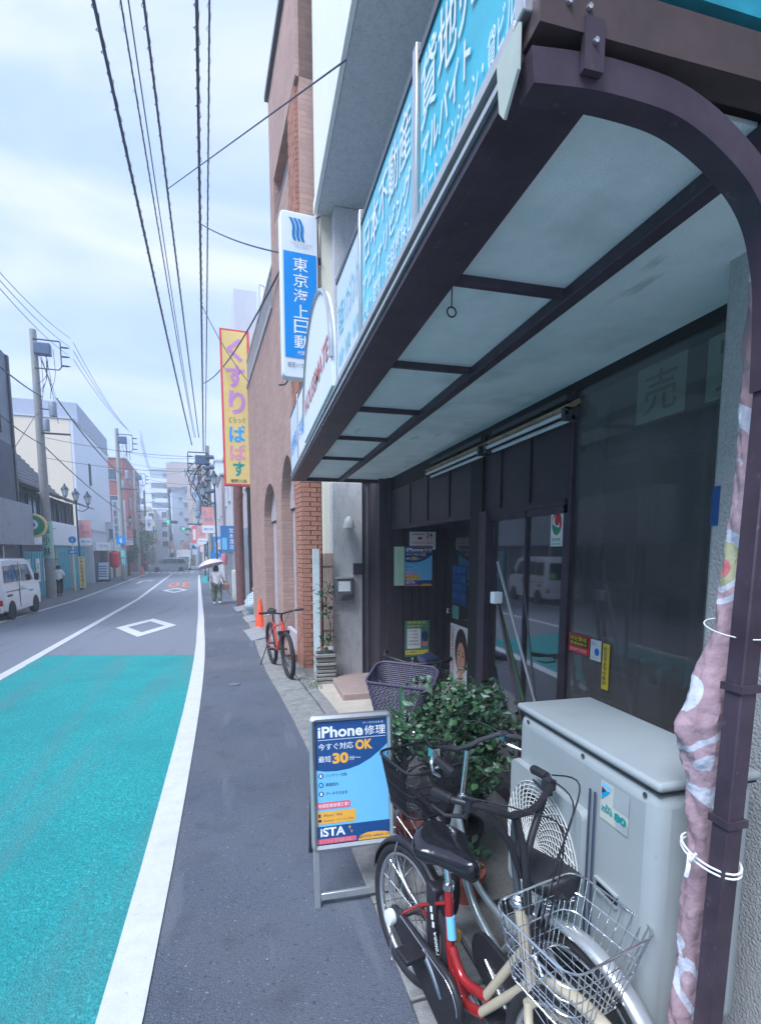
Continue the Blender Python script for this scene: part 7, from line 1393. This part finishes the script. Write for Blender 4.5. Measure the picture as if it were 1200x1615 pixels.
b = MB(); b.box(-.8, .8, 4.46, 4.54, .3, .55); b.build('bumper', mini_silver, r, bevel=.03)
# white box truck facing us
r = far('white_truck', 'white delivery truck facing the viewer behind the silver minivan', 'truck', 66.5, -3.35, rz=0); 
block(r, 'cargo_box', -.95, .95, 1.5, 5.5, .75, 2.75, sign_white, .04); b = MB(); b.prism([Vector((0, y, z)) for y, z in ((.0, .35), (-.02, 1.05), (.22, 1.95), (1.4, 2.0), (1.4, .35))], (-.85, 0, 0), (.85, 0, 0)); b.build('cab', van_white, r, bevel=.05)
b = MB(); b.quad((-.74, -.035, 1.12), (.74, -.035, 1.12), (.68, .17, 1.86), (-.68, .17, 1.86)); b.build('windscreen', mat('teal_screen', (.05, .16, .18), .1, spec=.9), r)
for s_ in (-1, 1):
    for y in (.7, 4.3): car_wheel(r, s_*.75, y, .36, .2, s_)
    b = MB(); b.box(s_*.62-.14, s_*.62+.14, -.06, .0, .62, .80); b.build('headlight', glass_lamp, r, bevel=.02); b = MB(); b.box(s_*1.02-.07, s_*1.02+.07, -.05, .05, 1.2, 1.6); b.build('door_mirror', plastic_black, r, bevel=.02)
b = MB(); b.box(-.85, .85, -.12, -.02, .32, .55); b.build('bumper', gw, r, bevel=.02); b = MB(); b.box(-.2, .2, -.13, -.121, .38, .50); b.build('number_plate', paper, r); b = MB(); b.box(-.5, .5, -.035, -.02, .88, .98); b.build('grille', frame_d, r)

# ============================================================ PEOPLE
def skinned(name, joints, edges, rad, m_, parent, lv_=2):
    me = bpy.data.meshes.new(name); me.from_pydata(joints, edges, []); me.materials.append(m_); o = bpy.data.objects.new(name, me); col.objects.link(o); o.parent = parent
    md = o.modifiers.new('s', 'SKIN'); md.use_smooth_shade = True
    for i, v in enumerate(me.skin_vertices[0].data): v.radius = (rad[i], rad[i]) if not isinstance(rad[i], tuple) else rad[i]; v.use_root = (i == 0)
    sb = o.modifiers.new('u', 'SUBSURF'); sb.levels = sb.render_levels = lv_; return o
def person(label, loc, rz, pose, top, bottom, hairlen=.0, wide=False, hat=None):
    r = thing('person', label, 'person', loc, rz); J = pose
    order = ['pelvis', 'waist', 'chest', 'neck', 'head', 'top', 'ls', 'le', 'lh', 'lf', 'rs', 're', 'rh', 'rf', 'lhip', 'lk', 'la', 'lt', 'rhip', 'rk', 'ra', 'rt']
    R_ = dict(pelvis=.12, waist=.105, chest=.125, neck=.05, head=.085, top=.07, ls=.055, le=.038, lh=.03, lf=.018, rs=.055, re=.038, rh=.03, rf=.018, lhip=.085, lk=.055, la=.036, lt=.03, rhip=.085, rk=.055, ra=.036, rt=.03)
    E_ = [('pelvis', 'waist'), ('waist', 'chest'), ('chest', 'neck'), ('neck', 'head'), ('head', 'top'), ('chest', 'ls'), ('ls', 'le'), ('le', 'lh'), ('lh', 'lf'), ('chest', 'rs'), ('rs', 're'), ('re', 'rh'), ('rh', 'rf'), ('pelvis', 'lhip'), ('lhip', 'lk'), ('lk', 'la'), ('la', 'lt'), ('pelvis', 'rhip'), ('rhip', 'rk'), ('rk', 'ra'), ('ra', 'rt')]
    skinned('body', [J[k] for k in order], [(order.index(a), order.index(c)) for a, c in E_], [R_[k] for k in order], skin, r)
    o2 = ['waist', 'chest', 'nk', 'ls', 'le', 'rs', 're', 'hem']; J2 = dict(J); J2['hem'] = Vector(J['pelvis'])+Vector((0, 0, -.04)); J2['nk'] = Vector(J['chest']).lerp(Vector(J['neck']), .6)
    e2 = [('hem', 'waist'), ('waist', 'chest'), ('chest', 'nk'), ('chest', 'ls'), ('ls', 'le'), ('chest', 'rs'), ('rs', 're')]; r2_ = dict(waist=.15, chest=.16, nk=.075, ls=.085, le=.065, rs=.085, re=.065, hem=.16)
    skinned('shirt', [J2[k] for k in o2], [(o2.index(a), o2.index(c)) for a, c in e2], [r2_[k] for k in o2], top, r)
    o3 = ['pelvis', 'lhip', 'lk', 'la', 'rhip', 'rk', 'ra']; f_ = 1.35 if wide else 1.
    skinned('trousers', [J[k] for k in o3], [(0, 1), (1, 2), (2, 3), (0, 4), (4, 5), (5, 6)], [.15, .11*f_, .085*f_, .07*f_, .11*f_, .085*f_, .07*f_], bottom, r)
    h = Vector(J['head']); b = MB(); vs = []; n, k = 12, 8
    for i in range(k+1):
        v_ = i/k
        for j in range(n): th = 2*pi*j/n; rr = .108*sin(pi*(.06+v_*.62)); vs.append((h.x+rr*cos(th), h.y-.018+rr*1.08*sin(th), h.z+.14-(.19+hairlen)*v_))
    b.add(vs, [(i*n+j, i*n+(j+1) % n, (i+1)*n+(j+1) % n, (i+1)*n+j) for i in range(k) for j in range(n)]+[tuple(range(n))]); b.build('hair', hair_m, r, smooth=True)
    for s_ in ('l', 'r'): a = Vector(J[s_+'a']); t = Vector(J[s_+'t']); b = MB(); d = (t-a); b.box(a.x-.045, a.x+.045, min(a.y-.05, t.y-.02), max(a.y+.05, t.y+.08), a.z-.09, a.z-.005); b.build('shoe', paper if hat else frame_d, r, bevel=.03)
    return r
# +y local = walking direction (away from the viewer)
V3 = Vector
poseR = dict(pelvis=V3((0, 0, .88)), waist=V3((0, .0, 1.02)), chest=V3((0, .01, 1.24)), neck=V3((0, .02, 1.38)), head=V3((0, .03, 1.48)), top=V3((0, .03, 1.56)), ls=V3((-.15, 0, 1.30)), le=V3((-.22, .08, 1.10)), lh=V3((-.12, .22, 1.22)), lf=V3((-.10, .25, 1.27)), rs=V3((.15, 0, 1.30)), re=V3((.25, -.02, 1.06)), rh=V3((.30, .10, .88)), rf=V3((.31, .12, .82)), lhip=V3((-.09, 0, .83)), lk=V3((-.10, .10, .48)), la=V3((-.10, .05, .10)), lt=V3((-.10, .16, .05)), rhip=V3((.09, 0, .83)), rk=V3((.10, .02, .47)), ra=V3((.10, -.20, .14)), rt=V3((.10, -.10, .06)))
p = gp(343, 953); olive = mat('olive_print_trousers', (.13, .15, .12), .8, var=.6, scale=9)
r = person('person in a white top and patterned dark trousers walking away under an umbrella', (p.x, p.y, g(p.y)), ANG, poseR, mat('white_blouse', (.66, .64, .66), .8), olive, .08, True, hat=1)
hand = Matrix.Rotation(ANG, 3, 'Z') @ V3((-.10, .23, 1.24)); u_ = thing('umbrella', 'pale pink patterned umbrella held up by the walking person', 'umbrella', (p.x+hand.x, p.y+hand.y, g(p.y)+hand.z), ANG)
u_.rotation_euler = (radians(-10), radians(-14), ANG)
cm = mat('umbrella_cloth', (.64, .55, .60), .7, var=.25, scale=14)
b = MB(); vs = [(0, 0, .62)]; n = 8; m_ = 5; fs_ = []
for i in range(1, m_+1):
    a = (i/m_)*1.05
    for j in range(n*2):
        th = 2*pi*j/(n*2); rr = .56*sin(a)/sin(1.05)*(1 if j % 2 == 0 else .95); vs.append((rr*cos(th), rr*sin(th), .62-.26*(1-cos(a))/(1-cos(1.05))+(0 if j % 2 == 0 else .012*i/m_)))
k_ = n*2
for j in range(k_): fs_.append((0, 1+j, 1+(j+1) % k_))
for i in range(m_-1): fs_ += [(1+i*k_+j, 1+i*k_+(j+1) % k_, 1+(i+1)*k_+(j+1) % k_, 1+(i+1)*k_+j) for j in range(k_)]
b.add(vs, fs_); o = b.build('canopy', cm, u_, smooth=True)
b = MB(); b.tube([(0, 0, -.12), (0, 0, .68)], .006, 6); b.build('shaft', chrome, u_); b = MB(); b.tube([(0, 0, -.16), (0, 0, -.02)], .014, 7); b.build('handle', frame_d, u_)
for j in range(8): th = 2*pi*j/8; b = MB(); b.tube([(0, 0, .60), (.30*cos(th), .30*sin(th), .52), (.55*cos(th), .55*sin(th), .365)], .0035, 4); b.build('rib', chrome, u_)
r = thing('shoulder_bag', 'brown patterned bag carried at the walking person’s right side', 'bag', (p.x+.36, p.y+.04, g(p.y)+.60), ANG); b = MB(); b.box(-.13, .13, -.06, .06, 0, .24); b.build('body', mat('brown_bag', (.32, .17, .12), .7, var=.4, scale=10), r, bevel=.03); b = MB(); b.tube(smooth_path([(-.08, 0, .22), (-.05, 0, .33), (.05, 0, .33), (.08, 0, .22)]), .01, 6); b.build('strap', brown, r)
poseL = dict(poseR); poseL.update(lh=V3((-.24, .10, .86)), lf=V3((-.24, .12, .80)), le=V3((-.22, -.02, 1.07)))
p = gp(92, 941); person('person in a white shirt and black trousers walking behind the left utility pole', (p.x+.10, p.y, g(p.y)), ANG, poseL, mat('white_shirt', (.78, .79, .80), .8), mat('black_trousers', (.02, .02, .03), .8))
for k, (s, t) in enumerate(((61.5, -8.4), (63, -7.8))): 
    p = W(s, t); person(['small far person in dark clothes left of the minivan', 'small far person in a red top left of the crossing'][k], (p.x, p.y, g(p.y)), ANG+k, poseL, frame_d if k == 0 else red_ink, blue_ink)

# ============================================================ HAZE
hm = bpy.data.materials.new('haze'); hm.use_nodes = True; nt = hm.node_tree; nt.nodes.clear(); o_ = nt.nodes.new('ShaderNodeOutputMaterial'); v_ = nt.nodes.new('ShaderNodeVolumePrincipled')
v_.inputs['Color'].default_value = (.86, .95, 1, 1); v_.inputs['Density'].default_value = .0028; v_.inputs['Anisotropy'].default_value = .0; nt.links.new(v_.outputs[0], o_.inputs['Volume'])
b = MB(); b.box(-280, 280, -20, 420, -6, 26); hz = b.build('haze', hm); hz['kind'] = 'stuff'
